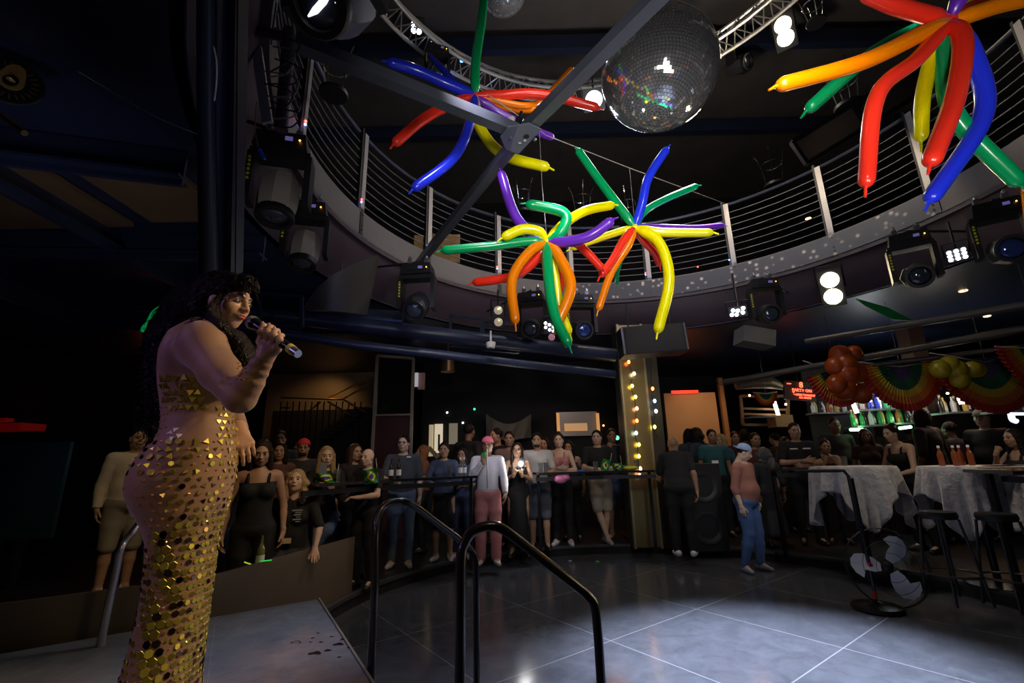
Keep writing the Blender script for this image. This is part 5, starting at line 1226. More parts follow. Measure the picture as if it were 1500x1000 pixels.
# small black clamp with eyelets on the joint
ct = root('hoist_clamp', hub+Vector((-.02, 0, .05)), label='small black clamp cluster on top of the beam joint', cat='clamp')
q = hub+Vector((-.03, .02, .05))
b = MB(); b.box(q+Vector((0, 0, .05)), (.06, .05, .10), Matrix.Rotation(.3, 3, 'Y')); b.box(q+Vector((-.05, 0, .04)), (.05, .04, .05)); b.tube([q+Vector((.01, 0, .1)), q+Vector((.03, 0, .17))], .014, 8); b.build('body', m_blackg, ct)
for dx in (-.05, -.06):
    b = MB(); b.lathe([(.004, 0), (.026, .0), (.022, .014), (.004, .02)], q+Vector((dx, 0, .10 if dx > -.055 else .0)), face_R((-.3, -1, -.2)), 14); b.build('disc', mat('disc_grey', (.5, .48, .45), .4), ct)
# ================================================================ ROUND LIGHTING TRUSS
TC, TR, TZ = (1.14, 3.49), 2.95, 7.5
tr = root('round_truss', (TC[0], TC[1], TZ), label='circular silver lattice truss under the dark ceiling', cat='truss')
m_al = mat('truss_aluminium', (.62, .6, .58), .35, metal=.6)
tp_ = lambda d, r, z: Vector((TC[0]+r*math.cos(math.radians(d)), TC[1]+r*math.sin(math.radians(d)), z))
chords = ((TR, TZ), (TR+.32, TZ), (TR+.16, TZ+.28))
for r, z in chords:
    b = MB(); b.tube([tp_(d, r, z) for d in range(-40, 221, 4)], .03, 8); b.build('chord', m_al, tr)
b = MB(); ns = 52
for k in range(ns):
    d0 = -40+260*k/ns; d1 = -40+260*(k+.5)/ns; d2 = -40+260*(k+1)/ns
    for (r0, z0), (r1, z1) in ((chords[0], chords[1]), (chords[1], chords[2]), (chords[2], chords[0])):
        b.tube([tp_(d0, r0, z0), tp_(d1, r1, z1), tp_(d2, r0, z0)], .012, 5)
b.build('lattice', m_al, tr)
# ================================================================ STAGE LIGHTS
def moving_head(loc, yaw, tilt, s, lab, lens='dark', body=(.03, .03, .035), group='moving head lights hanging round the opening', detail=True, up=None):
    """loc: pivot of the lamp head; yaw: world direction of the lens (deg); tilt: lens below the horizon (deg)"""
    t = root('moving_head_light', loc, math.radians(yaw)+PI/2, lab, 'stage light', group, scale=s)
    mb_ = mat('fixture_black', (.014, .014, .016), .42); mh_ = mat('fixture_%02d' % int(body[0]*100), body, .42, noise=.1, nscale=10)
    R = Matrix.Rotation(math.radians(90-tilt), 3, 'X')    # local -z becomes the beam, leaning towards -y
    Rt = Matrix.Rotation(-math.radians(90-tilt), 3, 'X')
    b = MB(); b.box((0, .0, .42), (.36, .24, .13), taper=.9); b.box((0, -.123, .42), (.20, .01, .05)); bs_ = b.build('base', mb_, t, False, 0, True)
    for q in (-.1, .1):
        b = MB(); b.box((q, 0, .52), (.05, .06, .09)); b.tube([(q, -.04, .56), (q, -.02, .60), (q, .03, .60), (q, .045, .56)], .012, 6); b.build('clamp', m_steel, bs_, True, .7, True)
    b = MB(); b.box((.06, -.13, .42), (.05, .01, .03)); b.build('display', glow('display_dim', (.2, .16, .5), .35), bs_, False, 0, True)
    b = MB(); b.ball((.13, -.125, .42), .007, n=6, m=4); b.build('status_light', glow('amber_led', (1, .4, .05), 6), bs_, True, 0, True)
    b = MB(); b.box((0, 0, .335), (.40, .15, .05)); b.box((-.19, 0, .14), (.045, .15, .38)); b.box((.19, 0, .14), (.045, .15, .38)); yk = b.build('yoke', mb_, t, False, 0, True)
    if detail:
        b = MB()
        for k in range(5): b.box((-.19, -.078, .10+.035*k), (.018, .004, .02), Matrix.Rotation(.4 if k % 2 else -.4, 3, 'Y'))
        b.add([(-.19, -.079, .285), (-.203, -.079, .26), (-.177, -.079, .26), (-.19, -.082, .285), (-.203, -.082, .26), (-.177, -.082, .26)], [(3, 4, 5), (0, 2, 1), (0, 1, 4, 3), (1, 2, 5, 4), (2, 0, 3, 5)])
        b.build('yellow_marking', mat('marking_yellow', (.6, .65, .03), .5), yk, False, 0, True)
    b = MB(); b.lathe([(.06, .20), (.115, .18), (.135, .10), (.14, .0), (.135, -.09), (.125, -.13)], (0, 0, 0), Rt, 8); b.build('lamp_head', mh_, t, True, .5, True)
    b = MB(); b.lathe([(.125, -.12), (.13, -.16), (.125, -.175), (.098, -.175), (.092, -.15), (.09, -.13)], (0, 0, 0), Rt, 28, cap=False); b.build('lens_ring', m_black, t, True, .7, True)
    lm = {'dark': mat('lens_dark', (.05, .06, .09), .05, metal=.3, coat=1), 'blue': mat('lens_blue', (.05, .09, .35), .05, metal=.3, coat=1)}[lens]
    b = MB(); b.ball(Rt @ Vector((0, 0, -.135)), (.092, .092, .03), Rt, 24, 10); b.build('lens', lm, t, True, 0, True)
    return t
M_ = [  # px, py, y, yaw, tilt, scale, label, lens, body
    (407, 292, 2.75, -75, 80, .95, 'grey moving head pointing down below the wrapped rigging tube', 'dark', (.30, .27, .24)),
    (446, 368, 3.25, -75, 74, .90, 'second grey moving head just below the larger grey one', 'dark', (.36, .33, .32)),
    (611, 448, 5.0, -95, 40, 1.0, 'black moving head hanging beside the end of the steel beam', 'dark', (.03, .03, .035)),
    (780, 480, 5.9, -105, 22, 1.0, 'black moving head nearest the white camera', 'dark', (.03, .03, .035)),
    (852, 483, 5.9, -85, 18, 1.0, 'black moving head with a blue lens behind the green balloon tip', 'blue', (.03, .03, .035)),
    (1124, 460, 5.3, -100, 15, .95, 'black moving head next to the white LED panel near the far floodlight', 'dark', (.03, .03, .035)),
    (1343, 404, 4.3, -125, 18, .95, 'black moving head between far floodlight and nine-cell LED panel', 'dark', (.03, .03, .035)),
    (1474, 366, 3.6, -125, 15, .95, 'black moving head at the picture edge with a bluish lens', 'blue', (.03, .03, .035)),
    (1082, 95, 6.6, -60, 25, 1.1, 'dim moving head on the truss between mirror ball and floodlight', 'dark', (.03, .03, .035)),
    (640, 107, 5.6, -70, 40, .9, 'dim moving head on the truss above the blue balloon', 'dark', (.03, .03, .035))]
for px, py, y, yaw, tl, s, lab, ln, bd in M_:
    t = moving_head(at_z(px, py, 3.72-.60*s) if y < 6.2 and px > 300 and px != 640 else at_y(px, py, y), yaw, tl, s, lab, ln, bd)
    q = MW[t.name].translation; top_ = q+Vector((0, 0, .59*s)); dv = Vector((q.x-CX, q.y-CY, 0)).normalized()
    if px in (1082, 640): e_ = Vector((top_.x, top_.y, 7.5)) if px == 640 else Vector((top_.x, top_.y, 8.45))
    elif q.z > 2.9 and abs(top_.z-3.72) < .2: e_ = Vector((CX, CY, 3.72))+dv*(RR+.16)
    else: e_ = Vector((top_.x, top_.y, 3.5))
    b = MB(); b.tube([top_-Vector((0, 0, .05)), e_], .014, 6); b.build('support_arm', m_black, t)
# the large one close to the camera
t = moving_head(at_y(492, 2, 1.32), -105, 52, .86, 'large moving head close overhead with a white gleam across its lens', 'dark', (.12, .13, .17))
b = MB(); lo_ = [c_ for c_ in children(t) if c_.name.startswith('lens') and 'ring' not in c_.name][0]; Rq = Matrix.Rotation(-math.radians(38), 3, 'X'); b.tube([Rq @ Vector(v_) for v_ in ((-.07, .03, -.150), (-.02, .02, -.168), (.03, .0, -.168), (.07, -.02, -.150))], [.004, .014, .014, .004], 8); b.build('lamp_gleam', glow('gleam_white', (.85, .87, 1), 1.6), lo_, True, 0, True)  # white reflection on the lens imitated by an added glowing strip
lamp('SPOT', (-.2, .2, 1.5), 2.2, (.85, .85, 1), at_y(470, 30, 1.3), .05, 40, .6)
# blinder with two cells, white camera, lit LED panels
def par(cells, rad, px, py, y, gl, lab, strength, name='led_floodlight', m_h=None, cat='stage light', face=(0, 0)):
    o = at_y(px, py, y); t = root(name, o, label=lab, cat=cat); d = (Vector((face[0], face[1], CAMZ))-o).normalized(); R = face_R(d)
    W_ = max(abs(c[0]) for c in cells)+rad*1.3; H_ = max(abs(c[1]) for c in cells)+rad*1.3
    b = MB(); b.box(o-d*.05, (2*W_, 2*H_, .09), R); b.box(o-d*.10, (W_, H_, .06), R); b.build('housing', m_black, t, False)
    b = MB(); hz = 3.55 if o.z < 3.5 else 7.5
    if hz > o.z: b.tube([o-d*.05, Vector((o.x-d.x*.05, o.y-d.y*.05, hz))], .012, 6)
    b.tube([o-d*.05+R @ Vector((-W_-.02, 0, 0)), o-d*.05+R @ Vector((-W_-.02, H_+.06, 0)), o-d*.05+R @ Vector((W_+.02, H_+.06, 0)), o-d*.05+R @ Vector((W_+.02, 0, 0))], .012, 6); b.build('bracket', m_black, t)
    for cx, cy in cells:
        b = MB(); b.lathe([(rad, -.005), (rad*.98, .004), (rad*.6, .010), (.001, .012)], o+R @ Vector((cx, cy, 0)), R, 18); b.build('lamp_cell', gl, t)
    return t, o, d
wg = glow('floodlight_warm', (1, .82, .5), 45); wc = glow('floodlight_cool', (.85, .9, 1), 40); wl = glow('led_white', (.85, .92, 1), 14)
par([(0, -.11), (0, .11)], .10, 1218, 422, 5.6, wg, 'glaring warm two-cell floodlight under the far balcony', 1, 'floodlight')
par([(0, -.09), (0, .11)], .12, 1149, 47, 6.0, wg, 'glaring warm floodlight on the high round truss', 1, 'floodlight')
par([(0, 0)], .125, 870, 146, 5.9, wc, 'glaring white floodlight beside the mirror ball', 1, 'floodlight')
par([(-.045, -.045), (.045, -.045), (-.045, .045), (.045, .045)], .040, 610, 41, 6.2, wc, 'small square white floodlight on the truss near the top edge', 1, 'floodlight')
par([(0, -.075), (0, .075)], .055, 730, 463, 5.55, mat('reflector_amber', (.9, .75, .5), .25, metal=.5, emit=.25), 'unlit two-cell blinder with amber reflectors above the white camera', 1, 'blinder')  # unlit reflectors given a faint glow in place of reflected light
par([(-.05, 0), (0, .03), (.05, 0), (0, -.035), (-.05, .055), (.05, -.055)], .018, 805, 479, 5.7, wl, 'small lit white LED cluster behind the orange balloon tip', 1)
par([(-.07, -.03), (-.02, -.035), (.0, .01), (.06, .03), (-.05, .02), (.05, -.02)], .021, 1081, 456, 5.2, wl, 'lit white LED panel left of the far floodlight'.replace('left of', 'beside'), 1)
par([(i*.05, j*.036) for i in (-1, 0, 1) for j in (-1, 0, 1)], .017, 1402, 373, 4.0, wl, 'lit nine-cell white LED panel between two black moving heads', 1)
o = at_y(694, 88, 6.2)
b = MB(); b.ball(at_y(676, 88, 6.2), .035, n=10, m=6); single('blue_lamp', b, glow('lamp_blue', (.05, .2, 1), 20), 'small blue lamp glowing on the round truss', 'light')
b = MB(); o = at_y(808, 494, 5.7); R = face_R((0, -1, -.1)); b.lathe([(.045, 0), (.04, .02), (.001, .025)], o, R, 18); single('pink_lens', b, mat('pink_glass', (.75, .3, .38), .3, emit=.15), 'round pink lens below the small LED cluster', 'light')
# white camera
o = at_y(719, 505, 5.4); t = root('ceiling_camera', o, label='white hanging dome camera below the two-cell blinder', cat='camera')
b = MB(); b.cyl(o+Vector((0, 0, .02)), o+Vector((0, 0, .18)), .012, n=10); b.build('stem', mat('white_plastic', (.75, .72, .65)), t)
b = MB(); b.lathe([(.035, -.045), (.05, -.035), (.058, .0), (.06, .03), (.03, .04)], o, n=20); b.build('housing', mat('white_plastic', (.75, .72, .65)), t)
b = MB(); b.ball(o+Vector((0, 0, -.045)), (.03, .03, .022)); b.build('dome', m_blackg, t)
# ring pipe carrying the lights
pipe('lighting_pipe', [ringp(d, RR+.16, 3.72) for d in range(-60, 241, 4)], .024, m_purple, 'curved violet brown pipe under the balcony edge carrying the lights', 'pipe')
# hanging speaker
t = root('hanging_speaker', at_y(958, 495, 6.1), label='wide black speaker hung above the lit column', cat='speaker')
P = [at_y(912, 477, 6.1), at_y(1003, 470, 6.1), at_y(1005, 515, 6.1), at_y(914, 520, 6.1)]; c = sum(P, Vector())/4; wv = (P[1]-P[0]); L_ = wv.length; ang_ = math.atan2(wv.z, wv.x)
R = Matrix.Rotation(-ang_, 3, 'Y'); b = MB(); b.box(c+Vector((0, .18, 0)), (L_, .34, .40), R); b.tube([c+Vector((-.3, .18, 0)), Vector((c.x-.3, c.y+.18, 3.55))], .012, 6); b.tube([c+Vector((.3, .18, 0)), Vector((c.x+.3, c.y+.18, 3.55))], .012, 6); b.build('cabinet', m_black, t, False)
b = MB(); b.box(c+Vector((0, -.0, 0)), (L_*.92, .02, .37), R); b.build('grille', mat('grille_black', (.03, .03, .035), .6, bump=1, bscale=200), t, False)
for q in (-1, 1):
    b = MB(); b.box(c+R @ Vector((q*L_/2, .0, 0)), (.025, .03, .38), R); b.build('edge_strip', mat('strip_grey', (.2, .2, .24), .3, metal=.5), t, False)
# ================================================================ HANDRAILS of the stage steps
m_rail = mat('rail_black', (.03, .032, .037), .28, metal=.4, coat=.5)
def handrail(x0, ytop, x1, y0, y1, pts, z0, z1, lab):
    a = [at_y(px, py, y0+(y1-y0)*f) for px, py, f in pts]; A = Vector((a[0].x, a[0].y, z0)); Z = Vector((a[-1].x, a[-1].y, z1))
    t = root('step_handrail', A, label=lab, cat='handrail', group='pair of black handrails at the stage steps')
    b = MB(); b.tube([A]+spline(a, 7)+[Z], .0205, 16); b.build('tube', m_rail, t, True, 0)
    for q in (A, Z):
        b = MB(); b.lathe([(.045, 0), (.045, .012), (.024, .018)], q, n=20); b.build('floor_flange', m_rail, t)
handrail(0, 0, 0, 2.62, 3.2, [(549, 860, 0), (550, 785, 0), (553, 757, .05), (564, 740, .12), (583, 734, .2), (602, 738, .28), (640, 766, .6), (672, 790, .85), (688, 804, .97), (696, 822, 1), (698, 860, 1)], .0, 0, 'black tubular handrail nearer the stage, lower in front of the guests')
handrail(0, 0, 0, 1.98, 2.25, [(674, 900, 0), (675, 822, 0), (680, 796, .05), (694, 777, .12), (718, 770, .2), (740, 777, .28), (790, 815, .6), (845, 858, .9), (862, 873, .97), (872, 890, 1), (877, 940, 1)], .0, 0, 'black tubular handrail closest to the camera over the shiny floor')
# ================================================================ COUNTERS and what stands on them
m_ctop = mat('counter_gloss_black', (.02, .02, .024), .12, coat=.6)
def counter(P, w, z, legs, lab, seg=None):
    P = [(x*(1-.02), y_*(1-.02)) for x, y_ in P]; legs = [(x*.98, y_*.98) for x, y_ in legs]
    P, legs = list(P), list(legs)
    """P: list of plan points; a bar-height rail counter with square legs"""
    t = root('standing_counter', (P[0][0], P[0][1], .12), label=lab, cat='counter', group='black standing counters round the dance floor')
    b = MB()
    for a, c in zip(P, P[1:]): b.beam((*a, z), (*c, z), w, .03)
    b.build('counter_top', m_ctop, t, False)
    b = MB()
    for a, c in zip(P, P[1:]): b.beam((a[0], a[1]-w*.45, z-.07), (c[0], c[1]-w*.45, z-.07), .03, .05)
    b.build('apron_rail', m_black, t, False)
    for x, y in legs:
        b = MB(); b.box((x, y, (.12+z)/2), (.04, .04, z-.12)); b.build('leg', m_blackg, t, False)
ZC = 1.20
g = lambda px, y: at_y(px, 690, y).x
counter([(g(455, 4.75), 4.75), (g(560, 5.5), 5.5), (g(690, 6.15), 6.15)], .34, ZC, [(g(690, 6.1), 6.1), (g(560, 5.45), 5.45), (g(462, 4.8), 4.8)], 'long black counter with bottles in front of the grey polo man')
counter([(g(784, 6.75), 6.75), (g(880, 6.95), 6.95), (g(955, 6.9), 6.9)], .36, ZC, [(g(788, 6.7), 6.7), (g(950, 6.85), 6.85)], 'black counter with small flags ending at the lit column')
counter([(g(1128, 6.4), 6.4), (g(1196, 6.3), 6.3), (g(1250, 6.0), 6.0)], .34, ZC, [(g(1132, 6.35), 6.35), (g(1247, 5.95), 5.95)], 'black counter in front of the man with chest stripes')
counter([(g(1442, 4.6), 4.6), (g(1520, 4.0), 4.0)], .34, ZC, [(g(1447, 4.5), 4.5)], 'black counter at the picture edge before the cloth covered table')
# thin frames in front of the tables
for (x0, x1, y, lab) in ((1243, 1247, 5.2, 'thin black upright frame in front of the first cloth covered table'),):
    b = MB(); a = at_y(1165, 690, 5.6); c = at_y(1236, 689, 5.15); d = Vector((c.x+.03, c.y-.02, .12))
    b.tube([a, c-Vector((.05, 0, 0)), c, Vector((c.x+.03, c.y-.01, c.z-.06)), d], .018, 8); single('tube_barrier', b, m_black, lab, 'frame')
m_glassb = mat('bottle_glass_dark', (.03, .015, .008), .08, coat=.5); m_glassw = mat('clear_glass', (.6, .6, .62), .06, trans=.85)
def bottle(p, m, lab, group, h=.23, r=.03, cap=None, labelm=None, name='bottle'):
    b = MB(); b.lathe([(r*.9, 0), (r, .01), (r, h*.55), (r*.75, h*.68), (r*.36, h*.78), (r*.34, h*.97), (r*.4, h*.98), (r*.38, h)], (0, 0, 0), n=12)
    o = b.build(name, m, None, True, .8); o.location = p; tag(o, lab, 'bottle', group)
    if labelm:
        b = MB(); b.lathe([(r*1.03, h*.15), (r*1.03, h*.45)], (0, 0, 0), n=12, cap=False); b.build('label', labelm, o, True, 0, True)
    if cap:
        b = MB(); b.lathe([(r*.45, h*.9), (r*.45, h*1.02), (.001, h*1.03)], (0, 0, 0), n=10, cap=False); b.build('cap', cap, o, True, 0, True)
    return o
mw_ = mat('badge_white', (.8, .8, .8)); ztop = ZC+.016
def on(px, y, dz=0): p = at_y(px, 690, y*.98); return Vector((p.x, y*.98, ztop+dz))
for px, y, w in ((573, 5.55, 0), (584, 5.6, 0), (674, 6.08, 1), (680, 6.12, 1)):
    bottle(on(px, y), m_glassw if w else m_glassb, ('dark beer bottle before the grey polo man, %s from the bald man' % ORD[int(px == 584)], 'clear bottle with pale neck on the counter, %s from the denim jacket' % ORD[int(px == 680)])[w], ('dark bottles on the long counter', 'pale bottles on the long counter')[w], .22, .028, mw_ if w else None, mw_)
def glass(p, lab, group=None, m=None, h=.13, r=.035):
    b = MB(); b.lathe([(r*.8, 0), (r, h), (r*.93, h), (r*.74, .01), (.001, .01)], (0, 0, 0), n=14, cap=False); o = b.build('drinking_glass', m or m_glassw, None); o.location = p
    return tag(o, lab, 'glass', group)
for px, y, l in ((659, 6.1, 'tall clear glass on the counter in front of the denim jacket'), (872-80, 6.75, 'short dark drink at the corner of the flag counter'), (800, 6.8, 'clear glass with straw next to the counter corner'), (873, 6.85, 'clear glass before the man in khaki shorts'), (934, 6.85, 'clear glass under the string lights'), (494, 4.95, 'clear glass beside the blonde with the phone'), (1133, 6.35, 'clear glass by the corner of the far counter'), (1240, 6.0, 'pale glass where the far counter ends')):
    glass(on(px, y), l)
# flags (green field, yellow diamond, blue disc) built as cloth
def flag(p, w, h, lab, yaw=0, tilt=0., crumple=.02):
    t = root('small_flag', p, yaw, lab, 'flag'); mats = [mat('flag_green', (.0, .22, .06), .7), mat('flag_yellow', (.75, .65, .02), .7), mat('flag_blue', (.02, .04, .35), .7)]
    n, m = 16, 12; vs = []; R = Matrix.Rotation(tilt, 3, 'Y')
    for sgn in (0, 1):
        for j in range(m+1):
            for i in range(n+1):
                u, v = i/n, j/m; vs.append(R @ Vector(((u-.5)*w, crumple*math.sin(u*7+v*4)+sgn*.003, v*h)))
    b = MB(); b.v = [tuple(v) for v in vs]; K = (n+1)*(m+1)
    for sgn in (0, 1):
        for j in range(m):
            for i in range(n):
                u, v = (i+.5)/n-.5, (j+.5)/m-.5; c = 2 if (u*1.3)**2+(v)**2 < .045 else (1 if abs(u)/.42+abs(v)/.40 < 1 else 0)
                a = sgn*K+j*(n+1)+i; f = (a, a+1, a+n+2, a+n+1); b.f.append(f if not sgn else f[::-1]); b.mi.append(c)
    b.build('flag_cloth', mats, t, True, 0, True)
    b = MB(); b.tube([R @ Vector((w/2, 0, -.02)), R @ Vector((w/2, 0, h+.10))], .004, 6); b.build('stick', m_post, t, True, 0, True)
    return t
flag(on(886, 6.8), .12, .16, 'small green, yellow and blue flag on the counter before the khaki shorts', .2, .25)
flag(on(905, 6.95), .14, .10, 'crumpled green and yellow flag lying by the standing one', -.3, -.1, .03)
flag(at_y(545, 708, 5.02), .13, .15, 'green flag with blue disc over the shoulder of the bald man', .5, -.15, .03)
flag(on(478, 4.85), .20, .09, 'crumpled yellow and green flag on the counter by the phone', .1, .1, .04)
b = MB(); p = on(925, 6.85); b.ball(p+Vector((0, 0, .03)), (.12, .07, .03)); single('crumpled_cloth', b, mat('flag_yellow', (.75, .65, .02), .7), 'flattened yellow cloth on the counter below the string lights', 'cloth')
b = MB(); b.tube([p+Vector((-.16, 0, .02)), p+Vector((-.12, -.02, .06)), p+Vector((.0, -.03, .055)), p+Vector((.12, -.02, .05))], .008, 6); single('crumpled_ribbon', b, mat('flag_green', (.0, .22, .06)), 'green ribbon along the yellow cloth on the counter', 'ribbon')
b = MB(); p = on(850, 6.8); b.box(p+Vector((0, 0, .012)), (.09, .05, .02), Matrix.Rotation(.5, 3, 'Z')); single('blue_wallet', b, mat('wallet_blue', (.05, .25, .7), .5), 'small bright blue wallet on the counter near the flags', 'wallet', smooth=False)
b = MB(); p = at_y(821, 702, 6.5); b.ball(p, (.09, .04, .055)); b.ball(p+Vector((.07, 0, .02)), (.06, .035, .04)); single('pink_bag', b, mat('pink_fabric', (.45, .12, .25), .7), 'pink bag hanging under the counter edge below the pink top', 'bag')
# bottle and glow sticks behind the parapet
p = at_y(379, 836, 4.05); bottle(Vector((p.x, 4.05, p.z-.0)), mat('bottle_yellow_glass', (.35, .33, .12), .1, trans=.4), 'clear yellowish bottle on the parapet ledge beside the crouching blonde', None, .27, .032, None, mw_)
b = MB(); b.box((p.x-.09, 4.05, p.z-.02), (.22, .10, .04)); b.box((p.x-.14, 4.05, (p.z-.04)/2), (.10, .08, p.z-.04)); single('ledge_table', b, m_black, 'low black ledge behind the parapet carrying a bottle', 'ledge', smooth=False)
for k, (x0, y0, x1, y1, nm) in enumerate(((358, 817, 372, 822, 'yellow'), (381, 816, 398, 814, 'green'))):
    b = MB(); b.tube([at_y(x0, y0+6, 4.0), at_y(x1, y1+6, 4.0)], .005, 6); single('glow_stick', b, glow('glow_'+nm, (.5, .8, .05) if k == 0 else (.05, .8, .1), .6), '%s glow stick lying by the bottle on the ledge' % nm, 'glow stick')
# ================================================================ LIT COLUMN, speaker cabinet
c0 = at_y(942, 690, 7.0)
t = root('mirrored_column', (c0.x, 7.25, .12), label='square mirrored column wound with coloured string lights', cat='column')
b = MB(); b.box((c0.x+.12, 7.36, 1.8), (.62, .34, 3.4)); b.build('shaft', mat('column_dark', (.05, .045, .03), .4), t, False)
b = MB(); b.box((c0.x+.02, 7.175, 1.8), (.38, .03, 3.36)); b.build('bronze_panel', mat('bronze_mirror_panel', (.42, .32, .14), .30, metal=.85, noise=.1, nscale=3), t, False)
b = MB(); b.box((c0.x-.165, 7.17, 1.8), (.03, .04, 3.4)); b.box((c0.x+.22, 7.17, 1.8), (.03, .04, 3.4)); b.build('corner_strip', mat('strip_brass', (.45, .38, .22), .35, metal=.7), t, False)
lt = root('string_lights', (c0.x-.16, 7.13, .6), label='string of coloured bulbs hanging down the mirrored column', cat='string lights')
bp = [(921, 530, 'orange'), (929, 547, 'white'), (926, 565, 'yellow'), (931, 581, 'yellow'), (933, 598, 'peach'), (933, 616, 'orange'), (932, 634, 'cool'), (936, 651, 'yellow'), (936, 668, 'yellow'), (938, 686, 'peach'), (937, 696, 'peach'), (956, 569, 'orange'), (959, 587, 'cool'), (961, 602, 'white'), (959, 625, 'yellow')]
LC = {'orange': (1, .28, .05), 'white': (1, .95, .9), 'yellow': (1, .75, .1), 'peach': (1, .5, .3), 'cool': (.5, .75, 1)}
for k, (x, y, c) in enumerate(bp):
    b = MB(); b.ball(at_y(x, y, 7.08), (.022, .022, .030), n=10, m=7); b.build('bulb', glow('bulb_'+c, LC[c], 9 if k < 11 else 4), lt)
b = MB(); b.tube(spline([at_y(919, 520, 7.1)]+[at_y(x-2, y, 7.11) for x, y, c in bp[:11]], 3), .005, 5); b.tube(spline([at_y(953, 520, 7.12)]+[at_y(x-1, y, 7.11) for x, y, c in bp[11:]]+[at_y(963, 640, 7.12)], 3), .005, 5); b.build('cord', m_black, lt)
for z_, c_ in ((2.5, (1, .7, .2)), (1.9, (1, .55, .2))): lamp('POINT', (c0.x-.25, 6.85, z_), .9, c_, size=.08)
s0 = at_y(1029, 740, 6.9)
t = root('speaker_cabinet', (s0.x, 6.95, .12), label='tall black double speaker cabinet standing beside the man in the cap', cat='speaker')
b = MB(); b.box((s0.x, 7.05, .70), (.52, .55, 1.16)); b.build('cabinet', m_black, t, False)
for z_, r in ((.42, .20), (.96, .19)):
    b = MB(); b.lathe([(r, 0), (r+.015, .012), (r-.02, .016), (r*.6, -.02), (.05, -.03), (.001, -.01)], (s0.x, 6.77, z_), face_R((0, -1, 0)), 28, cap=False); b.build('driver', mat('cone_black', (.013, .013, .016), .5), t)
b = MB(); b.box((s0.x+.26, 6.9, 1.24), (.09, .02, .16)); single('white_note', b, mw_, 'white sheet taped to the speaker cabinet edge behind the rust sweater', 'paper', smooth=False)
# ================================================================ CLOTH COVERED TABLES
m_vel = mat('crushed_velvet', (.66, .62, .60), .45, noise=.45, nscale=16, bump=.9, bscale=18, sheen=.6)
def cloth_table(px, y, R, rot, ld, lab, lab2, drop=.48):
    c = at_y(px, 690, y); z = ZC+.03; t = root('bar_table', (c.x, y, .12), label=lab2, cat='table', group='round high tables by the bar')
    b = MB(); b.lathe([(R-.02, z-.03), (R-.01, z-.005)], (c.x, y, 0), n=32); b.build('table_top', m_black, t)
    b = MB(); b.cyl((c.x, y, .14), (c.x, y, z-.03), .03); b.build('post', m_blackg, t)
    b = MB(); b.lathe([(.26, .12), (.26, .14), (.05, .17)], (c.x, y, 0), n=28); b.build('base', m_blackg, t)
    n = 160; lv = 14; b = MB(); vs = [Vector((c.x, y, z+.004))]
    for j in range(lv+3):
        for i in range(n):
            a = 2*PI*i/n; cq = abs(math.cos(2*(a-rot))); Lh = drop*(.55+ld*cq**3)
            if j < 3: r = R*(j+1)/3*.997; zz_ = z+.004
            else:
                f = (j-2)/lv; r = R+.012+f*(.03+.055*math.sin(11*a+2*math.sin(2*a))+.028*math.sin(26*a+1)); zz_ = z+.002-Lh*f
            vs.append(Vector((c.x+r*math.cos(a), y+r*math.sin(a), zz_)))
    fs = [(0, 1+i, 1+(i+1) % n) for i in range(n)]+[(1+j*n+i, 1+(j+1)*n+i, 1+(j+1)*n+(i+1) % n, 1+j*n+(i+1) % n) for j in range(lv+2) for i in range(n)]
    b.add(vs, fs); o = single('tablecloth', b, m_vel, lab, 'tablecloth'); md = o.modifiers.new('cloth', 'SOLIDIFY'); md.thickness = .004
cloth_table(1248, 5.6, .42, -.4, .85, 'crushed velvet cloth on the table with the woman in profile', 'high round table under velvet where the woman in profile leans')
cloth_table(1420, 4.85, .40, .55, .85, 'crushed velvet cloth on the table carrying four bottles', 'high round table under velvet with four bottles on top')
cloth_table(1512, 4.5, .36, .3, .6, 'crushed velvet cloth hanging at the picture edge', 'high round table at the picture edge')
for px, y, l in ((1383, 4.95, 'clear bottle alone on the velvet covered table'), (1404, 4.9, 'amber bottle with pale neck on the velvet covered table, second of the row'), (1413, 5.0, 'amber bottle with pale neck in the middle of the row of four'), (1427, 4.9, 'amber bottle with pale neck nearest the ribbed mat')):
    bottle(Vector((at_y(px, 690, y).x, y, ZC+.036)), mat('amber_glass', (.35, .09, .03), .1, coat=.5), l, 'bottles on the velvet covered table', .2, .028, mw_)
b = MB(); a = on(1440, 4.5); 
for k in range(14): b.beam(a+Vector((.04*k, -.10-.02*k, .01)), a+Vector((.04*k+.02, .06-.02*k, .01)), .012, .012)
single('bar_mat', b, mat('ribbed_amber', (.4, .22, .08), .3), 'ribbed mat on the counter catching amber light', 'mat', smooth=False)
# bar stools under the tables
for px, y, l in ((1375, 4.4, 'thin legged steel stool under the cloth with four bottles'), (1460, 4.2, 'thin legged steel stool at the picture edge')):
    c = at_y(px, 760, y); t = root('bar_stool', (c.x, y, .12), label=l, cat='stool', group='steel stools at the bar tables')
    b = MB(); b.lathe([(.13, .80), (.14, .83), (.13, .86), (.01, .87)], (c.x, y, 0), n=24); b.build('seat', m_black, t)
    for q in range(4):
        a = PI/4+q*PI/2; b = MB(); b.tube([(c.x+.13*math.cos(a), y+.13*math.sin(a), .80), (c.x+.22*math.cos(a), y+.22*math.sin(a), .12)], .011, 8); b.build('leg', mat('dull_steel', (.07, .07, .08), .4, metal=.6), t)
    b = MB(); b.tube([(c.x+.20*math.cos(a), y+.20*math.sin(a), .35) for a in np.linspace(0, 2*PI, 24)[:-1]], .009, 6, closed=True); b.build('footring', mat('dull_steel', (.2, .2, .22)), t)
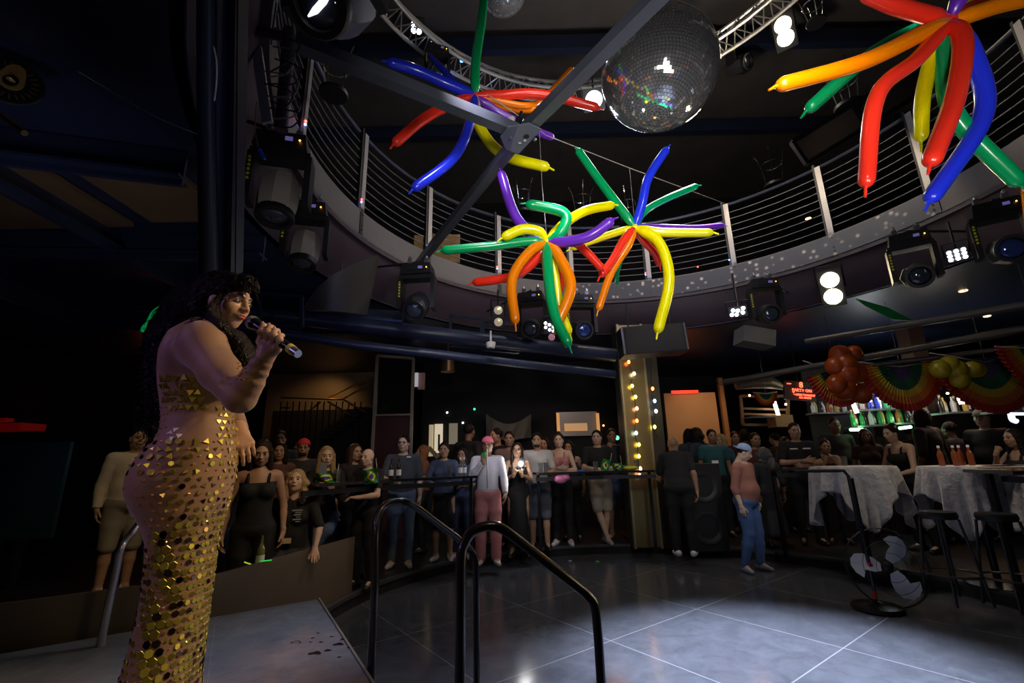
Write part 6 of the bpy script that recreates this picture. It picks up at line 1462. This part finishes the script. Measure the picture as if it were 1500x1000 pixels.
# ================================================================ PEDESTAL FAN
fb = at_z(1286, 893, 0.0); t = root('pedestal_fan', fb, label='pedestal fan with silver blades and red bands on its pole', cat='fan')
b = MB(); b.lathe([(.20, .0), (.205, .015), (.19, .04), (.06, .055), (.02, .08)], fb, n=36); b.build('base', m_blackg, t)
pt_ = at_y(1258, 690, fb.y); top = Vector((at_y(1262, 745, fb.y).x, fb.y, 1.12))
b = MB(); b.cyl(fb+Vector((0, 0, .05)), Vector((fb.x, fb.y, 1.15)), .016, n=12); b.build('pole', m_blackg, t)
for z0, z1 in ((.09, .16), (.34, .40)):
    b = MB(); b.cyl(fb+Vector((0, 0, z0)), fb+Vector((0, 0, z1)), .0185, n=12); b.build('red_band', mat('tape_red', (.7, .02, .02), .5), t)
fc = at_y(1298, 830, fb.y-.02); d = Vector((-.25, -1, .15)).normalized(); R = face_R(d)
b = MB(); b.lathe([(.06, -.14), (.075, -.10), (.075, -.03), (.03, .0)], fc, R, 18); b.build('motor', m_black, t)
b = MB(); b.beam(fc-d*.1, (fb.x, fb.y, fc.z), .05, .05); b.build('bracket', m_black, t, False)
m_bl = mat('silver_blade', (.85, .87, .92), .3, metal=.1)
for k, ang in enumerate((62, 178, -52)):
    Rb = R @ Matrix.Rotation(math.radians(ang), 3, 'Z'); n = 12; vs = []
    out = [(.05, -.03), (.10, -.075), (.17, -.105), (.24, -.10), (.285, -.055), (.295, .0), (.27, .06), (.215, .10), (.225, .055), (.19, .03), (.12, .045), (.06, .035)]
    for lv in (0, .004):
        for x, y_ in out: vs.append(fc+Rb @ Vector((x, y_, .03+.25*y_+lv)))
    N = len(out); b = MB(); b.add(vs+[fc+Rb @ Vector((.17, -.01, .02)), fc+Rb @ Vector((.17, -.01, .025))], [(i, (i+1) % N, 2*N)[::-1] for i in range(N)]+[(N+i, N+(i+1) % N, 2*N+1) for i in range(N)]+[(i, (i+1) % N, N+(i+1) % N, N+i) for i in range(N)])
    b.build('blade', m_bl, t, True, .6)
b = MB(); b.lathe([(.045, .0), (.045, .04), (.02, .06), (.001, .062)], fc, R, 18); b.build('hub', m_black, t)
b = MB()
for rr_, zz_ in ((.33, .0), (.33, .03), (.22, .10), (.12, .115)): b.tube([fc+R @ Vector((rr_*math.cos(a), rr_*math.sin(a), zz_)) for a in np.linspace(0, 2*PI, 49)[:-1]], .0022 if rr_ < .3 else .004, 5, closed=True)
b.build('guard_ring', m_black, t)
# ================================================================ BACK LEFT: stairs, door frame, kitchen
# stair recess
q0 = at_y(408, 545, 10.6); q1 = at_y(540, 545, 10.6)
b = MB(); b.box(((q0.x+q1.x)/2, 10.8, 2.2), (q1.x-q0.x+.6, .1, 4.0)); single('stair_wall', b, m_tan, 'warm tan plaster wall behind the staircase', 'wall', smooth=False)
lamp('SPOT', ((q0.x+q1.x)/2+.4, 9.9, 3.4), 12, (1, .62, .3), ((q0.x+q1.x)/2, 10.8, 2.3), .1, 110, .8)
m_brass = mat('stair_rail_brass', (.6, .38, .14), .3, metal=.7)
t = root('staircase', (q0.x+1, 9.9, 0), label='dark staircase with brass handrails behind the guests', cat='staircase')
def rl_(pts, y=9.9, r=.022, nm='handrail', m=m_brass): b = MB(); b.tube([at_y(x, y_, y) for x, y_ in pts], r, 6); b.build(nm, m, t)
rl_([(411, 582), (503, 585)]); rl_([(480, 582), (537, 556)], 10.2); rl_([(500, 585), (537, 565)], 10.2); rl_([(503, 585), (535, 604)], 9.7); rl_([(408, 606), (448, 606), (470, 588)]); rl_([(411, 597), (425, 597)]); rl_([(480, 588), (512, 607)], 9.7)
b = MB()
for k in range(14):
    a = at_y(412+k*9, 588, 9.88); b.beam(a, (a.x, a.y, .8), .02, .02)
b.build('balusters', m_black, t, False)
b = MB()
for k in range(9): 
    a = at_y(478+k*7, 640-k*5.0, 10.1); b.box(a, (.32, .5, .06))
b.build('steps', mat('step_dark', (.035, .025, .018), .6), t, False)
b = MB(); a = at_y(474, 600, 10.3); b.box((a.x, 10.35, a.z/2), (2.3, .08, a.z)); b.build('understair_panel', mat('step_dark', (.035, .025, .018)), t, False)
# door frame of pale steel
dz = 8.3; t = root('tall_glass_door', at_y(576, 700, dz), label='tall dark glass door in a pale steel frame', cat='door')
P = [at_y(553, 521, dz), at_y(606, 525, dz)]; P2 = [Vector((P[0].x, dz, .12)), Vector((P[1].x, dz, .12))]; pm = at_y(548, 608, dz)
m_fr = mat('pale_steel_frame', (.55, .42, .34), .35, metal=.5)
b = MB()
b.beam(P[0], P2[0], .05, .05); b.beam(P[1], P2[1], .05, .05); b.beam(P[0], P[1], .05, .05); b.beam((P[0].x, dz, pm.z), (P[1].x, dz, pm.z), .03, .03); b.build('frame', m_fr, t, False)
b = MB(); b.box(((P[0].x+P[1].x)/2, dz+.03, (pm.z+P[0].z)/2), (P[1].x-P[0].x-.04, .02, P[0].z-pm.z-.03)); b.build('glass_pane', mat('door_glass', (.015, .013, .012), .08), t, False)
b = MB(); b.box(((P[0].x+P[1].x)/2, dz+.03, (pm.z+.12)/2), (P[1].x-P[0].x-.04, .03, pm.z-.16)); b.build('lower_panel', mat('maroon_panel', (.05, .012, .012), .5), t, False)
# lit parts of the back wall, drawn as glowing panels
def lit(px0, py0, px1, py1, y, m, nm, lab, cat, th=.05):
    a, c = at_y(px0, py0, y), at_y(px1, py1, y); b = MB(); b.box(((a.x+c.x)/2, y, (a.z+c.z)/2), (abs(c.x-a.x), th, abs(a.z-c.z))); return single(nm, b, m, lab, cat, smooth=False)
lit(629, 622, 634, 668, 9.93, glow('kitchen_light', (1, .8, .5), .30), 'lit_doorway', 'narrow cream lit strip of a doorway behind the guests', 'panel')
lit(637, 621, 648, 663, 9.93, glow('kitchen_light2', (1, .86, .62), .55), 'lit_doorway', 'brighter cream doorway panel with a dark handle bar', 'panel')
lit(658, 620, 670, 650, 9.93, glow('kitchen_light3', (.8, .7, .5), .12), 'lit_doorway', 'dim greenish wall strip behind the person with the badge', 'panel')
lit(642, 636, 644, 660, 9.88, m_black, 'door_pull', 'black vertical bar on the cream doorway panel', 'handle')
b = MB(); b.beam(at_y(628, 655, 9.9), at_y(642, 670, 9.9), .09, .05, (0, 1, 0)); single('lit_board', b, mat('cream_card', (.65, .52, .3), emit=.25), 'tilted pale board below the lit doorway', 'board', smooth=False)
lit(607, 546, 612, 566, 8.9, glow('vent_light', (.9, .95, 1), .30), 'wall_grille', 'narrow pale slatted grille beyond the glass door', 'grille')
lit(613, 546, 622, 570, 8.95, mat('pinkish_panel', (.45, .25, .22), .6, emit=.05), 'wall_grille', 'pinkish panel next to the pale slatted grille', 'grille')
# ceiling can lamp
o = at_y(656, 530, 8.0); b = MB(); b.cyl(o, (o.x, o.y, 3.5), .015, n=8); b.lathe([(.13, -.18), (.11, .18)], o, n=20); single('can_lamp', b, mat('can_bronze', (.35, .2, .1), .3, metal=.7), 'bronze cylinder lamp hanging beyond the white camera', 'lamp')
# draped sheet at the back
b = MB(); vs = []; n, m = 24, 10
for sg in (0, 1):
    for j in range(m+1):
        for i in range(n+1):
            u, v = i/n, j/m; p = at_y(712+66*u, 606+4*math.sin(u*PI)+34*v, 9.6); vs.append(p+Vector((0, .05*math.sin(u*18+v*3)*(v+.2)+sg*.01, -.15*math.sin(u*PI)*(1-v))))
K = (n+1)*(m+1)
fs = [(a, a+1, a+n+2, a+n+1)[::(1 if not s_ else -1)] for s_ in (0, 1) for j in range(m) for i in range(n) for a in (s_*K+j*(n+1)+i,)]
b.add(vs, fs); single('draped_sheet', b, mat('sheet_grey', (.09, .085, .08), .7), 'grey sheet draped against the back wall above the guests', 'cloth')
lamp('POINT', at_y(745, 610, 9.0), 2.5, (1, .85, .7), size=.1)
# kitchen pass with amber glow
t = root('service_hatch', at_y(845, 640, 9.8), label='steel service hatch with amber glow behind the khaki shorts man', cat='hatch')
a, c = at_y(815, 603, 9.8), at_y(877, 637, 9.8)
b = MB(); b.box(((a.x+c.x)/2, 9.95, (a.z+c.z)/2), (c.x-a.x, .12, a.z-c.z)); b.build('back_panel', mat('hatch_steel', (.35, .30, .27), .4, metal=.5), t, False)
for x_, col in ((817, (1, .45, .15)), (875, (1, .4, .12))):
    a_ = at_y(x_, 605, 9.78); c_ = at_y(x_+1, 636, 9.78); b = MB(); b.box((a_.x, 9.78, (a_.z+c_.z)/2), (.06, .05, a_.z-c_.z)); b.build('lit_jamb', glow('jamb_amber', col, .5), t, False)
a_ = at_y(828, 625, 9.7); c_ = at_y(862, 625, 9.7); b = MB(); b.box(((a_.x+c_.x)/2, 9.86, a_.z), (c_.x-a_.x, .02, .16)); b.build('warm_reflector', glow('hatch_amber', (1, .55, .25), .35), t, False)
for px, py, y, nm, c in ((695, 599, 9.98, 'green', (.05, .9, .3)), (904, 641, 8.6, 'bright green', (.1, 1, .3)), (884, 623, 9.98, 'orange', (1, .5, .15)), (655, 604, 9.98, 'pale', (1, .8, .6)), (678, 619, 9.98, 'white', (1, .95, .9))):
    b = MB(); b.ball(at_y(px, py, y), .022 if nm != 'bright green' else .04, n=8, m=5); single('small_lamp', b, glow('lamp_'+nm.replace(' ', '_'), c, 3), 'tiny %s lamp glowing in the dark behind the guests' % nm, 'light')
# beige wall beyond the column
b = MB(); a, c = at_y(972, 576, 10.4), at_y(1056, 640, 10.4); b.box(((a.x+c.x)/2, 10.45, 1.55), (c.x-a.x, .1, a.z*2-1.55*2+.0)); single('beige_partition', b, m_beige, 'orange lit beige partition behind the dim guests', 'partition', smooth=False)
lamp('SPOT', ((a.x+c.x)/2+.2, 8.9, 3.2), 70, (1, .55, .25), ((a.x+c.x)/2+.1, 10.4, 2.0), .1, 80, .9)
b = MB(); b.box((c.x+.12, 10.35, 1.6), (.1, .1, 3.0)); single('wooden_post', b, mat('warm_wood', (.3, .15, .06), .5), 'narrow warm wooden post beside the beige partition', 'post', smooth=False)
# ================================================================ THE BAR
m_shelf = mat('shelf_grey', (.2, .2, .22), .35, metal=.3); m_wood = mat('warm_wood', (.3, .15, .06), .5)
# back shelf unit at the pillar: shelves with bottles
def shelf(px0, px1, py0, py1, y, lab, emit=None):
    a, c = at_y(px0, py0, y), at_y(px1, py1, y); b = MB(); b.beam(a, c, .34, .03); return single('bar_shelf', b, m_shelf, lab, 'shelf', smooth=False), a, c
bcol = {'amber': (.35, .10, .02), 'blue': (.03, .06, .55), 'green': (.02, .22, .06), 'red': (.5, .05, .05), 'clear': (.5, .5, .5), 'dark': (.03, .025, .02), 'gold': (.5, .33, .08)}
def bm2(c): return mat('spirit_'+c, bcol[c], .12, coat=.6, emit=.22, ecol=bcol[c])  # shelf light on the bottles put in as a faint glow
def row(a, c, n, seq, lab, grp, hh=.27):
    cnt = {}
    for k in range(n):
        p = a.lerp(c, (k+.5)/n); cc = seq[k % len(seq)]
        cnt[cc] = cnt.get(cc, -1)+1
        bottle(Vector((p.x, p.y-.03+.05*(k % 2), p.z+.016)), bm2(cc), '%s %s bottle %s' % (ORD[cnt.get(cc, 0)], cc, lab), '%s bottles %s' % (cc, grp), hh*(.85+.25*rng.random()), .036, mat('cap_gold', (.6, .45, .2), .3, metal=.5) if k % 3 == 0 else None, mw_ if k % 4 == 1 else None)
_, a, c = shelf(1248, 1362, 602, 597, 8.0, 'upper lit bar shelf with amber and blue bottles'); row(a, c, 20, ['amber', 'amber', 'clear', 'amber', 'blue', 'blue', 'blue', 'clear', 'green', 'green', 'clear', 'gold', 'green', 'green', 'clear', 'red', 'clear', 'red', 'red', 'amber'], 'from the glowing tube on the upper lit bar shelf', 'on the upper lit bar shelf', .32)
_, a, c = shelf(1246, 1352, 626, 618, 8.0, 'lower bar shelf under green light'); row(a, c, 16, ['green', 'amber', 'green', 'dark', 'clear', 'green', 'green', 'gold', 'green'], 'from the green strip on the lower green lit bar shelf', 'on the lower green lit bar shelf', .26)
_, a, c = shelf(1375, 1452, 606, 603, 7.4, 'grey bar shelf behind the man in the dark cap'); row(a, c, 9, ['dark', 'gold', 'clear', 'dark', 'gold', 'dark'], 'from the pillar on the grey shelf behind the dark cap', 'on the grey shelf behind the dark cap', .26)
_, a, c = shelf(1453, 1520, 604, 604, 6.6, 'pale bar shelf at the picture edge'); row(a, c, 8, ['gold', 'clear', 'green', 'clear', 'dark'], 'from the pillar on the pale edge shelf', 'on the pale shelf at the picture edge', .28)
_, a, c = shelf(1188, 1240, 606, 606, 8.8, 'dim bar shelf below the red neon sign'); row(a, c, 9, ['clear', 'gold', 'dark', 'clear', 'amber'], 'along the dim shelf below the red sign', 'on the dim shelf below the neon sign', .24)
_, a, c = shelf(1092, 1128, 612, 611, 9.0, 'wooden bar shelf with an inner frame near the paper fan')
# wooden shelf frame at left of bar
b = MB(); P = [at_y(x, y, 9.1) for x, y in ((1085, 580), (1154, 580), (1154, 622), (1088, 622))]
for i in range(4): b.beam(P[i], P[(i+1) % 4], .05, .05, (0, 1, 0))
b.beam(at_y(1086, 598, 9.1), at_y(1154, 600, 9.1), .04, .04, (0, 1, 0)); b.beam(at_y(1086, 606, 9.1), at_y(1154, 608, 9.1), .04, .04, (0, 1, 0))
single('wooden_shelf', b, m_wood, 'lit wooden shelf frame behind the small rainbow fan', 'shelf', smooth=False)
b = MB(); b.box(at_y(1143, 617, 9.0), (.34, .3, .22)); single('wooden_crate', b, mat('crate_wood', (.55, .3, .13), .6), 'small pale wooden crate on the shelf under the tube lamp', 'crate', smooth=False)
# light tubes and green strips
def tube_l(px, py, y, ln, tilt, m, nm, lab):
    b = MB(); o = at_y(px, py, y); d = Vector((math.sin(tilt), 0, math.cos(tilt))); b.cyl(o-d*ln/2, o+d*ln/2, .032 if nm == 'tube_lamp' else .025, n=10); return single(nm, b, m, lab, 'light')
gw = glow('tube_white', (1, .92, .75), 9); gg = glow('tube_green', (.4, 1, .5), 5)
tube_l(1138, 601, 8.9, .26, -.15, gw, 'tube_lamp', 'glowing white tube lamp before the wooden shelf frame')
tube_l(1251, 594, 7.8, .25, -.2, gw, 'tube_lamp', 'glowing white tube lamp at the edge of the bottle shelf')
tube_l(1404, 580, 7.0, .24, -.2, gw, 'tube_lamp', 'glowing white tube lamp under the third rainbow fan')
tube_l(1255, 629, 7.9, .22, PI/2, gg, 'green_strip', 'short glowing green strip beneath the bottle shelf')
tube_l(1326, 626, 7.9, .20, PI/2-.1, gg, 'green_strip', 'short glowing green strip above the hair bun')
b = MB(); b.tube(spline([at_y(1481, 606, 6.3), at_y(1483, 614, 6.3), at_y(1489, 617, 6.3)], 4), .035, 8); b.tube([at_y(1481, 606, 6.3), at_y(1502, 606, 6.3)], .02, 8); single('lit_tap_handle', b, glow('tap_white', (.65, .7, 1), 1.6), 'pale glowing curved sign at the picture edge of the bar', 'sign')
for k, (px, py, y, c, e) in enumerate(((1098, 579, 8.7, (1, .8, .6), 7), (1115, 584, 8.7, (1, .85, .6), 7), (1149, 580, 8.7, (1, .95, .9), 7), (1151, 592, 8.7, (1, .95, .9), 6), (1136, 589, 8.7, (1, .8, .5), 5), (1352, 572, 7.6, (1, .75, .45), 6), (1388, 576, 7.6, (1, .7, .35), 5), (1416, 577, 7.2, (1, .65, .3), 5), (1433, 579, 7.1, (1, .6, .3), 4), (1473, 577, 6.5, (1, .7, .3), 5), (1490, 572, 6.5, (1, .75, .45), 6), (1499, 572, 6.4, (1, .7, .4), 5), (1252, 579, 7.8, (1, .9, .8), 5), (1264, 584, 7.9, (1, .8, .5), 5), (1275, 587, 7.9, (1, .9, .8), 5), (1330, 577, 7.9, (1, .8, .8), 4), (1470, 593, 6.5, (1, .8, .5), 3))):
    b = MB(); b.ball(at_y(px, py, y), .020, n=8, m=6); single('bulb', b, glow('bulb_bar_%d' % k, c, e), 'small festoon bulb, %s from the wooden shelf along the bar' % ORD[k], 'bulb', 'festoon bulbs over the bar')
b = MB(); o = at_y(1291, 572, 8.0); b.ball(o, (.11, .06, .06), n=12, m=8); single('spot_lamp', b, glow('lamp_white_bar', (.9, .93, 1), 9), 'bright white lamp above the blue bottles', 'lamp')
lamp('POINT', o+Vector((0, -.15, -.1)), 14, (.9, .93, 1), size=.08); lamp('POINT', at_y(1404, 565, 6.9), 7, (1, .9, .8), size=.08); lamp('POINT', at_y(1262, 622, 7.8), 1.5, (.3, 1, .4), size=.06); lamp('POINT', at_y(1320, 616, 7.8), 1.5, (.3, 1, .4), size=.06)
fe_ = [(1040, 560, 8.8), (1098, 579, 8.7), (1115, 584, 8.7), (1136, 589, 8.7), (1149, 580, 8.7), (1200, 565, 8.2), (1252, 579, 7.8), (1264, 584, 7.9), (1275, 587, 7.9), (1330, 577, 7.9), (1352, 572, 7.6), (1388, 576, 7.6), (1416, 577, 7.2), (1433, 579, 7.1), (1473, 577, 6.5), (1490, 572, 6.5), (1499, 572, 6.4), (1530, 560, 6.2)]
pipe('festoon_cord', [at_y(x_, y_-2, d_) for x_, y_, d_ in fe_], .006, m_black, 'thin black cord linking the festoon bulbs over the bar', 'cord', n=5)
# bar back wall, front, pillar
b = MB(); a, c = at_y(1175, 560, 9.3), at_y(1375, 560, 8.4); b.beam((a.x, 9.3, 1.6), (at_y(1530, 560, 8.2).x, 8.2, 1.6), .08, 2.9); single('back_bar_unit', b, mat('bar_wall', (.035, .028, .03), .5, noise=.3, nscale=3), 'dark panel wall behind the bottle shelves', 'wall panel', smooth=False)
b = MB(); a = at_y(1364, 600, 7.7); b.box((a.x, 7.75, 1.85), (.26, .26, 3.3)); single('bar_pillar', b, mat('pillar_brown', (.06, .035, .022), .5), 'dark brown pillar dividing the bottle shelves', 'pillar', smooth=False)
b = MB(); a, c = at_y(1090, 690, 8.9), at_y(1520, 690, 7.3); b.beam((a.x, 8.6, .65), (c.x, 7.5, .65), .5, 1.05); single('bar_counter', b, mat('bar_front', (.03, .018, .014), .5), 'dark bar counter behind the guests', 'bar', smooth=False)
for (px0, py0, px1, py1, y, l) in ((1076, 550, 1160, 552, 8.4, 'upper'),):
    b = MB(); b.tube([at_y(1078, 566, 8.6), at_y(1100, 560, 8.6), at_y(1130, 560, 8.6), at_y(1150, 568, 8.6)], [.06, .12, .12, .05], 14); single('duct_hood', b, mat('hood_metal', (.25, .2, .15), .35, metal=.5), 'rounded metal hood hanging above the bar entrance', 'hood')
# red LED sign
Rr = Matrix.Rotation(.10, 3, 'Y') @ Matrix.Rotation(PI/2, 3, 'X'); o = at_y(1173, 572, 8.5)
t = root('led_sign', o, label='red LED sign with a large numeral and small lines of text', cat='sign')
b = MB(); b.cyl(o+Vector((0, .05, 0)), (o.x, o.y+.05, 3.5), .012, n=6); b.box(o+Vector((0, .05, 0)), (.58, .05, .36), Matrix.Rotation(.10, 3, 'Y')); b.build('screen', m_black, t, False)
gr = glow('led_red', (1, .07, .03), 7)
for s_, sz, dx, dz_ in (('8', .15, .02, .06), ('PARTY ON', .075, .02, -.02), ('\u2022 OPEN TONIGHT', .05, .05, -.10), ('\u2013', .15, -.2, .10), ('\u2022', .12, -.14, -.06), ('ALL NIGHT', .045, .06, -.15)):
    text_mesh(s_, sz, gr, o+Vector((dx, -.0, dz_)), Rr, 'lettering', t, .003)
b = MB(); b.box(at_y(1003, 574, 10.37), (.6, .06, .07)); single('red_glow_strip', b, glow('strip_red', (1, .04, .02), .9), 'dim red strip light above the beige partition', 'light', smooth=False)
# rainbow fans (pleated half discs)
def fan(px, py, y, R, lab, yaw=0, dim=1., roll=0.):
    o = at_y(px, py, y); t = root('rainbow_fan', o, yaw, lab, 'decoration', 'rainbow paper fans above the bar')
    bands = [((.05, .03, .12), 'indigo'), ((.01, .10, .05), 'green'), ((.55, .42, .03), 'yellow'), ((.62, .17, .02), 'orange'), ((.45, .03, .02), 'red')]; rad = (0.02, .28, .52, .68, .84, 1.)
    mats = [mat('fan_'+n_, c_, .75) for c_, n_ in bands]; b = MB(); n = 64
    for sgn in (0, 1):
        base = len(b.v)
        for j in range(6):
            for i in range(n+1):
                a = -PI*i/n+roll; pl = (.02 if i % 2 else -.02)*rad[j]
                b.v.append((R*rad[j]*math.cos(a), pl+sgn*.006, R*rad[j]*math.sin(a)+.06*R*math.cos(2*a)))
        for j in range(5):
            for i in range(n):
                a = base+j*(n+1)+i; f = (a, a+1, a+n+2, a+n+1); b.f.append(f if sgn else f[::-1]); b.mi.append(j)
    b.build('pleated_paper', mats, t, False, 0, True)
    b = MB(); b.tube([(-R*math.cos(roll), 0, -R*math.sin(-roll)+.06*R), (0, 0, -.02), (R*math.cos(roll), 0, R*math.sin(roll)+.06*R)], .010, 6); b.tube([(0, 0, 0), (0, 0, (3.5-o.z))], .003, 5); b.build('hem_cord', m_post, t, True, 0, True)
fan(1224, 543, 6.9, .52, 'rainbow paper fan partly behind the orange balloon cluster', .1, roll=.25)
fan(1318, 535, 6.3, .60, 'rainbow paper fan in the middle above the blue bottles', 0, roll=.05)
fan(1443, 528, 5.6, .62, 'rainbow paper fan over the glowing tube by the yellow balloons', -.1, roll=.15)
fan(1530, 508, 5.0, .50, 'rainbow paper fan cut by the picture edge', -.1)
fan(1121, 575, 8.3, .22, 'small rainbow fan with orange top hanging before the wooden frame', 0)
def flower(px, py, y, r, c, lab, offs):
    o = at_y(px, py, y); t = root('balloon_cluster', o, label=lab, cat='balloons'); 
    for dx, dz_, q in offs: b = MB(); b.ball(o+Vector((dx, rng.uniform(-.03, .03), dz_)), (r*q, r*q, r*q*1.05), n=20, m=12); b.build('balloon', mat(c[0], c[1], .35, emit=0), t)
flower(1240, 548, 6.4, .15, ('balloon_dull_orange', (.38, .06, .008)), 'cluster of round orange balloons between two rainbow fans', [(0, 0, 1.1), (-.03, .28, .95), (.15, .30, .7), (-.12, .12, .9), (.15, .02, 1), (-.05, -.20, 1), (.16, -.28, .9), (-.17, -.14, .9), (.0, .15, 1)])
flower(1400, 542, 5.5, .11, ('balloon_dull_yellow', (.35, .28, .01)), 'cluster of round yellow balloons on the third rainbow fan', [(0, 0, 1.1), (-.17, .02, 1), (.19, .0, .9), (.0, -.12, .9), (-.06, .06, 1), (.28, .0, .8)])
# ceiling fittings right
for px, py, y, nm in ((1411, 426, 0, 'round amber downlight in the low ceiling'), (1446, 463, 0, 'second amber downlight deeper in the low ceiling'), (1184, 320, 7.6, 'small amber lamp behind the balcony cables')):
    b = MB(); b.ball(at_z(px, py, 3.495) if not y else at_y(px, py, y), (.05, .05, .014), n=14, m=6); single('downlight', b, glow('downlight_amber', (1, .65, .3), 3), nm, 'light')
for k, (a_, c_, y0, y1, r) in enumerate((((1230, 540), (1520, 505), 6.6, 5.2, .03), ((1060, 560), (1520, 478), 8.0, 5.0, .05), ((1180, 500), (1510, 445), 6.5, 4.8, .045))):
    pipe('ceiling_pipe', [at_y(*a_, y0), at_y(*c_, y1)], r, mat('pipe_dull', (.09, .08, .08), .4, metal=.4), ('thin dull pipe just above the rainbow fans', 'thick dull pipe crossing above the bar', 'dull pipe under the low ceiling near the far floodlight')[k], 'pipe')
b = MB(); a = at_y(1105, 495, 6.0); b.box(a, (.42, .3, .22), Matrix.Rotation(.2, 3, 'Y')); single('ceiling_box', b, mat('box_grey', (.09, .09, .10), .6), 'plain dark grey box under the low ceiling near the LED panel', 'box', smooth=False)
b = MB(); P = [at_y(1255, 437, 5.7), at_y(1300, 450, 5.7), at_y(1340, 470, 5.7), at_y(1310, 468, 5.7), at_y(1270, 448, 5.7)]
b.add(P+[p+Vector((0, .02, 0)) for p in P], [(0, 1, 2, 3, 4), (9, 8, 7, 6, 5)]+[(i, 5+i, 5+(i+1) % 5, (i+1) % 5) for i in range(5)]); single('green_ribbon', b, mat('ribbon_green', (.02, .28, .07), .5), 'flat green ribbon stretched beside the far floodlight', 'ribbon', smooth=False)
